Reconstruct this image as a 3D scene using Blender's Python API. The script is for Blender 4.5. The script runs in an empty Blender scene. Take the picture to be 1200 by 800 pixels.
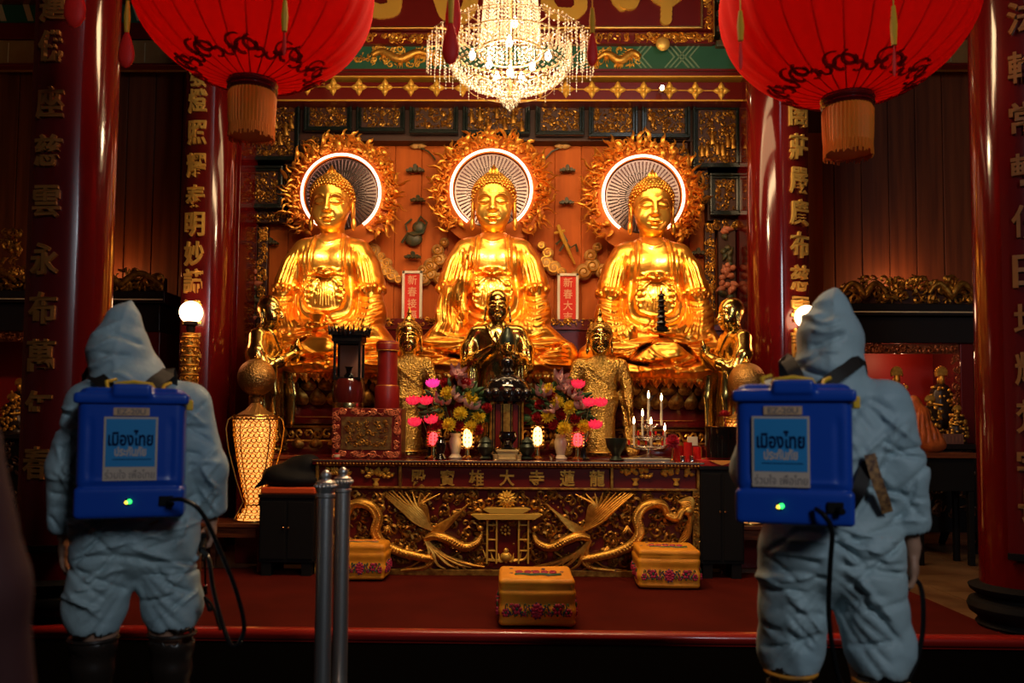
import bpy, math, random
import numpy as np
from mathutils import Vector, Matrix, Euler

PI = math.pi
SC = bpy.context.scene
COL = SC.collection

# ------------------------------------------------------------------ camera geometry
F = 1000.0                      # focal length in pixels of the 1200 px wide frame
CAMZ = 1.30
TILT, YAW, ROLL = math.radians(3.0), math.radians(1.0), math.radians(0.40)
CX, CY = 600.0, 498.0 - F * math.tan(TILT)
RC = (Matrix.Rotation(YAW, 3, 'Z') @ Matrix.Rotation(PI / 2 + TILT, 3, 'X') @ Matrix.Rotation(ROLL, 3, 'Z'))

def U(px, py, Y):
    """world x, z of the photo point (px, py) on the upright plane at depth Y"""
    d = RC @ Vector(((px - CX) / F, (CY - py) / F, -1.0))
    t = Y / d.y
    return d.x * t, CAMZ + d.z * t

def UX(px, py, Y): return U(px, py, Y)[0]
def UZ(px, py, Y): return U(px, py, Y)[1]

# ------------------------------------------------------------------ mesh builder
def _basis(t):
    t = t / (np.linalg.norm(t) + 1e-12)
    a = np.array([0, 0, 1.0]) if abs(t[2]) < 0.9 else np.array([1.0, 0, 0])
    u = np.cross(t, a); u /= np.linalg.norm(u)
    return u, np.cross(t, u)

class MB:
    def __init__(s): s.v = []; s.f = []; s.n = 0; s.m = []; s.cur = 0
    def mat(s, i): s.cur = i; return s
    def add(s, v, f):
        v = np.asarray(v, float).reshape(-1, 3)
        s.v.append(v)
        n = s.n
        s.f.extend([tuple(int(i) + n for i in q) for q in f])
        s.m.extend([s.cur] * len(f))
        s.n += len(v)
        return s
    def box(s, c, d, rz=0.0, rx=0.0, ry=0.0):
        x, y, z = d[0] / 2, d[1] / 2, d[2] / 2
        v = np.array([[-x, -y, -z], [x, -y, -z], [x, y, -z], [-x, y, -z], [-x, -y, z], [x, -y, z], [x, y, z], [-x, y, z]])
        if rz or rx or ry:
            v = v @ np.array(Euler((rx, ry, rz)).to_matrix()).T
        return s.add(v + np.array(c), [(0, 3, 2, 1), (4, 5, 6, 7), (0, 1, 5, 4), (1, 2, 6, 5), (2, 3, 7, 6), (3, 0, 4, 7)])
    def bx(s, x0, x1, y0, y1, z0, z1):
        return s.box(((x0 + x1) / 2, (y0 + y1) / 2, (z0 + z1) / 2), (abs(x1 - x0), abs(y1 - y0), abs(z1 - z0)))
    def lathe(s, prof, c=(0, 0, 0), seg=24, a0=0.0, a1=2 * PI, sy=1.0, fn=None):
        """prof: list of (r, z)"""
        full = abs(a1 - a0 - 2 * PI) < 1e-6
        n = seg if full else seg + 1
        ang = a0 + (a1 - a0) * np.arange(n) / seg
        V = []
        for r, z in prof:
            rr = np.full(n, max(r, 1e-5))
            if fn is not None: rr = rr * fn(ang, z)
            V.append(np.stack([c[0] + rr * np.cos(ang), c[1] + sy * rr * np.sin(ang), np.full(n, c[2] + z)], 1))
        Fc = []
        for i in range(len(prof) - 1):
            for j in range(seg):
                k = (j + 1) % n
                Fc.append((i * n + j, i * n + k, (i + 1) * n + k, (i + 1) * n + j))
        if full:
            if prof[0][0] > 1e-4: Fc.append(tuple(range(n))[::-1])
            if prof[-1][0] > 1e-4: Fc.append(tuple(range((len(prof) - 1) * n, len(prof) * n)))
        return s.add(np.concatenate(V), Fc)
    def tube(s, pts, r, seg=6, closed=False, flat=1.0):
        P = np.asarray(pts, float)
        n = len(P)
        R = np.full(n, r, float) if np.isscalar(r) else np.asarray(r, float)
        if closed:
            T = np.roll(P, -1, 0) - np.roll(P, 1, 0)
        else:
            T = np.gradient(P, axis=0)
        u, w = _basis(T[0])
        V = []
        ang = 2 * PI * np.arange(seg) / seg
        for i in range(n):
            t = T[i] / (np.linalg.norm(T[i]) + 1e-12)
            u = u - t * np.dot(u, t)
            nu = np.linalg.norm(u)
            if nu < 1e-6: u, w = _basis(t)
            else: u = u / nu
            w = np.cross(t, u)
            V.append(P[i] + R[i] * (np.outer(np.cos(ang), u) + flat * np.outer(np.sin(ang), w)))
        Fc = []
        m = n if closed else n - 1
        for i in range(m):
            a, b = i * seg, ((i + 1) % n) * seg
            for j in range(seg):
                k = (j + 1) % seg
                Fc.append((a + j, a + k, b + k, b + j))
        if not closed:
            Fc.append(tuple(range(seg))[::-1]); Fc.append(tuple(range((n - 1) * seg, n * seg)))
        return s.add(np.concatenate(V), Fc)
    def ball(s, c, r, seg=10, rings=6):
        if np.isscalar(r): r = (r, r, r)
        V = [[0, 0, -1]]
        for i in range(1, rings):
            a = -PI / 2 + PI * i / rings
            for j in range(seg):
                b = 2 * PI * j / seg
                V.append([math.cos(a) * math.cos(b), math.cos(a) * math.sin(b), math.sin(a)])
        V.append([0, 0, 1])
        V = np.array(V) * np.array(r) + np.array(c)
        Fc = []
        for j in range(seg):
            Fc.append((0, 1 + (j + 1) % seg, 1 + j))
            t = 1 + (rings - 2) * seg
            Fc.append((t + j, t + (j + 1) % seg, len(V) - 1))
        for i in range(rings - 2):
            a, b = 1 + i * seg, 1 + (i + 1) * seg
            for j in range(seg):
                k = (j + 1) % seg
                Fc.append((a + j, a + k, b + k, b + j))
        return s.add(V, Fc)
    def prism(s, poly, y0, y1):
        """poly in x, z, pushed along y"""
        n = len(poly)
        V = [(x, y0, z) for x, z in poly] + [(x, y1, z) for x, z in poly]
        Fc = [tuple(range(n)), tuple(range(n, 2 * n))[::-1]]
        for i in range(n):
            k = (i + 1) % n
            Fc.append((i, i + n, k + n, k))
        return s.add(V, Fc)
    def xf(s, M):
        """transform everything added so far"""
        A = np.array(M)
        s.v = [v @ A[:3, :3].T + A[:3, 3] for v in s.v]
        return s
    def merge(s, o, M=None):
        V = np.concatenate(o.v) if o.v else np.zeros((0, 3))
        if M is not None:
            A = np.array(M); V = V @ A[:3, :3].T + A[:3, 3]
        n = s.n
        s.v.append(V); s.f.extend([tuple(i + n for i in q) for q in o.f]); s.m.extend(o.m); s.n += len(V)
        return s

def T(x, y, z): return Matrix.Translation((x, y, z))
def RZ(a): return Matrix.Rotation(a, 4, 'Z')
def RX(a): return Matrix.Rotation(a, 4, 'X')
def RY(a): return Matrix.Rotation(a, 4, 'Y')
def S(x, y=None, z=None):
    if y is None: y = z = x
    return Matrix.Diagonal((x, y, z, 1))

def mesh_data(name, mb, smooth=40):
    me = bpy.data.meshes.new(name)
    V = np.concatenate(mb.v)
    me.from_pydata(V.tolist(), [], mb.f)
    me.update()
    if smooth:
        me.polygons.foreach_set('use_smooth', [True] * len(me.polygons))
        if smooth < 180: me.set_sharp_from_angle(angle=math.radians(smooth))
    if any(mb.m): me.polygons.foreach_set('material_index', mb.m)
    me.update()
    return me

def obj(name, mb, m, parent=None, smooth=40, bevel=0.0, loc=None, rot=None, label=None):
    me = mb if isinstance(mb, bpy.types.Mesh) else mesh_data(name, mb, smooth)
    for k in (m if isinstance(m, (list, tuple)) else [m]): me.materials.append(k)
    o = bpy.data.objects.new(name, me)
    COL.objects.link(o)
    if parent is not None: o.parent = parent
    if loc: o.location = loc
    if rot: o.rotation_euler = rot
    if bevel:
        b = o.modifiers.new('bevel', 'BEVEL'); b.width = bevel; b.segments = 2; b.limit_method = 'ANGLE'; b.angle_limit = math.radians(35)
    if label: o['label'] = label
    return o

def thing(name, label, cat, loc=(0, 0, 0), rz=0.0, group=None):
    o = bpy.data.objects.new(name, None); COL.objects.link(o)
    o.empty_display_size = 0.1
    o.location = loc; o.rotation_euler = (0, 0, rz)
    o['label'] = label; o['category'] = cat
    if group: o['group'] = group
    return o

def tag(o, label, cat, group=None, kind=None):
    if label: o['label'] = label
    if cat: o['category'] = cat
    if group: o['group'] = group
    if kind: o['kind'] = kind
    return o

def struct(name, mb, m, **k):
    o = obj(name, mb, m, **k); o['kind'] = 'structure'; return o

def dup(root, loc, label, rz=None, group=None, scale=None):
    r = root.copy(); COL.objects.link(r)
    r.location = loc
    if rz is not None: r.rotation_euler = (0, 0, rz)
    if scale is not None: r.scale = (scale,) * 3 if np.isscalar(scale) else scale
    r['label'] = label
    if group: r['group'] = group
    for ch in list(root.children):
        c = ch.copy(); COL.objects.link(c); c.parent = r
        for g in list(ch.children):
            d = g.copy(); COL.objects.link(d); d.parent = c
    return r

# ------------------------------------------------------------------ materials
def mat(name, col, rough=0.5, metal=0.0, coat=0.0, emit=None, estr=0.0, bump=0.0, bscale=20.0, var=0.0, vscale=4.0,
        spec=0.5, trans=0.0, ior=1.45, col2=None, subs=0.0, sheen=0.0, bdetail=3.0, alpha=1.0, mask=(0.35, 0.65), stretch=None):
    m = bpy.data.materials.new(name); m.use_nodes = True
    nt = m.node_tree; N = nt.nodes; L = nt.links
    b = N['Principled BSDF']
    b.inputs['Base Color'].default_value = (*col, 1)
    b.inputs['Roughness'].default_value = rough
    b.inputs['Metallic'].default_value = metal
    b.inputs['Coat Weight'].default_value = coat
    b.inputs['Coat Roughness'].default_value = 0.08
    b.inputs['Specular IOR Level'].default_value = spec
    b.inputs['Transmission Weight'].default_value = trans
    b.inputs['IOR'].default_value = ior
    b.inputs['Sheen Weight'].default_value = sheen
    b.inputs['Alpha'].default_value = alpha
    if emit:
        b.inputs['Emission Color'].default_value = (*emit, 1)
        b.inputs['Emission Strength'].default_value = estr
    tc = None
    if bump or var or col2:
        tc = N.new('ShaderNodeTexCoord')
        src = tc.outputs['Object']
        if stretch:
            mp = N.new('ShaderNodeMapping'); mp.inputs['Scale'].default_value = stretch
            L.new(src, mp.inputs['Vector']); src = mp.outputs['Vector']
    if bump:
        n = N.new('ShaderNodeTexNoise'); n.inputs['Scale'].default_value = bscale; n.inputs['Detail'].default_value = bdetail
        bp = N.new('ShaderNodeBump'); bp.inputs['Strength'].default_value = bump; bp.inputs['Distance'].default_value = 0.01
        L.new(src, n.inputs['Vector']); L.new(n.outputs['Fac'], bp.inputs['Height']); L.new(bp.outputs['Normal'], b.inputs['Normal'])
    if var or col2:
        n = N.new('ShaderNodeTexNoise'); n.inputs['Scale'].default_value = vscale; n.inputs['Detail'].default_value = 5
        cr = N.new('ShaderNodeValToRGB')
        a = col2 if col2 else tuple(c * (1 - var) for c in col)
        cr.color_ramp.elements[0].position = mask[0]; cr.color_ramp.elements[1].position = mask[1]
        cr.color_ramp.elements[0].color = (*a, 1); cr.color_ramp.elements[1].color = (*col, 1)
        L.new(src, n.inputs['Vector']); L.new(n.outputs['Fac'], cr.inputs['Fac']); L.new(cr.outputs['Color'], b.inputs['Base Color'])
    return m

def nodes_of(m):
    nt = m.node_tree
    return nt.nodes, nt.links, nt.nodes['Principled BSDF']

# ------------------------------------------------------------------ signed distance sculpting
class Sdf:
    def __init__(s, lo, hi, h):
        s.lo = np.array(lo, float); s.h = h
        s.n = np.ceil((np.array(hi) - s.lo) / h).astype(int) + 1
        s.f = np.full(s.n, 1.0, np.float32)
        s.ax = [s.lo[i] + h * np.arange(s.n[i]) for i in range(3)]
    def _sl(s, lo, hi):
        a = np.clip(np.floor((np.array(lo) - s.lo) / s.h).astype(int), 0, s.n)
        b = np.clip(np.ceil((np.array(hi) - s.lo) / s.h).astype(int) + 1, 0, s.n)
        return tuple(slice(int(a[i]), int(b[i])) for i in range(3))
    def _g(s, sl):
        return (s.ax[0][sl[0]][:, None, None], s.ax[1][sl[1]][None, :, None], s.ax[2][sl[2]][None, None, :])
    def _ap(s, sl, d, k, sub):
        g = s.f[sl]
        if g.size == 0: return s
        d = d.astype(np.float32)
        if sub:
            hh = np.clip(0.5 - 0.5 * (g + d) / k, 0, 1); s.f[sl] = g * (1 - hh) - d * hh + k * hh * (1 - hh)
        else:
            hh = np.clip(0.5 + 0.5 * (g - d) / k, 0, 1); s.f[sl] = g * (1 - hh) + d * hh - k * hh * (1 - hh)
        return s
    def cone(s, a, b, ra, rb=None, k=0.03, sub=False, sq=(1, 1, 1)):
        rb = ra if rb is None else rb
        a = np.array(a, float); b = np.array(b, float)
        m = max(ra, rb) * max(1.0, 1 / min(sq)) + k + 3 * s.h
        sl = s._sl(np.minimum(a, b) - m, np.maximum(a, b) + m)
        x, y, z = s._g(sl)
        ab = (b - a) ; L = float(ab @ ab) + 1e-9
        t = np.clip(((x - a[0]) * ab[0] + (y - a[1]) * ab[1] + (z - a[2]) * ab[2]) / L, 0, 1)
        d = np.sqrt(((x - a[0] - t * ab[0]) * sq[0]) ** 2 + ((y - a[1] - t * ab[1]) * sq[1]) ** 2 + ((z - a[2] - t * ab[2]) * sq[2]) ** 2) - (ra + (rb - ra) * t)
        return s._ap(sl, d, k, sub)
    def chain(s, pts, rr, k=0.03, sub=False, sq=(1, 1, 1)):
        if np.isscalar(rr): rr = [rr] * len(pts)
        for i in range(len(pts) - 1): s.cone(pts[i], pts[i + 1], rr[i], rr[i + 1], k, sub, sq)
        return s
    def ell(s, c, r, k=0.03, sub=False, rot=None):
        c = np.array(c, float); r = np.array(r, float)
        m = (r.max() if rot else r) + k + 3 * s.h
        sl = s._sl(c - m, c + m)
        x, y, z = s._g(sl)
        x = x - c[0]; y = y - c[1]; z = z - c[2]
        if rot:
            A = np.array(Euler(rot).to_matrix())      # columns: local axes
            x, y, z = (A[0, 0] * x + A[1, 0] * y + A[2, 0] * z, A[0, 1] * x + A[1, 1] * y + A[2, 1] * z, A[0, 2] * x + A[1, 2] * y + A[2, 2] * z)
        k0 = np.sqrt((x / r[0]) ** 2 + (y / r[1]) ** 2 + (z / r[2]) ** 2) + 1e-6
        k1 = np.sqrt((x / r[0] ** 2) ** 2 + (y / r[1] ** 2) ** 2 + (z / r[2] ** 2) ** 2) + 1e-6
        return s._ap(sl, k0 * (k0 - 1) / k1, k, sub)
    def bx(s, c, hd, r=0.01, k=0.02, sub=False):
        c = np.array(c, float); hd = np.array(hd, float)
        sl = s._sl(c - hd - r - k - 3 * s.h, c + hd + r + k + 3 * s.h)
        x, y, z = s._g(sl)
        qx, qy, qz = abs(x - c[0]) - hd[0], abs(y - c[1]) - hd[1], abs(z - c[2]) - hd[2]
        d = np.sqrt(np.maximum(qx, 0) ** 2 + np.maximum(qy, 0) ** 2 + np.maximum(qz, 0) ** 2) + np.minimum(np.maximum(np.maximum(qx, qy), qz), 0) - r
        return s._ap(sl, d, k, sub)
    def stroke(s, path, w, amp, ymax=0.0, ymin=-9, soft=0.05, mirror=False, axes=(0, 2), fade=True):
        """raise (amp>0) or cut (amp<0) a line drawn on the front view: path in x, z (axes), acting where y < ymax"""
        paths = [path]
        if mirror: paths.append([(-p[0], p[1]) for p in path])
        for P in paths:
            P = np.array(P, float)
            if len(P) > 2:    # Catmull-Rom
                Q = np.vstack([2 * P[0] - P[1], P, 2 * P[-1] - P[-2]]); out = []
                for i in range(1, len(Q) - 2):
                    for t in np.linspace(0, 1, 6, endpoint=False):
                        out.append(0.5 * ((2 * Q[i]) + (-Q[i - 1] + Q[i + 1]) * t + (2 * Q[i - 1] - 5 * Q[i] + 4 * Q[i + 1] - Q[i + 2]) * t * t + (-Q[i - 1] + 3 * Q[i] - 3 * Q[i + 1] + Q[i + 2]) * t ** 3))
                out.append(Q[-2]); P = np.array(out)
            m = 2.6 * w + 2 * s.h
            lo = s.lo.copy(); hi = s.lo + s.n * s.h
            lo[axes[0]] = P[:, 0].min() - m; hi[axes[0]] = P[:, 0].max() + m
            lo[axes[1]] = P[:, 1].min() - m; hi[axes[1]] = P[:, 1].max() + m
            sl = s._sl(lo, hi)
            X = s.ax[axes[0]][sl[axes[0]]][:, None]; Z = s.ax[axes[1]][sl[axes[1]]][None, :]
            D = np.full((X.shape[0], Z.shape[1]), 1e9); n = len(P) - 1; TT = np.zeros_like(D)
            for i in range(n):
                ab = P[i + 1] - P[i]; L = ab @ ab + 1e-12
                t = np.clip(((X - P[i, 0]) * ab[0] + (Z - P[i, 1]) * ab[1]) / L, 0, 1)
                d = (X - P[i, 0] - t * ab[0]) ** 2 + (Z - P[i, 1] - t * ab[1]) ** 2
                k = d < D; D[k] = d[k]; TT[k] = ((i + t) / n)[k]
            G = amp * np.exp(-D / w ** 2)
            if fade: G = G * np.clip(np.minimum(TT, 1 - TT) * 6 + 0.35, 0, 1)
            oa = [a for a in (0, 1, 2) if a not in axes][0]
            Y = s.ax[oa][sl[oa]]
            M = np.clip((ymax - Y) / soft + 0.5, 0, 1) * np.clip((Y - ymin) / soft + 0.5, 0, 1)
            if axes == (0, 2): s.f[sl] -= (G[:, None, :] * M[None, :, None]).astype(np.float32)
            elif axes == (1, 2): s.f[sl] -= (G[None, :, :] * M[:, None, None]).astype(np.float32)
        return s
    def disp(s, fn, lo=None, hi=None, band=0.08):
        sl = s._sl(lo if lo is not None else s.lo, hi if hi is not None else s.lo + s.n * s.h)
        x, y, z = s._g(sl)
        g = s.f[sl]
        s.f[sl] = np.where(np.abs(g) < band, g + fn(x, y, z), g).astype(np.float32)
        return s
    def mesh(s, M=None):
        f = s.f.copy(); n = s.n
        for a in (0, -1):
            f[a, :, :] = np.maximum(f[a, :, :], .001); f[:, a, :] = np.maximum(f[:, a, :], .001); f[:, :, a] = np.maximum(f[:, :, a], .001)
        neg = f < 0
        c = np.zeros(np.array(n) - 1, np.int8)
        for dx in (0, 1):
            for dy in (0, 1):
                for dz in (0, 1):
                    c += neg[dx:n[0] - 1 + dx, dy:n[1] - 1 + dy, dz:n[2] - 1 + dz]
        I = np.argwhere((c > 0) & (c < 8))
        idx = np.full(c.shape, -1, np.int64); idx[tuple(I.T)] = np.arange(len(I))
        acc = np.zeros((len(I), 3)); cnt = np.zeros(len(I))
        cor = [(a, b, d) for a in (0, 1) for b in (0, 1) for d in (0, 1)]
        for i, p in enumerate(cor):
            for q in cor[i + 1:]:
                if sum(abs(p[j] - q[j]) for j in range(3)) != 1: continue
                A = f[I[:, 0] + p[0], I[:, 1] + p[1], I[:, 2] + p[2]]; B = f[I[:, 0] + q[0], I[:, 1] + q[1], I[:, 2] + q[2]]
                k = (A < 0) != (B < 0)
                t = np.where(k, A / np.where(k, A - B, 1), 0)[:, None]
                pt = np.array(p) + t * (np.array(q) - np.array(p))
                acc += pt * k[:, None]; cnt += k
        V = s.lo + s.h * (I + acc / cnt[:, None])
        Fc = []
        for ax in range(3):
            b1, b2 = [(1, 2), (2, 0), (0, 1)][ax]
            sa = [slice(None)] * 3; sb = [slice(None)] * 3
            sa[ax] = slice(0, -1); sb[ax] = slice(1, None)
            E = neg[tuple(sa)] != neg[tuple(sb)]
            K = np.argwhere(E)
            K = K[(K[:, b1] > 0) & (K[:, b2] > 0) & (K[:, b1] < n[b1] - 1) & (K[:, b2] < n[b2] - 1)]
            flip = neg[tuple(sa)][tuple(K.T)]
            def ci(o1, o2):
                Q = K.copy(); Q[:, b1] -= o1; Q[:, b2] -= o2
                return idx[tuple(Q.T)]
            q = np.stack([ci(1, 1), ci(0, 1), ci(0, 0), ci(1, 0)], 1)
            q[~flip] = q[~flip][:, ::-1]
            Fc.append(q)
        Fc = np.concatenate(Fc)
        mb = MB()
        mb.v.append(V); mb.n = len(V); mb.f = [tuple(r) for r in Fc.tolist()]; mb.m = [0] * len(mb.f)
        if M is not None: mb.xf(M)
        return mb

def smooth_noise(seed, freq, n=5):
    """cheap warped sine noise in about -1..1"""
    r = np.random.RandomState(seed)
    D = r.normal(size=(n, 3)); D /= np.linalg.norm(D, axis=1)[:, None]
    fr = freq * r.uniform(0.6, 1.6, n); ph = r.uniform(0, 6.28, n)
    W = r.normal(size=(n, 3)) * 0.6
    def fn(x, y, z):
        s = 0
        for i in range(n):
            w = np.sin(freq * 0.5 * (W[i, 0] * x + W[i, 1] * y + W[i, 2] * z) + ph[i] * 2)
            s = s + np.sin(fr[i] * (D[i, 0] * x + D[i, 1] * y + D[i, 2] * z) + ph[i] + 1.5 * w)
        return s / n * 1.6
    return fn

# ------------------------------------------------------------------ writing
def text_mb(txt, size, depth=0.01, bold=0.0, fit=None, italic=0.0):
    """lettering in the x, z plane facing -y, centred; size = height of the ink"""
    cu = bpy.data.curves.new('t', 'FONT'); cu.body = txt; cu.size = 1.0
    cu.extrude = 0.0; cu.offset = bold; cu.align_x = 'CENTER'; cu.resolution_u = 3; cu.shear = italic
    o = bpy.data.objects.new('t', cu); COL.objects.link(o)
    dg = bpy.context.evaluated_depsgraph_get()
    me = bpy.data.meshes.new_from_object(o.evaluated_get(dg))
    V = np.array([v.co[:] for v in me.vertices]); Fc = [tuple(p.vertices) for p in me.polygons]
    bpy.data.objects.remove(o); bpy.data.curves.remove(cu); bpy.data.meshes.remove(me)
    mb = MB()
    if len(V) == 0: return mb
    lo, hi = V.min(0), V.max(0); c = (lo + hi) / 2
    k = size / max(hi[1] - lo[1], 1e-6)
    kx = k
    if fit: kx = fit / max(hi[0] - lo[0], 1e-6)
    n = len(V)
    A = np.stack([(V[:, 0] - c[0]) * kx, np.full(n, -depth), (V[:, 1] - c[1]) * k], 1)
    B = A.copy(); B[:, 1] = 0
    # boundary edges for the sides
    ec = {}
    for q in Fc:
        for i in range(len(q)):
            a, b = q[i], q[(i + 1) % len(q)]
            ec[(a, b)] = 1
    sides = [(a, a + n, b + n, b) for (a, b) in ec if (b, a) not in ec]
    mb.add(np.concatenate([A, B]), [tuple(q) for q in Fc] + sides)
    return mb

def hanzi(ch, w, h, depth=0.012, bold=0.012):
    return text_mb(ch, h, depth, bold, fit=w)

def wrap(mb, R, a0=0.0):
    """bend an x, z drawing (facing -y) round an upright cylinder of radius R centred on the origin"""
    V = np.concatenate(mb.v)
    a = a0 + V[:, 0] / R; r = R - V[:, 1]
    mb.v = [np.stack([r * np.sin(a), -r * np.cos(a), V[:, 2]], 1)]
    return mb

# ------------------------------------------------------------------ carved scrollwork
def spiral(mb, cx, cz, R, turns, a0, dirn, r0, y=0.0, n=12, seg=5, bulge=0.6):
    P = []; rr = []
    for i in range(n):
        t = i / (n - 1)
        a = a0 + dirn * turns * 2 * PI * t
        rad = R * (1 - 0.85 * t)
        P.append((cx + rad * math.cos(a), y - bulge * R * 0.5 * math.sin(PI * t * 0.8), cz + rad * math.sin(a)))
        rr.append(r0 * (0.35 + 0.9 * math.sin(PI * min(1, t * 0.9 + 0.08))))
    mb.tube(P, rr, seg)

def scrolls(w, h, seed, size=0.05, density=1.0, y=0.0, thick=0.16, inside=None, leaf=0.6, bulge=0.6):
    """foliage carving filling a w x h rectangle centred on the origin in x, z, raised towards -y"""
    rnd = random.Random(seed); mb = MB()
    n = int(density * w * h / (size * size) * 1.1)
    for i in range(n):
        x = rnd.uniform(-w / 2, w / 2); z = rnd.uniform(-h / 2, h / 2)
        R = size * rnd.uniform(0.45, 0.95)
        x = min(max(x, -w / 2 + R * .8), w / 2 - R * .8); z = min(max(z, -h / 2 + R * .8), h / 2 - R * .8)
        if inside and not inside(x, z): continue
        if rnd.random() > leaf:
            spiral(mb, x, z, R, rnd.uniform(0.8, 1.5), rnd.uniform(0, 6.28), rnd.choice((-1, 1)), R * thick * 1.4, y, n=9, seg=4, bulge=bulge)
        else:
            a = rnd.uniform(0, 6.28); L = R * 1.3
            c, s_ = math.cos(a), math.sin(a); k = rnd.uniform(-.5, .5)
            P = [(x + L * (t - .5) * c - k * L * t * (1 - t) * s_, y - R * bulge * math.sin(PI * t), z + L * (t - .5) * s_ + k * L * t * (1 - t) * c) for t in (0, .3, .65, 1)]
            mb.tube(P, [R * .08, R * .3, R * .24, R * .03], 4)
    return mb

def petal(mb, c, L, w, th, M=None, n=5):
    """leaf-like petal: base at the origin, tip along +z, bulging to -y; placed by M"""
    V = []; Fc = []
    for i in range(n + 1):
        t = i / n
        ww = w * math.sin(PI * min(1, 0.12 + 0.88 * t) ** 0.8) * (1 if t < 1 else 0)
        zc = L * t; yb = -th * math.sin(PI * t)
        V += [(-ww, yb * .2, zc), (-ww * .5, yb * .9 - th * .2, zc), (0, yb - th * .35, zc), (ww * .5, yb * .9 - th * .2, zc), (ww, yb * .2, zc)]
    for i in range(n):
        for j in range(4):
            a = i * 5 + j; Fc.append((a, a + 1, a + 6, a + 5))
    V = np.array(V)
    if M is not None:
        A = np.array(M); V = V @ A[:3, :3].T + A[:3, 3]
    mb.add(V + np.array(c), Fc)
# ------------------------------------------------------------------ materials of the place
G_BUD = mat('burnished gold leaf', (1.0, .50, .075), .31, .94, bump=.25, bscale=30, col2=(.90, .38, .05), vscale=7)
G_SKIN = mat('polished gold leaf', (1.0, .53, .09), .32, .90, bump=.10, bscale=14, col2=(.95, .5, .08), vscale=5)
G_HAIR = mat('dull gold curls', (.80, .40, .07), .42, 1.0)
G_STAT = mat('polished brass statue', (.72, .50, .15), .20, 1.0, bump=.15, bscale=25, col2=(.50, .32, .08), vscale=9)
G_MOS = mat('glittering gold mosaic', (.62, .38, .09), .28, 1.0)
G_REL = mat('gilt carving', (.82, .45, .08), .45, .85, bump=.2, bscale=60, col2=(.6, .28, .04), vscale=30)
G_DIM = mat('old gilt carving', (.55, .29, .05), .45, .85, col2=(.22, .08, .015), vscale=26)
G_FLAME = mat('orange gilt flames', (.95, .46, .07), .40, .75, col2=(.72, .25, .03), vscale=18)
YG = mat('bright gold paint', (.80, .46, .065), .45, .45, bump=.15, bscale=30)
G_TRIM = mat('gilt moulding', (.85, .52, .14), .30, 1.0)
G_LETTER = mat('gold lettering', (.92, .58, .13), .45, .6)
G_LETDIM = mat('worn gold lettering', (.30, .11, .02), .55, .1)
BRASS = mat('brass', (.80, .55, .22), .22, 1.0)
CHROME = mat('scratched steel', (.62, .60, .58), .34, .9, bump=.1, bscale=8, stretch=(1, 1, 40))
RED_LAC = mat('red lacquer column', (.10, .003, .003), .13, 0, spec=.35, coat=.35, bump=.10, bscale=4, stretch=(6, 6, .3))
RED_DK = mat('dark red lacquer', (.105, .006, .006), .22, 0, coat=.4)
RED_PNL = mat('maroon lacquer', (.13, .008, .006), .30, 0, coat=.2)
RED_CLOTH = mat('red cloth', (.45, .012, .008), .8)
RED_PAPER = mat('red paper', (.72, .03, .012), .7)
WHITE_FR = mat('white frame', (.80, .72, .55), .5)
BLACK = mat('black lacquer', (.010, .008, .008), .22, 0, coat=.3)
BLACK_M = mat('black matt plastic', (.005, .004, .004), .7, spec=.2)
BLACK_SH = mat('glazed black ceramic', (.008, .006, .006), .08, 0, coat=.6)
FRAME_G = mat('black green frame lacquer', (.006, .011, .010), .22, 0, coat=.4)
DARK_IN = mat('dark brown recess', (.045, .012, .006), .5)
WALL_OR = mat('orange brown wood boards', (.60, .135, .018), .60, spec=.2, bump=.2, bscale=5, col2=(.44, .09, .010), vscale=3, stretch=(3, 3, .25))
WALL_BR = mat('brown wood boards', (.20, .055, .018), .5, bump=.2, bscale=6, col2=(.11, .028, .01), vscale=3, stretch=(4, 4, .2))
BROWN = mat('varnished brown wood', (.17, .045, .014), .3, coat=.3, col2=(.09, .02, .008), vscale=6, stretch=(1, 1, 8))
GREEN = mat('green painted beam', (.018, .10, .055), .5)
GREEN_L = mat('pale green paint', (.16, .26, .16), .5)
CREAM = mat('cream paint', (.50, .38, .20), .55)
TAN = mat('tan painted panel', (.36, .21, .07), .55, col2=(.28, .14, .04), vscale=5)
DKGREEN = mat('dark green painted carving', (.03, .055, .035), .45, col2=(.10, .06, .02), vscale=20)
PINKP = mat('faded pink painted carving', (.45, .14, .07), .5)
CARPET = mat('red carpet', (.085, .006, .002), .9, spec=.1, bump=.3, bscale=150, col2=(.062, .004, .001), vscale=2.5)
NOSING = mat('polished red edge', (.33, .014, .008), .30, coat=.4)
BLACKFLOOR = mat('black stone', (.0018, .0016, .0016), .9, spec=.0)
TILE = mat('brown marble tile', (.22, .12, .055), .35, col2=(.12, .055, .025), vscale=3, bump=.05, bscale=5)
IVORY = mat('ivory porcelain', (.62, .52, .36), .3, coat=.3)
PALEBOX = mat('pale gilt wood', (.55, .38, .15), .4, .3)
ORANGE_BAG = mat('orange plastic bag', (.55, .13, .03), .35, col2=(.38, .08, .02), vscale=12)

# ------------------------------------------------------------------ the room
PF = 5.13            # depth of the platform's front edge
PZ = 0.05            # platform height
TY = 7.10            # altar table front
WY = 9.50            # rear wall of the shrine recess
CEIL = 6.3
m = MB(); m.bx(-7, 7, -4.0, PF, -.1, 0.0)
struct('floor', m, BLACKFLOOR, smooth=0)
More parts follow.
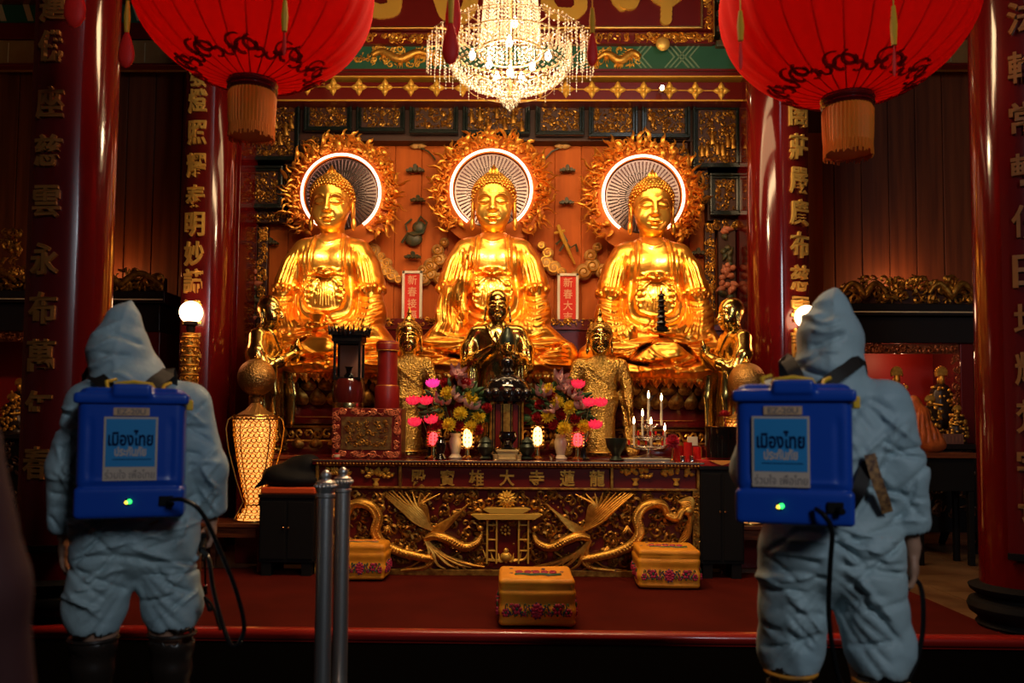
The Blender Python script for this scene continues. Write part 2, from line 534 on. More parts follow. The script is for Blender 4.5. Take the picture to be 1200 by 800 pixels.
# raised platform: tiles, with joints
m = MB(); m.bx(-7, 7, PF + .06, 11.2, -.1, PZ - .008)
struct('floor_platform', m, DARK_IN, smooth=0)
m = MB()
rn = random.Random(4)
for i in range(-9, 9):
    for j in range(0, 8):
        m.bx(i * .8 + .004, i * .8 + .796, PF + .065 + j * .75, PF + .065 + j * .75 + .745, PZ - .02, PZ)
struct('floor_tiles', m, TILE, smooth=0)
m = MB()
m.tube([(-7, PF + .02, PZ - .005), (7, PF + .02, PZ - .005)], .034, 12)
m.bx(-7, 7, PF + .02, PF + .07, 0, PZ + .025)
struct('trim_1', m, NOSING)
# red carpet runner on the platform
m = MB(); m.bx(-2.98, 2.92, PF + .05, 7.35, PZ, PZ + .012)
o = obj('red_carpet', m, CARPET, smooth=0, bevel=.004); tag(o, 'wide red carpet laid on the raised platform before the altar table', 'carpet')

# walls
m = MB(); m.bx(-3.05, 3.15, WY, WY + .1, 0, CEIL); struct('wall_back', m, WALL_OR, smooth=0)
m = MB()
for k in range(21):      # vertical boards of the shrine wall, with a narrow joint between
    x = -3.0 + k * .30; m.bx(x + .004, x + .296, WY - .02, WY, .9, 4.6)
struct('wall_boards', m, WALL_OR, smooth=0, bevel=.004)
SY = 10.3            # the side bays' rear wall lies deeper
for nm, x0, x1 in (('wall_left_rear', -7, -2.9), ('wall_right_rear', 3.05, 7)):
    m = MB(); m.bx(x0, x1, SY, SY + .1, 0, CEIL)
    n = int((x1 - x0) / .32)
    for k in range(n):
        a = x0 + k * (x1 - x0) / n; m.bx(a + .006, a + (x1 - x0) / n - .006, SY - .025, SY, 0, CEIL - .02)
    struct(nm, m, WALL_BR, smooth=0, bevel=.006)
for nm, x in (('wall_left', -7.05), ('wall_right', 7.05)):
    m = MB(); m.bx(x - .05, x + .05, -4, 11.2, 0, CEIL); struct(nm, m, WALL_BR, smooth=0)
m = MB(); m.bx(-7.1, 7.1, -4, 11.2, CEIL, CEIL + .1)
struct('ceiling', m, RED_DK, smooth=0)

# cheek walls of the shrine recess
for nm, x0, x1 in (('wall_cheek_left', UX(266, 300, 9.0) - .30, UX(289, 300, 9.0)), ('wall_cheek_right', UX(873, 300, 9.0), UX(893, 300, 9.0) + .32)):
    m = MB(); m.bx(x0, x1, 8.75, WY + .05, 0, CEIL)
    xi = x1 if 'left' in nm else x0
    for d in (.06, .16, .24):
        s_ = -1 if 'left' in nm else 1
        m.tube([(xi + s_ * d, 8.75, 0), (xi + s_ * d, 8.75, CEIL)], .025, 10)
    struct(nm, m, RED_LAC, smooth=40, bevel=.01)

# side bay beams (seen through the gaps above the wood wall)
def side_beam(nm, x0, x1):
    Y = 9.9
    m = MB(); z = lambda py: UZ(600, py, Y)
    m.bx(x0, x1, Y, Y + .25, z(74), z(47)); struct('trim_' + nm + '_tan', m, TAN, smooth=0)
    m = MB(); m.bx(x0, x1, Y - .03, Y + .25, z(46), z(27)); m.bx(x0, x1, Y - .04, Y + .1, z(78), z(75)); struct('trim_' + nm + '_red', m, RED_PNL, smooth=0, bevel=.01)
    m = MB(); m.bx(x0, x1, Y, Y + .25, z(26), z(-60)); struct('trim_' + nm + '_green', m, GREEN, smooth=0)
    m = MB()
    for k in range(14):
        a = x0 + k * .33
        m.prism([(a, z(24)), (a + .07, z(24)), (a - .05, z(-10)), (a - .12, z(-10))], Y - .01, Y)
        m.prism([(a + .10, z(73)), (a + .11, z(73)), (a + .11, z(50)), (a + .10, z(50))], Y - .01, Y)
    struct('trim_' + nm + '_stripes', m, CREAM, smooth=0)
side_beam('left', -7, -3.1)
side_beam('right', 3.2, 7)
# ------------------------------------------------------------------ seated Buddhas
def buddha_head():
    """face and ears, chin at z=0, facing -y; about 0.56 high with the hair"""
    s = Sdf((-.26, -.27, -.12), (.26, .24, .50), .0058)
    s.ell((0, .01, .30), (.172, .20, .21), k=.01)
    s.ell((0, -.025, .17), (.155, .165, .19), k=.05)                # cheeks
    s.ell((0, -.07, .045), (.085, .09, .06), k=.07)                 # chin
    s.ell((.075, -.105, .125), (.07, .06, .07), k=.05); s.ell((-.075, -.105, .125), (.07, .06, .07), k=.05)
    s.cone((0, .03, .06), (0, .045, -.14), .105, .115, k=.03)        # neck
    s.cone((0, -.178, .265), (0, -.212, .165), .016, .026, k=.025)   # nose bridge
    s.ell((0, -.215, .152), (.030, .026, .022), k=.018)
    for x in (-1, 1):
        s.ell((x * .030, -.196, .146), (.019, .020, .014), k=.012)
        s.ell((x * .072, -.142, .222), (.050, .040, .030), k=.016)   # lowered lids
        s.ell((x * .187, .035, .175), (.020, .040, .10), k=.012)     # ear
        s.ell((x * .192, .03, .055), (.024, .026, .060), k=.014)     # long lobe
        s.ell((x * .205, .02, .18), (.012, .020, .060), k=.008, sub=True)
    s.ell((0, -.195, .088), (.050, .024, .013), k=.012)             # upper lip
    s.ell((0, -.19, .066), (.036, .024, .014), k=.012)
    s.stroke([(-.058, .084), (-.025, .075), (0, .078), (.025, .075), (.058, .084)], .0055, -.013, ymax=-.12, fade=False)
    s.stroke([(-.03, .046), (0, .042), (.03, .046)], .010, -.008, ymax=-.12)
    s.stroke([(.028, .268), (.060, .292), (.10, .288), (.135, .262)], .009, .009, ymax=-.03, mirror=True)
    s.stroke([(.020, .240), (.05, .258), (.09, .260), (.128, .238)], .010, -.010, ymax=-.05, mirror=True)
    s.stroke([(.028, .212), (.055, .200), (.09, .200), (.124, .220)], .0055, -.012, ymax=-.05, mirror=True, fade=False)
    s.stroke([(.034, .150), (.055, .12), (.068, .09)], .010, -.005, ymax=-.1, mirror=True)
    s.stroke([(-.07, -.028), (0, -.045), (.07, -.028)], .008, -.008, ymax=0)
    s.stroke([(-.08, -.062), (0, -.08), (.08, -.062)], .008, -.008, ymax=0)
    return s.mesh()

def buddha_hair():
    m = MB()
    c = np.array((0, .025, .285)); R = np.array((.196, .215, .215))
    m.ball(c, tuple(R * .97), 20, 14)
    for i in range(1, 13):
        el = -.35 + i * .15
        n = max(6, int(38 * math.cos(el)))
        for j in range(n):
            a = 2 * PI * (j + (i % 2) * .5) / n
            d = np.array((math.cos(el) * math.sin(a), -math.cos(el) * math.cos(a), math.sin(el)))
            p = c + d * R
            if d[1] < 0 and p[2] < .375 - .35 * max(0, abs(p[0]) - .06): continue
            if p[2] < .15: continue
            m.ball(p, .0165, 6, 4)
    c2 = np.array((0, .03, .475))
    m.ball(c2, (.085, .09, .045), 14, 8)
    for i in range(0, 6):
        el = .0 + i * .25; n = max(5, int(20 * math.cos(el)))
        for j in range(n):
            a = 2 * PI * (j + (i % 2) * .5) / n
            m.ball(c2 + np.array((math.cos(el) * math.sin(a) * .085, -math.cos(el) * math.cos(a) * .09, math.sin(el) * .045)), .0155, 6, 4)
    # cut the face opening: the cap's lower front is hidden inside the face volume, lift the hairline with a row of curls
    for j in range(-9, 10):
        a = j * .145
        x = .186 * math.sin(a); y = -.186 * math.cos(a) + .01
        m.ball((x, y, .395 - .16 * (1 - math.cos(a))), .016, 6, 4)
    return m

def hair_cap_cut(mb):
    return mb

def buddha_body(pose):
    """pose: 'lap' both hands in the lap, 'raise' his right hand raised, 'reach' his right hand on the knee. Origin: seat centre, facing -y"""
    s = Sdf((-.82, -.82, -.02), (.82, .36, 1.56), .0115)
    # torso and shoulders
    s.ell((0, .02, 1.08), (.37, .245, .36), k=.02)
    s.ell((0, -.03, .74), (.36, .28, .36), k=.06)
    s.ell((0, .0, .40), (.46, .34, .28), k=.08)
    s.cone((-.26, .03, 1.25), (.26, .03, 1.25), .155, k=.10)
    s.cone((0, .04, 1.50), (0, .03, 1.32), .10, .17, k=.08)
    s.ell((.14, -.15, 1.14), (.16, .09, .13), k=.06); s.ell((-.14, -.15, 1.14), (.16, .09, .13), k=.06)
    # sleeves hanging from the shoulders
    for x in (-1, 1):
        s.chain([(x * .33, .03, 1.24), (x * .43, .0, 1.08), (x * .49, -.03, .92)], [.145, .155, .175], k=.05, sq=(1, .9, 1))
        # flared hem of the outer sleeve
        for j in range(9):
            a = j / 8 * PI * 1.25 - .35
            hx = x * (.49 + .165 * math.cos(a)); hy = -.06 - .17 * math.sin(a)
            s.ell((hx, hy, .865 + .018 * math.sin(j * 2.3)), (.042, .042, .040), k=.022)
        for j in range(8):
            a = (j + .5) / 8 * PI * 1.25 - .35
            s.ell((x * (.49 + .18 * math.cos(a)), -.06 - .185 * math.sin(a), .845), (.016, .016, .03), k=.014, sub=True)
        # inner sleeve, forearm under cloth
        if not (pose == 'raise' and x < 0):
            s.chain([(x * .48, -.06, .86), (x * .53, -.13, .62), (x * .47, -.24, .44), (x * .30, -.38, .42)], [.14, .17, .19, .11], k=.05)
            s.ell((x * .52, -.15, .36), (.19, .22, .22), k=.07)
    if pose == 'raise':
        s.chain([(-.48, -.06, .86), (-.50, -.22, .62), (-.47, -.30, .40)], [.13, .15, .19], k=.05)
        s.chain([(-.47, -.12, .86), (-.40, -.30, .76), (-.27, -.36, .90), (-.25, -.38, 1.0)], [.11, .11, .085, .052], k=.04)
        s.chain([(-.50, -.30, .80), (-.56, -.38, .55), (-.52, -.40, .34)], [.07, .075, .09], k=.05)
        s.chain([(-.30, -.36, .80), (-.29, -.42, .55), (-.33, -.44, .32)], [.05, .055, .06], k=.05)
        s.ell((-.245, -.40, 1.05), (.042, .028, .062), k=.02)
        for j, (dx, L) in enumerate(((-.034, .085), (-.011, .10), (.012, .092), (.034, .07))):
            s.chain([(-.245 + dx, -.405, 1.09), (-.245 + dx * 1.2, -.425, 1.09 + L * .6), (-.245 + dx * 1.25, -.44, 1.09 + L * (.7 if j == 2 else 1))], [.0155, .014, .011], k=.006)
        s.chain([(-.215, -.40, 1.03), (-.19, -.43, 1.07), (-.205, -.445, 1.11)], [.018, .016, .012], k=.01)
    # legs, crossed, under the robe
    s.cone((0, -.05, .20), (.56, -.24, .19), .24, .185, k=.05); s.cone((0, -.05, .20), (-.56, -.24, .19), .24, .185, k=.05)
    s.ell((.60, -.27, .19), (.17, .18, .17), k=.05); s.ell((-.60, -.27, .19), (.17, .18, .17), k=.05)
    s.cone((.52, -.42, .18), (-.12, -.60, .14), .15, .12, k=.04); s.cone((-.52, -.42, .20), (.12, -.60, .20), .15, .12, k=.04)
    s.ell((0, -.34, .08), (.72, .42, .13), k=.06)
    s.ell((0, -.38, .33), (.30, .24, .07), k=.05)
    # hands
    def lap_hand(cx, cy, cz, sgn, tilt=0.0):
        s.ell((cx, cy, cz), (.085, .062, .026), k=.012)
        for j in range(4):
            y = cy - .045 + j * .028
            s.chain([(cx + sgn * .06, y, cz + .006), (cx + sgn * .12, y - .004, cz + .012), (cx + sgn * (.17 - .012 * abs(j - 1.5)), y, cz + .022)], [.0165, .015, .012], k=.006)
        s.chain([(cx + sgn * .01, cy + .05, cz + .012), (cx + sgn * .06, cy + .06, cz + .04), (cx + sgn * .10, cy + .05, cz + .055)], [.018, .016, .012], k=.01)
    if pose == 'lap':
        s.cone((-.30, -.38, .42), (-.10, -.52, .425), .075, .045, k=.03); s.cone((.30, -.38, .42), (.10, -.52, .44), .075, .045, k=.03)
        lap_hand(-.06, -.54, .425, 1); lap_hand(.07, -.53, .462, -1)
    elif pose == 'raise':
        s.cone((.30, -.38, .42), (.10, -.52, .42), .075, .045, k=.03); lap_hand(.05, -.54, .42, -1)
    else:
        s.cone((.30, -.38, .42), (.10, -.52, .42), .075, .045, k=.03); lap_hand(.06, -.54, .42, -1)
        s.chain([(-.50, -.28, .50), (-.47, -.44, .38)], [.10, .055], k=.03)
        s.ell((-.46, -.48, .34), (.055, .03, .06), k=.015, rot=(.4, 0, 0))
        for j in range(4):
            x = -.50 + j * .028
            s.chain([(x, -.495, .31), (x, -.52, .25), (x, -.52, .20)], [.017, .015, .012], k=.006)
        s.chain([(-.405, -.48, .35), (-.38, -.52, .30)], [.017, .012], k=.008)
    # open chest: neck opening edged by two long lapels
    W = dict(ymax=-.02)
    s.stroke([(.155, 1.46), (.165, 1.30), (.175, 1.10), (.19, .92), (.23, .76)], .014, .020, mirror=True, **W)
    s.stroke([(.185, 1.44), (.20, 1.28), (.21, 1.08), (.225, .92), (.26, .76)], .010, -.014, mirror=True, **W)
    s.stroke([(.135, 1.46), (.14, 1.30), (.15, 1.10), (.155, .95)], .009, -.012, mirror=True, **W)
    s.stroke([(-.15, 1.40), (0, 1.33), (.15, 1.40)], .012, .010, **W)
    # inner robe, knot and bow
    s.stroke([(-.16, 1.05), (0, 1.015), (.16, 1.05)], .014, .012, **W)
    s.ell((0, -.29, 1.02), (.075, .05, .032), k=.02)
    s.stroke([(-.20, .985), (-.10, 1.0), (0, .975), (.10, 1.0), (.20, .985)], .013, .022, **W)
    s.stroke([(-.10, .99), (-.085, 1.04), (-.02, 1.05), (0, 1.0)], .012, .018, mirror=True, **W)
    s.stroke([(-.03, .97), (-.10, .93), (-.15, .86), (-.17, .78)], .012, .016, mirror=True, **W)
    for j in range(4):
        s.stroke([(.12, .95 - j * .06), (.175, .935 - j * .06), (.19, .90 - j * .06), (.15, .89 - j * .06)], .011, .018, mirror=True, **W)
    for j in range(-4, 5):
        s.stroke([(j * .014, .96), (j * .024, .82), (j * .030, .66)], .007, -.012, **W)
    # U-shaped border of the apron
    s.stroke([(-.185, .95), (-.20, .78), (-.15, .66), (0, .62), (.15, .66), (.20, .78), (.185, .95)], .012, .020, **W)
    s.stroke([(-.26, .80), (-.27, .70), (-.20, .58), (0, .53), (.20, .58), (.27, .70), (.26, .80)], .016, .016, **W)
    s.stroke([(-.30, .74), (-.30, .62), (-.22, .50), (-.05, .45)], .016, .016, mirror=True, **W)
    s.stroke([(-.02, .60), (-.08, .52), (-.18, .44)], .012, -.014, mirror=True, **W)
    s.stroke([(.02, .60), (-.02, .52), (-.08, .43)], .012, -.012, mirror=True, **W)
    # folds on the sleeves
    for dx in (.0, .055, .11):
        s.stroke([(.31 + dx, 1.26 - dx * .6), (.36 + dx, 1.12), (.40 + dx, .99), (.42 + dx * 1.1, .90)], .012, -.015, ymax=.05, mirror=True)
    s.stroke([(.28, 1.22), (.30, 1.08), (.33, .95)], .013, .014, ymax=.0, mirror=True)
    s.stroke([(.24, 1.30), (.27, 1.1), (.31, .92), (.34, .86)], .010, -.014, ymax=.0, mirror=True)
    if pose != 'lap': sd = 1
    for j in range(6):
        z = .80 - j * .065
        s.stroke([(.38, z - .01), (.48, z - .035), (.60, z - .0), (.67, z + .03)], .011, -.013, ymax=-.05, mirror=(pose != 'raise'))
    for j in range(4):
        s.stroke([(.66 - j * .04, .55 - j * .05), (.50 - j * .04, .46 - j * .035), (.33 - j * .02, .44 - j * .02)], .011, .012, ymax=-.1, mirror=(pose != 'raise'))
    if pose == 'raise':
        for j in range(6):
            x = -.62 + j * .06
            s.stroke([(x + .02, .84), (x, .68), (x + .02, .50), (x + .05, .36)], .012, -.014 if j % 2 else .014, ymax=-.12)
    # folds across the crossed legs
    for j in range(6):     # folds fanning from the lap over the shins
        s.stroke([(-.02 - j * .03, .36 - j * .01), (-.16 - j * .03, .29 - j * .028), (-.36 - j * .03, .25 - j * .038), (-.66, .27 - j * .045)], .011, -.030, ymax=-.22)
        s.stroke([(.10 + j * .03, .36 - j * .01), (.22 + j * .03, .29 - j * .028), (.40 + j * .02, .25 - j * .038), (.68, .28 - j * .045)], .011, -.030, ymax=-.22)
    for j in range(5):
        s.stroke([(-.30 + j * .11, .16), (-.22 + j * .11, .10), (-.20 + j * .12, .02)], .012, -.026, ymax=-.22)
    for j in range(5):
        s.stroke([(-.42 + j * .05, .42), (-.48 + j * .03, .60), (-.46 + j * .02, .78)], .009, -.013, ymax=-.02, mirror=True)
    for j in range(6):
        o_ = j * .065
        s.stroke([(-.68 + o_ * .8, .30 - o_ * .25), (-.45 + o_, .19 - o_ * .3), (-.20 + o_ * .9, .12), (.05 + o_ * .6, .16 + o_ * .1)], .014, -.026, ymax=-.25)
        s.stroke([(.70 - o_ * .8, .32 - o_ * .3), (.48 - o_ * .9, .20 - o_ * .3), (.26 - o_ * .5, .10), (.12, .05)], .015, -.020, ymax=-.25)
    s.stroke([(-.55, .40), (-.30, .34), (0, .32), (.30, .34), (.55, .40)], .016, .018, ymax=-.2)
    s.stroke([(-.70, .05), (-.5, .075), (-.25, .04), (0, .075), (.25, .04), (.5, .075), (.70, .05)], .018, .022, ymax=-.2)
    s.stroke([(-.16, .30), (-.06, .20), (.06, .16), (.20, .18)], .02, .018, ymax=-.3)
    nz = smooth_noise(7, 16)
    s.disp(lambda x, y, z: .0035 * nz(x, y, z))
    return s.mesh()

HEAD_ME = mesh_data('face', buddha_head(), 180)
HAIR_ME = mesh_data('curls', buddha_hair(), 180)
jm = MB(); jm.lathe([(.001, .135), (.012, .115), (.03, .075), (.042, .035), (.03, .0), (.02, -.01)], seg=16)
for j in range(8):
    jm.tube([(.035 * math.cos(j * PI / 4), .035 * math.sin(j * PI / 4), .0), (.05 * math.cos(j * PI / 4), .05 * math.sin(j * PI / 4), .04), (.03 * math.cos(j * PI / 4), .03 * math.sin(j * PI / 4), .09)], [.012, .012, .003], 5)
JEWEL_ME = mesh_data('jewel', jm, 60)

def seated_buddha(cx_px, base_px, sx, pose, label, Y=8.62):
    X, Z = U(cx_px, base_px, Y)
    t = thing('seated_buddha', label, 'statue', (X, Y, Z), 0, 'three large seated golden Buddhas')
    t.scale = (sx, sx, sx)
    bm_ = buddha_body(pose)
    V = bm_.v[0]; ax_ = np.abs(V[:, 0]); up = np.clip((V[:, 2] - .30) / .18, 0, 1)
    inner = np.where(ax_ > .24, .24 + (ax_ - .24) * .76, ax_)
    low = ax_ * (1.10 if pose == 'raise' else 1.0)
    V[:, 0] = np.sign(V[:, 0]) * (inner * up + low * (1 - up))
    obj('robed_body', bm_, G_BUD, t, smooth=180)
    h = obj('head', HEAD_ME, G_SKIN if not HEAD_ME.materials else (), t, loc=(0, -.02, 1.49), rot=(math.radians(4), 0, 0))
    h.scale = (1.14, 1.12, 1.12)
    h = obj('hair', HAIR_ME, G_HAIR if not HAIR_ME.materials else (), t, loc=(0, -.02, 1.49), rot=(math.radians(4), 0, 0))
    h.scale = (1.14, 1.12, 1.12)
    obj('crown_jewel', JEWEL_ME, G_BUD if not JEWEL_ME.materials else (), t, loc=(0, -.06, 2.02))
    return t, X, Z
BUD = []
for args in ((386, 440, 1.0, 'lap', 'large seated golden Buddha on the left holding a small bowl in its lap'),
             (577, 440, 1.0, 'raise', 'large seated golden Buddha in the middle with its hand raised at the chest'),
             (764, 446, 1.0, 'reach', 'large seated golden Buddha on the right holding a small dark pagoda')):
    BUD.append(seated_buddha(*args))

# what they hold
X, Z = BUD[0][1:]
m = MB(); m.lathe([(.001, 0), (.045, .0), (.06, .03), (.075, .06), (.082, .075), (.07, .08), (.055, .095), (.03, .11), (.001, .115)], seg=20)
o = obj('alms_bowl', m, G_BUD, loc=(X, 8.62 - .54, Z + .475)); tag(o, 'small golden bowl with domed lid resting in the left Buddha\'s hands', 'bowl')
X, Z = BUD[2][1:]
pg = thing('miniature_pagoda', 'small dark tiered pagoda held in the lap of the right golden Buddha', 'pagoda', (X + .01, 8.62 - .55, Z + .445))
m = MB(); m.lathe([(.07, 0), (.07, .03), (.055, .04)], seg=8); obj('base', m, BLACK, pg, smooth=30)
for k in range(6):
    r = .052 - k * .004; z = .04 + k * .052
    m = MB(); m.lathe([(r * .8, z), (r * .8, z + .034)], seg=8)
    m.lathe([(r * 1.45, z + .030), (r * 1.35, z + .038), (r * .8, z + .052)], seg=8)
    obj('tier', m, BLACK, pg, smooth=30)
m = MB(); m.lathe([(.012, .35), (.014, .37), (.006, .40), (.001, .44)], seg=8); obj('spire', m, BRASS, pg)

# lotus thrones
def throne(i, X, Zt, label):
    Y = 8.66
    z0 = DAIS_Z; H = Zt - z0
    t = thing('lotus_throne', label, 'pedestal', (X, Y, z0), 0, 'lotus thrones under the seated Buddhas')
    m = MB(); m.lathe([(.72, 0), (.74, .04), (.72, .09), (.62, .12), (.62, H * .34), (.72, H * .37), (.72, H * .42), (.66, H * .46), (.62, H * .60), (.68, H * .62), (.70, H - .01), (.66, H)], seg=48, sy=.72)
    obj('tiered_base', m, RED_DK, t)
    for row, (zz, n, L, w, out, r, gm) in enumerate(((H * .60, 26, .17, .085, .26, .66, G_DIM), (H * .78, 26, .13, .08, .14, .70, G_DIM), (H * .06, 26, .11, .07, .06, .73, G_DIM))):
        m = MB()
        for j in range(n):
            a = 2 * PI * (j + .5 * (row % 2)) / n
            x, y = r * math.sin(a), -r * .74 * math.cos(a)
            M = RZ(math.atan2(math.sin(a) / 1, math.cos(a)) ) @ RX(out)
            petal(m, (x, y, zz), L, w, .035, M)
            m.ball((x + .02 * math.sin(a), y - .02 * math.cos(a), zz + L * .35), (.035, .03, .035), 8, 6)
        obj('petal_row', m, gm, t, smooth=180)
    m = MB()
    for j in range(44):
        a = 2 * PI * j / 44
        x, y = .632 * math.sin(a), -.632 * .74 * math.cos(a)
        spiral(m, 0, 0, .05, 1.1, j, 1 if j % 2 else -1, .012, n=8, seg=4)
        k = m.v[-1]; A = np.array((T(x, y, H * .24) @ RZ(a)))
        m.v[-1] = k @ A[:3, :3].T + A[:3, 3]
    for zz in (H * .15, H * .33, H * .44):
        m.tube([(.65 * math.sin(2 * PI * j / 48), -.65 * .74 * math.cos(2 * PI * j / 48), zz) for j in range(48)], .012, 5, closed=True)
    obj('carved_band', m, G_REL, t)
    # rumpled hem of the robe lying over the lotus
    m = MB()
    for j in range(60):
        a = (-.5 + j / 59) * PI * .92
        x, y = .74 * math.sin(a), -.80 * math.cos(a) * .86
        petal(m, (x, y, H + .03), .12 + .03 * math.sin(j * 2.1), .045, .03, RZ(a) @ RX(PI - .25))
    obj('draped_hem', m, G_BUD, t, smooth=180)
    return t
DAIS_Z = 1.02
for i, lab in enumerate(('gilt lotus throne carrying the left seated Buddha', 'gilt lotus throne carrying the middle seated Buddha', 'gilt lotus throne carrying the right seated Buddha')):
    throne(i, BUD[i][1], BUD[i][2], lab)
# dais behind the altar table
m = MB(); m.bx(-2.60, 2.14, 7.64, WY - .03, PZ, DAIS_Z - .04); m.bx(-2.62, 2.16, 7.61, WY - .03, DAIS_Z - .04, DAIS_Z)
o = obj('altar_dais', m, RED_DK, smooth=0, bevel=.012); tag(o, 'long dark red dais behind the altar table carrying the Buddhas', 'dais')
# ------------------------------------------------------------------ columns with couplets
def lettering_on_column(R, chars, zs, w, h, a0, mat_, parent, depth=.012):
    for ch, z in zip(chars, zs):
        g = hanzi(ch, w, h, .030, .020)
        wrap(g, R, a0)
        obj('gold_character', g, mat_, parent, smooth=0, loc=(0, 0, z))

def board_arc(R, a0, half, z0, z1, t=.03):
    """a thin lacquered board bent round the column"""
    m = MB(); n = 14; V = []; Fc = []
    for i in range(n + 1):
        a = a0 - half + 2 * half * i / n
        for r in (R, R + t):
            for z in (z0, z1): V.append((r * math.sin(a), -r * math.cos(a), z))
    for i in range(n):
        b = i * 4; c = b + 4
        Fc += [(b + 2, b + 3, c + 3, c + 2), (b, c, c + 1, b + 1), (b + 1, c + 1, c + 3, b + 3), (b, b + 2, c + 2, c)]
    Fc += [(0, 1, 3, 2), (n * 4, n * 4 + 2, n * 4 + 3, n * 4 + 1)]
    return m.add(V, Fc)

def column(px_c, Y, R, label, chars, char_py, a0, half, w, h, lmat, base=True, zb=None, group=None):
    X = UX(px_c, 450, Y)
    t = thing('lacquered_column', label, 'column', (X, Y, PZ), 0, group)
    m = MB(); m.lathe([(R, 0), (R, CEIL - PZ)], seg=48); obj('shaft', m, RED_LAC, t)
    if base:
        m = MB(); m.lathe([(R * 1.02, 0), (R * 1.10, .03), (R * 1.04, .055), (R * 1.06, .07), (R * 1.22, .10), (R * 1.27, .14), (R * 1.22, .175), (R * 1.06, .19), (R * 1.05, .205), (R * 1.20, .235), (R * 1.24, .26), (R * 1.02, .285)], seg=48)
        obj('drum_base', m, BLACK_M, t)
    z0 = zb if zb is not None else .5
    b = obj('couplet_board', board_arc(R + .004, a0, half, z0, CEIL - PZ - .02), RED_DK, t)
    bl = MB()
    bl.lathe([(R + .006, 0), (R + .045, .012), (R + .045, .05), (R + .006, .06)], seg=16, a0=a0 - half - PI / 2, a1=a0 + half - PI / 2, c=(0, 0, z0 - .05))
    obj('board_bracket', bl, BLACK, t)
    zs = [UZ(px_c, p, Y - R) - PZ for p in char_py]
    lettering_on_column(R + .034, chars, zs, w, h, a0, lmat, t)
    return t

# front columns, close to the platform edge
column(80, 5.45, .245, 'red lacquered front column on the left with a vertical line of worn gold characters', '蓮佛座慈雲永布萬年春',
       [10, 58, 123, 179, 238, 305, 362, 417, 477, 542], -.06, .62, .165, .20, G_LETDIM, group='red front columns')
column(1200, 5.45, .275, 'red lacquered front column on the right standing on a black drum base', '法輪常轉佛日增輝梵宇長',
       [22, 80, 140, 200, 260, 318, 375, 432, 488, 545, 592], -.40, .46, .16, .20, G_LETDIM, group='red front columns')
# inner columns flanking the shrine
column(240, 8.35, .245, 'red inner column left of the shrine with bright gold characters', '發燈照耀泰明妙諦證三界果',
       [90, 120, 157, 195, 232, 264, 298, 330, 366, 405, 428, 452], -.10, .55, .185, .235, G_LETTER, base=False, group='red inner columns')
column(912, 8.35, .285, 'red inner column right of the shrine with bright gold characters', '宇閣莊嚴廣布慈雲護三寶地',
       [96, 134, 173, 212, 249, 287, 326, 363, 400, 430, 455, 480], .40, .48, .20, .25, G_LETTER, base=False, group='red inner columns')

# ------------------------------------------------------------------ carved gilt panels over the Buddhas
def framed_panel(name, x0, y0, x1, y1, seed, label, Y=9.26, group='black framed gilt carvings above the Buddhas', figure=False):
    cx, cy = (x0 + x1) / 2, (y0 + y1) / 2
    X, Z = U(cx, cy, Y)
    w = (x1 - x0) * Y / F; h = (y1 - y0) * Y / F
    t = thing(name, label, 'wall carving', (X, Y, Z), 0, group)
    b = .055; d = .07
    m = MB()
    # mitred frame with a stepped section
    for k, (o_, i_, yf) in enumerate(((0, .028, -.07), (.028, .055, -.045))):
        for (ax0, ax1, az0, az1) in ((-w / 2 + o_, w / 2 - o_, h / 2 - i_, h / 2 - o_), (-w / 2 + o_, w / 2 - o_, -h / 2 + o_, -h / 2 + i_),
                                     (-w / 2 + o_, -w / 2 + i_, -h / 2 + i_, h / 2 - i_), (w / 2 - i_, w / 2 - o_, -h / 2 + i_, h / 2 - i_)):
            m.bx(ax0, ax1, yf, 0, az0, az1)
    obj('frame', m, FRAME_G, t, smooth=0, bevel=.006)
    m = MB(); m.bx(-w / 2 + b, w / 2 - b, -.02, 0, -h / 2 + b, h / 2 - b); obj('backing', m, DARK_IN, t, smooth=0)
    c = scrolls(w - 2 * b - .01, h - 2 * b - .01, seed, .042, 1.5, y=-.02, bulge=.7, leaf=.65)
    if figure:
        rr = random.Random(seed)
        for k in range(7):
            fx = -w / 2 + b + .04 + (w - 2 * b - .08) * k / 6; fz = rr.uniform(-h * .25, h * .15)
            c.ball((fx, -.05, fz + .06), .016, 6, 4); c.tube([(fx, -.04, fz + .05), (fx, -.055, fz), (fx + .01, -.04, fz - .08)], [.014, .024, .03], 6)
            c.tube([(fx - .03, -.05, fz + .0), (fx, -.06, fz + .035), (fx + .03, -.05, fz - .01)], [.006, .012, .006], 4)
    obj('gilt_carving', c, G_DIM, t, smooth=60)
    return t
names = [(294, 114, 353, 191, 'tall gilt carved panel at the upper left corner of the shrine'),
         (357, 114, 414, 156, 'gilt carved panel over the left Buddha, first in the row after the tall corner panel'),
         (418, 115, 476, 157, 'gilt carved panel, second in the row after the tall left corner panel'),
         (480, 116, 538, 159, 'gilt carved panel, third in the row, directly left of the widest one'),
         (542, 117, 622, 160, 'widest gilt carved panel in the row, below the chandelier'),
         (627, 119, 685, 161, 'gilt carved panel directly right of the widest one'),
         (689, 120, 747, 163, 'gilt carved panel, second to the right of the widest one'),
         (751, 121, 808, 164, 'gilt carved panel directly left of the tall right corner panel'),
         (811, 123, 868, 199, 'tall gilt carved panel at the upper right corner of the shrine'),
         (292, 195, 333, 246, 'small gilt carved panel under the tall left corner panel'),
         (831, 204, 868, 254, 'small gilt carved panel under the tall right corner panel')]
for i, (a, b_, c_, d_, lab) in enumerate(names):
    framed_panel('framed_relief', a, b_, c_, d_, 20 + i, lab, figure=(c_ - a > 70 or d_ - b_ > 60))

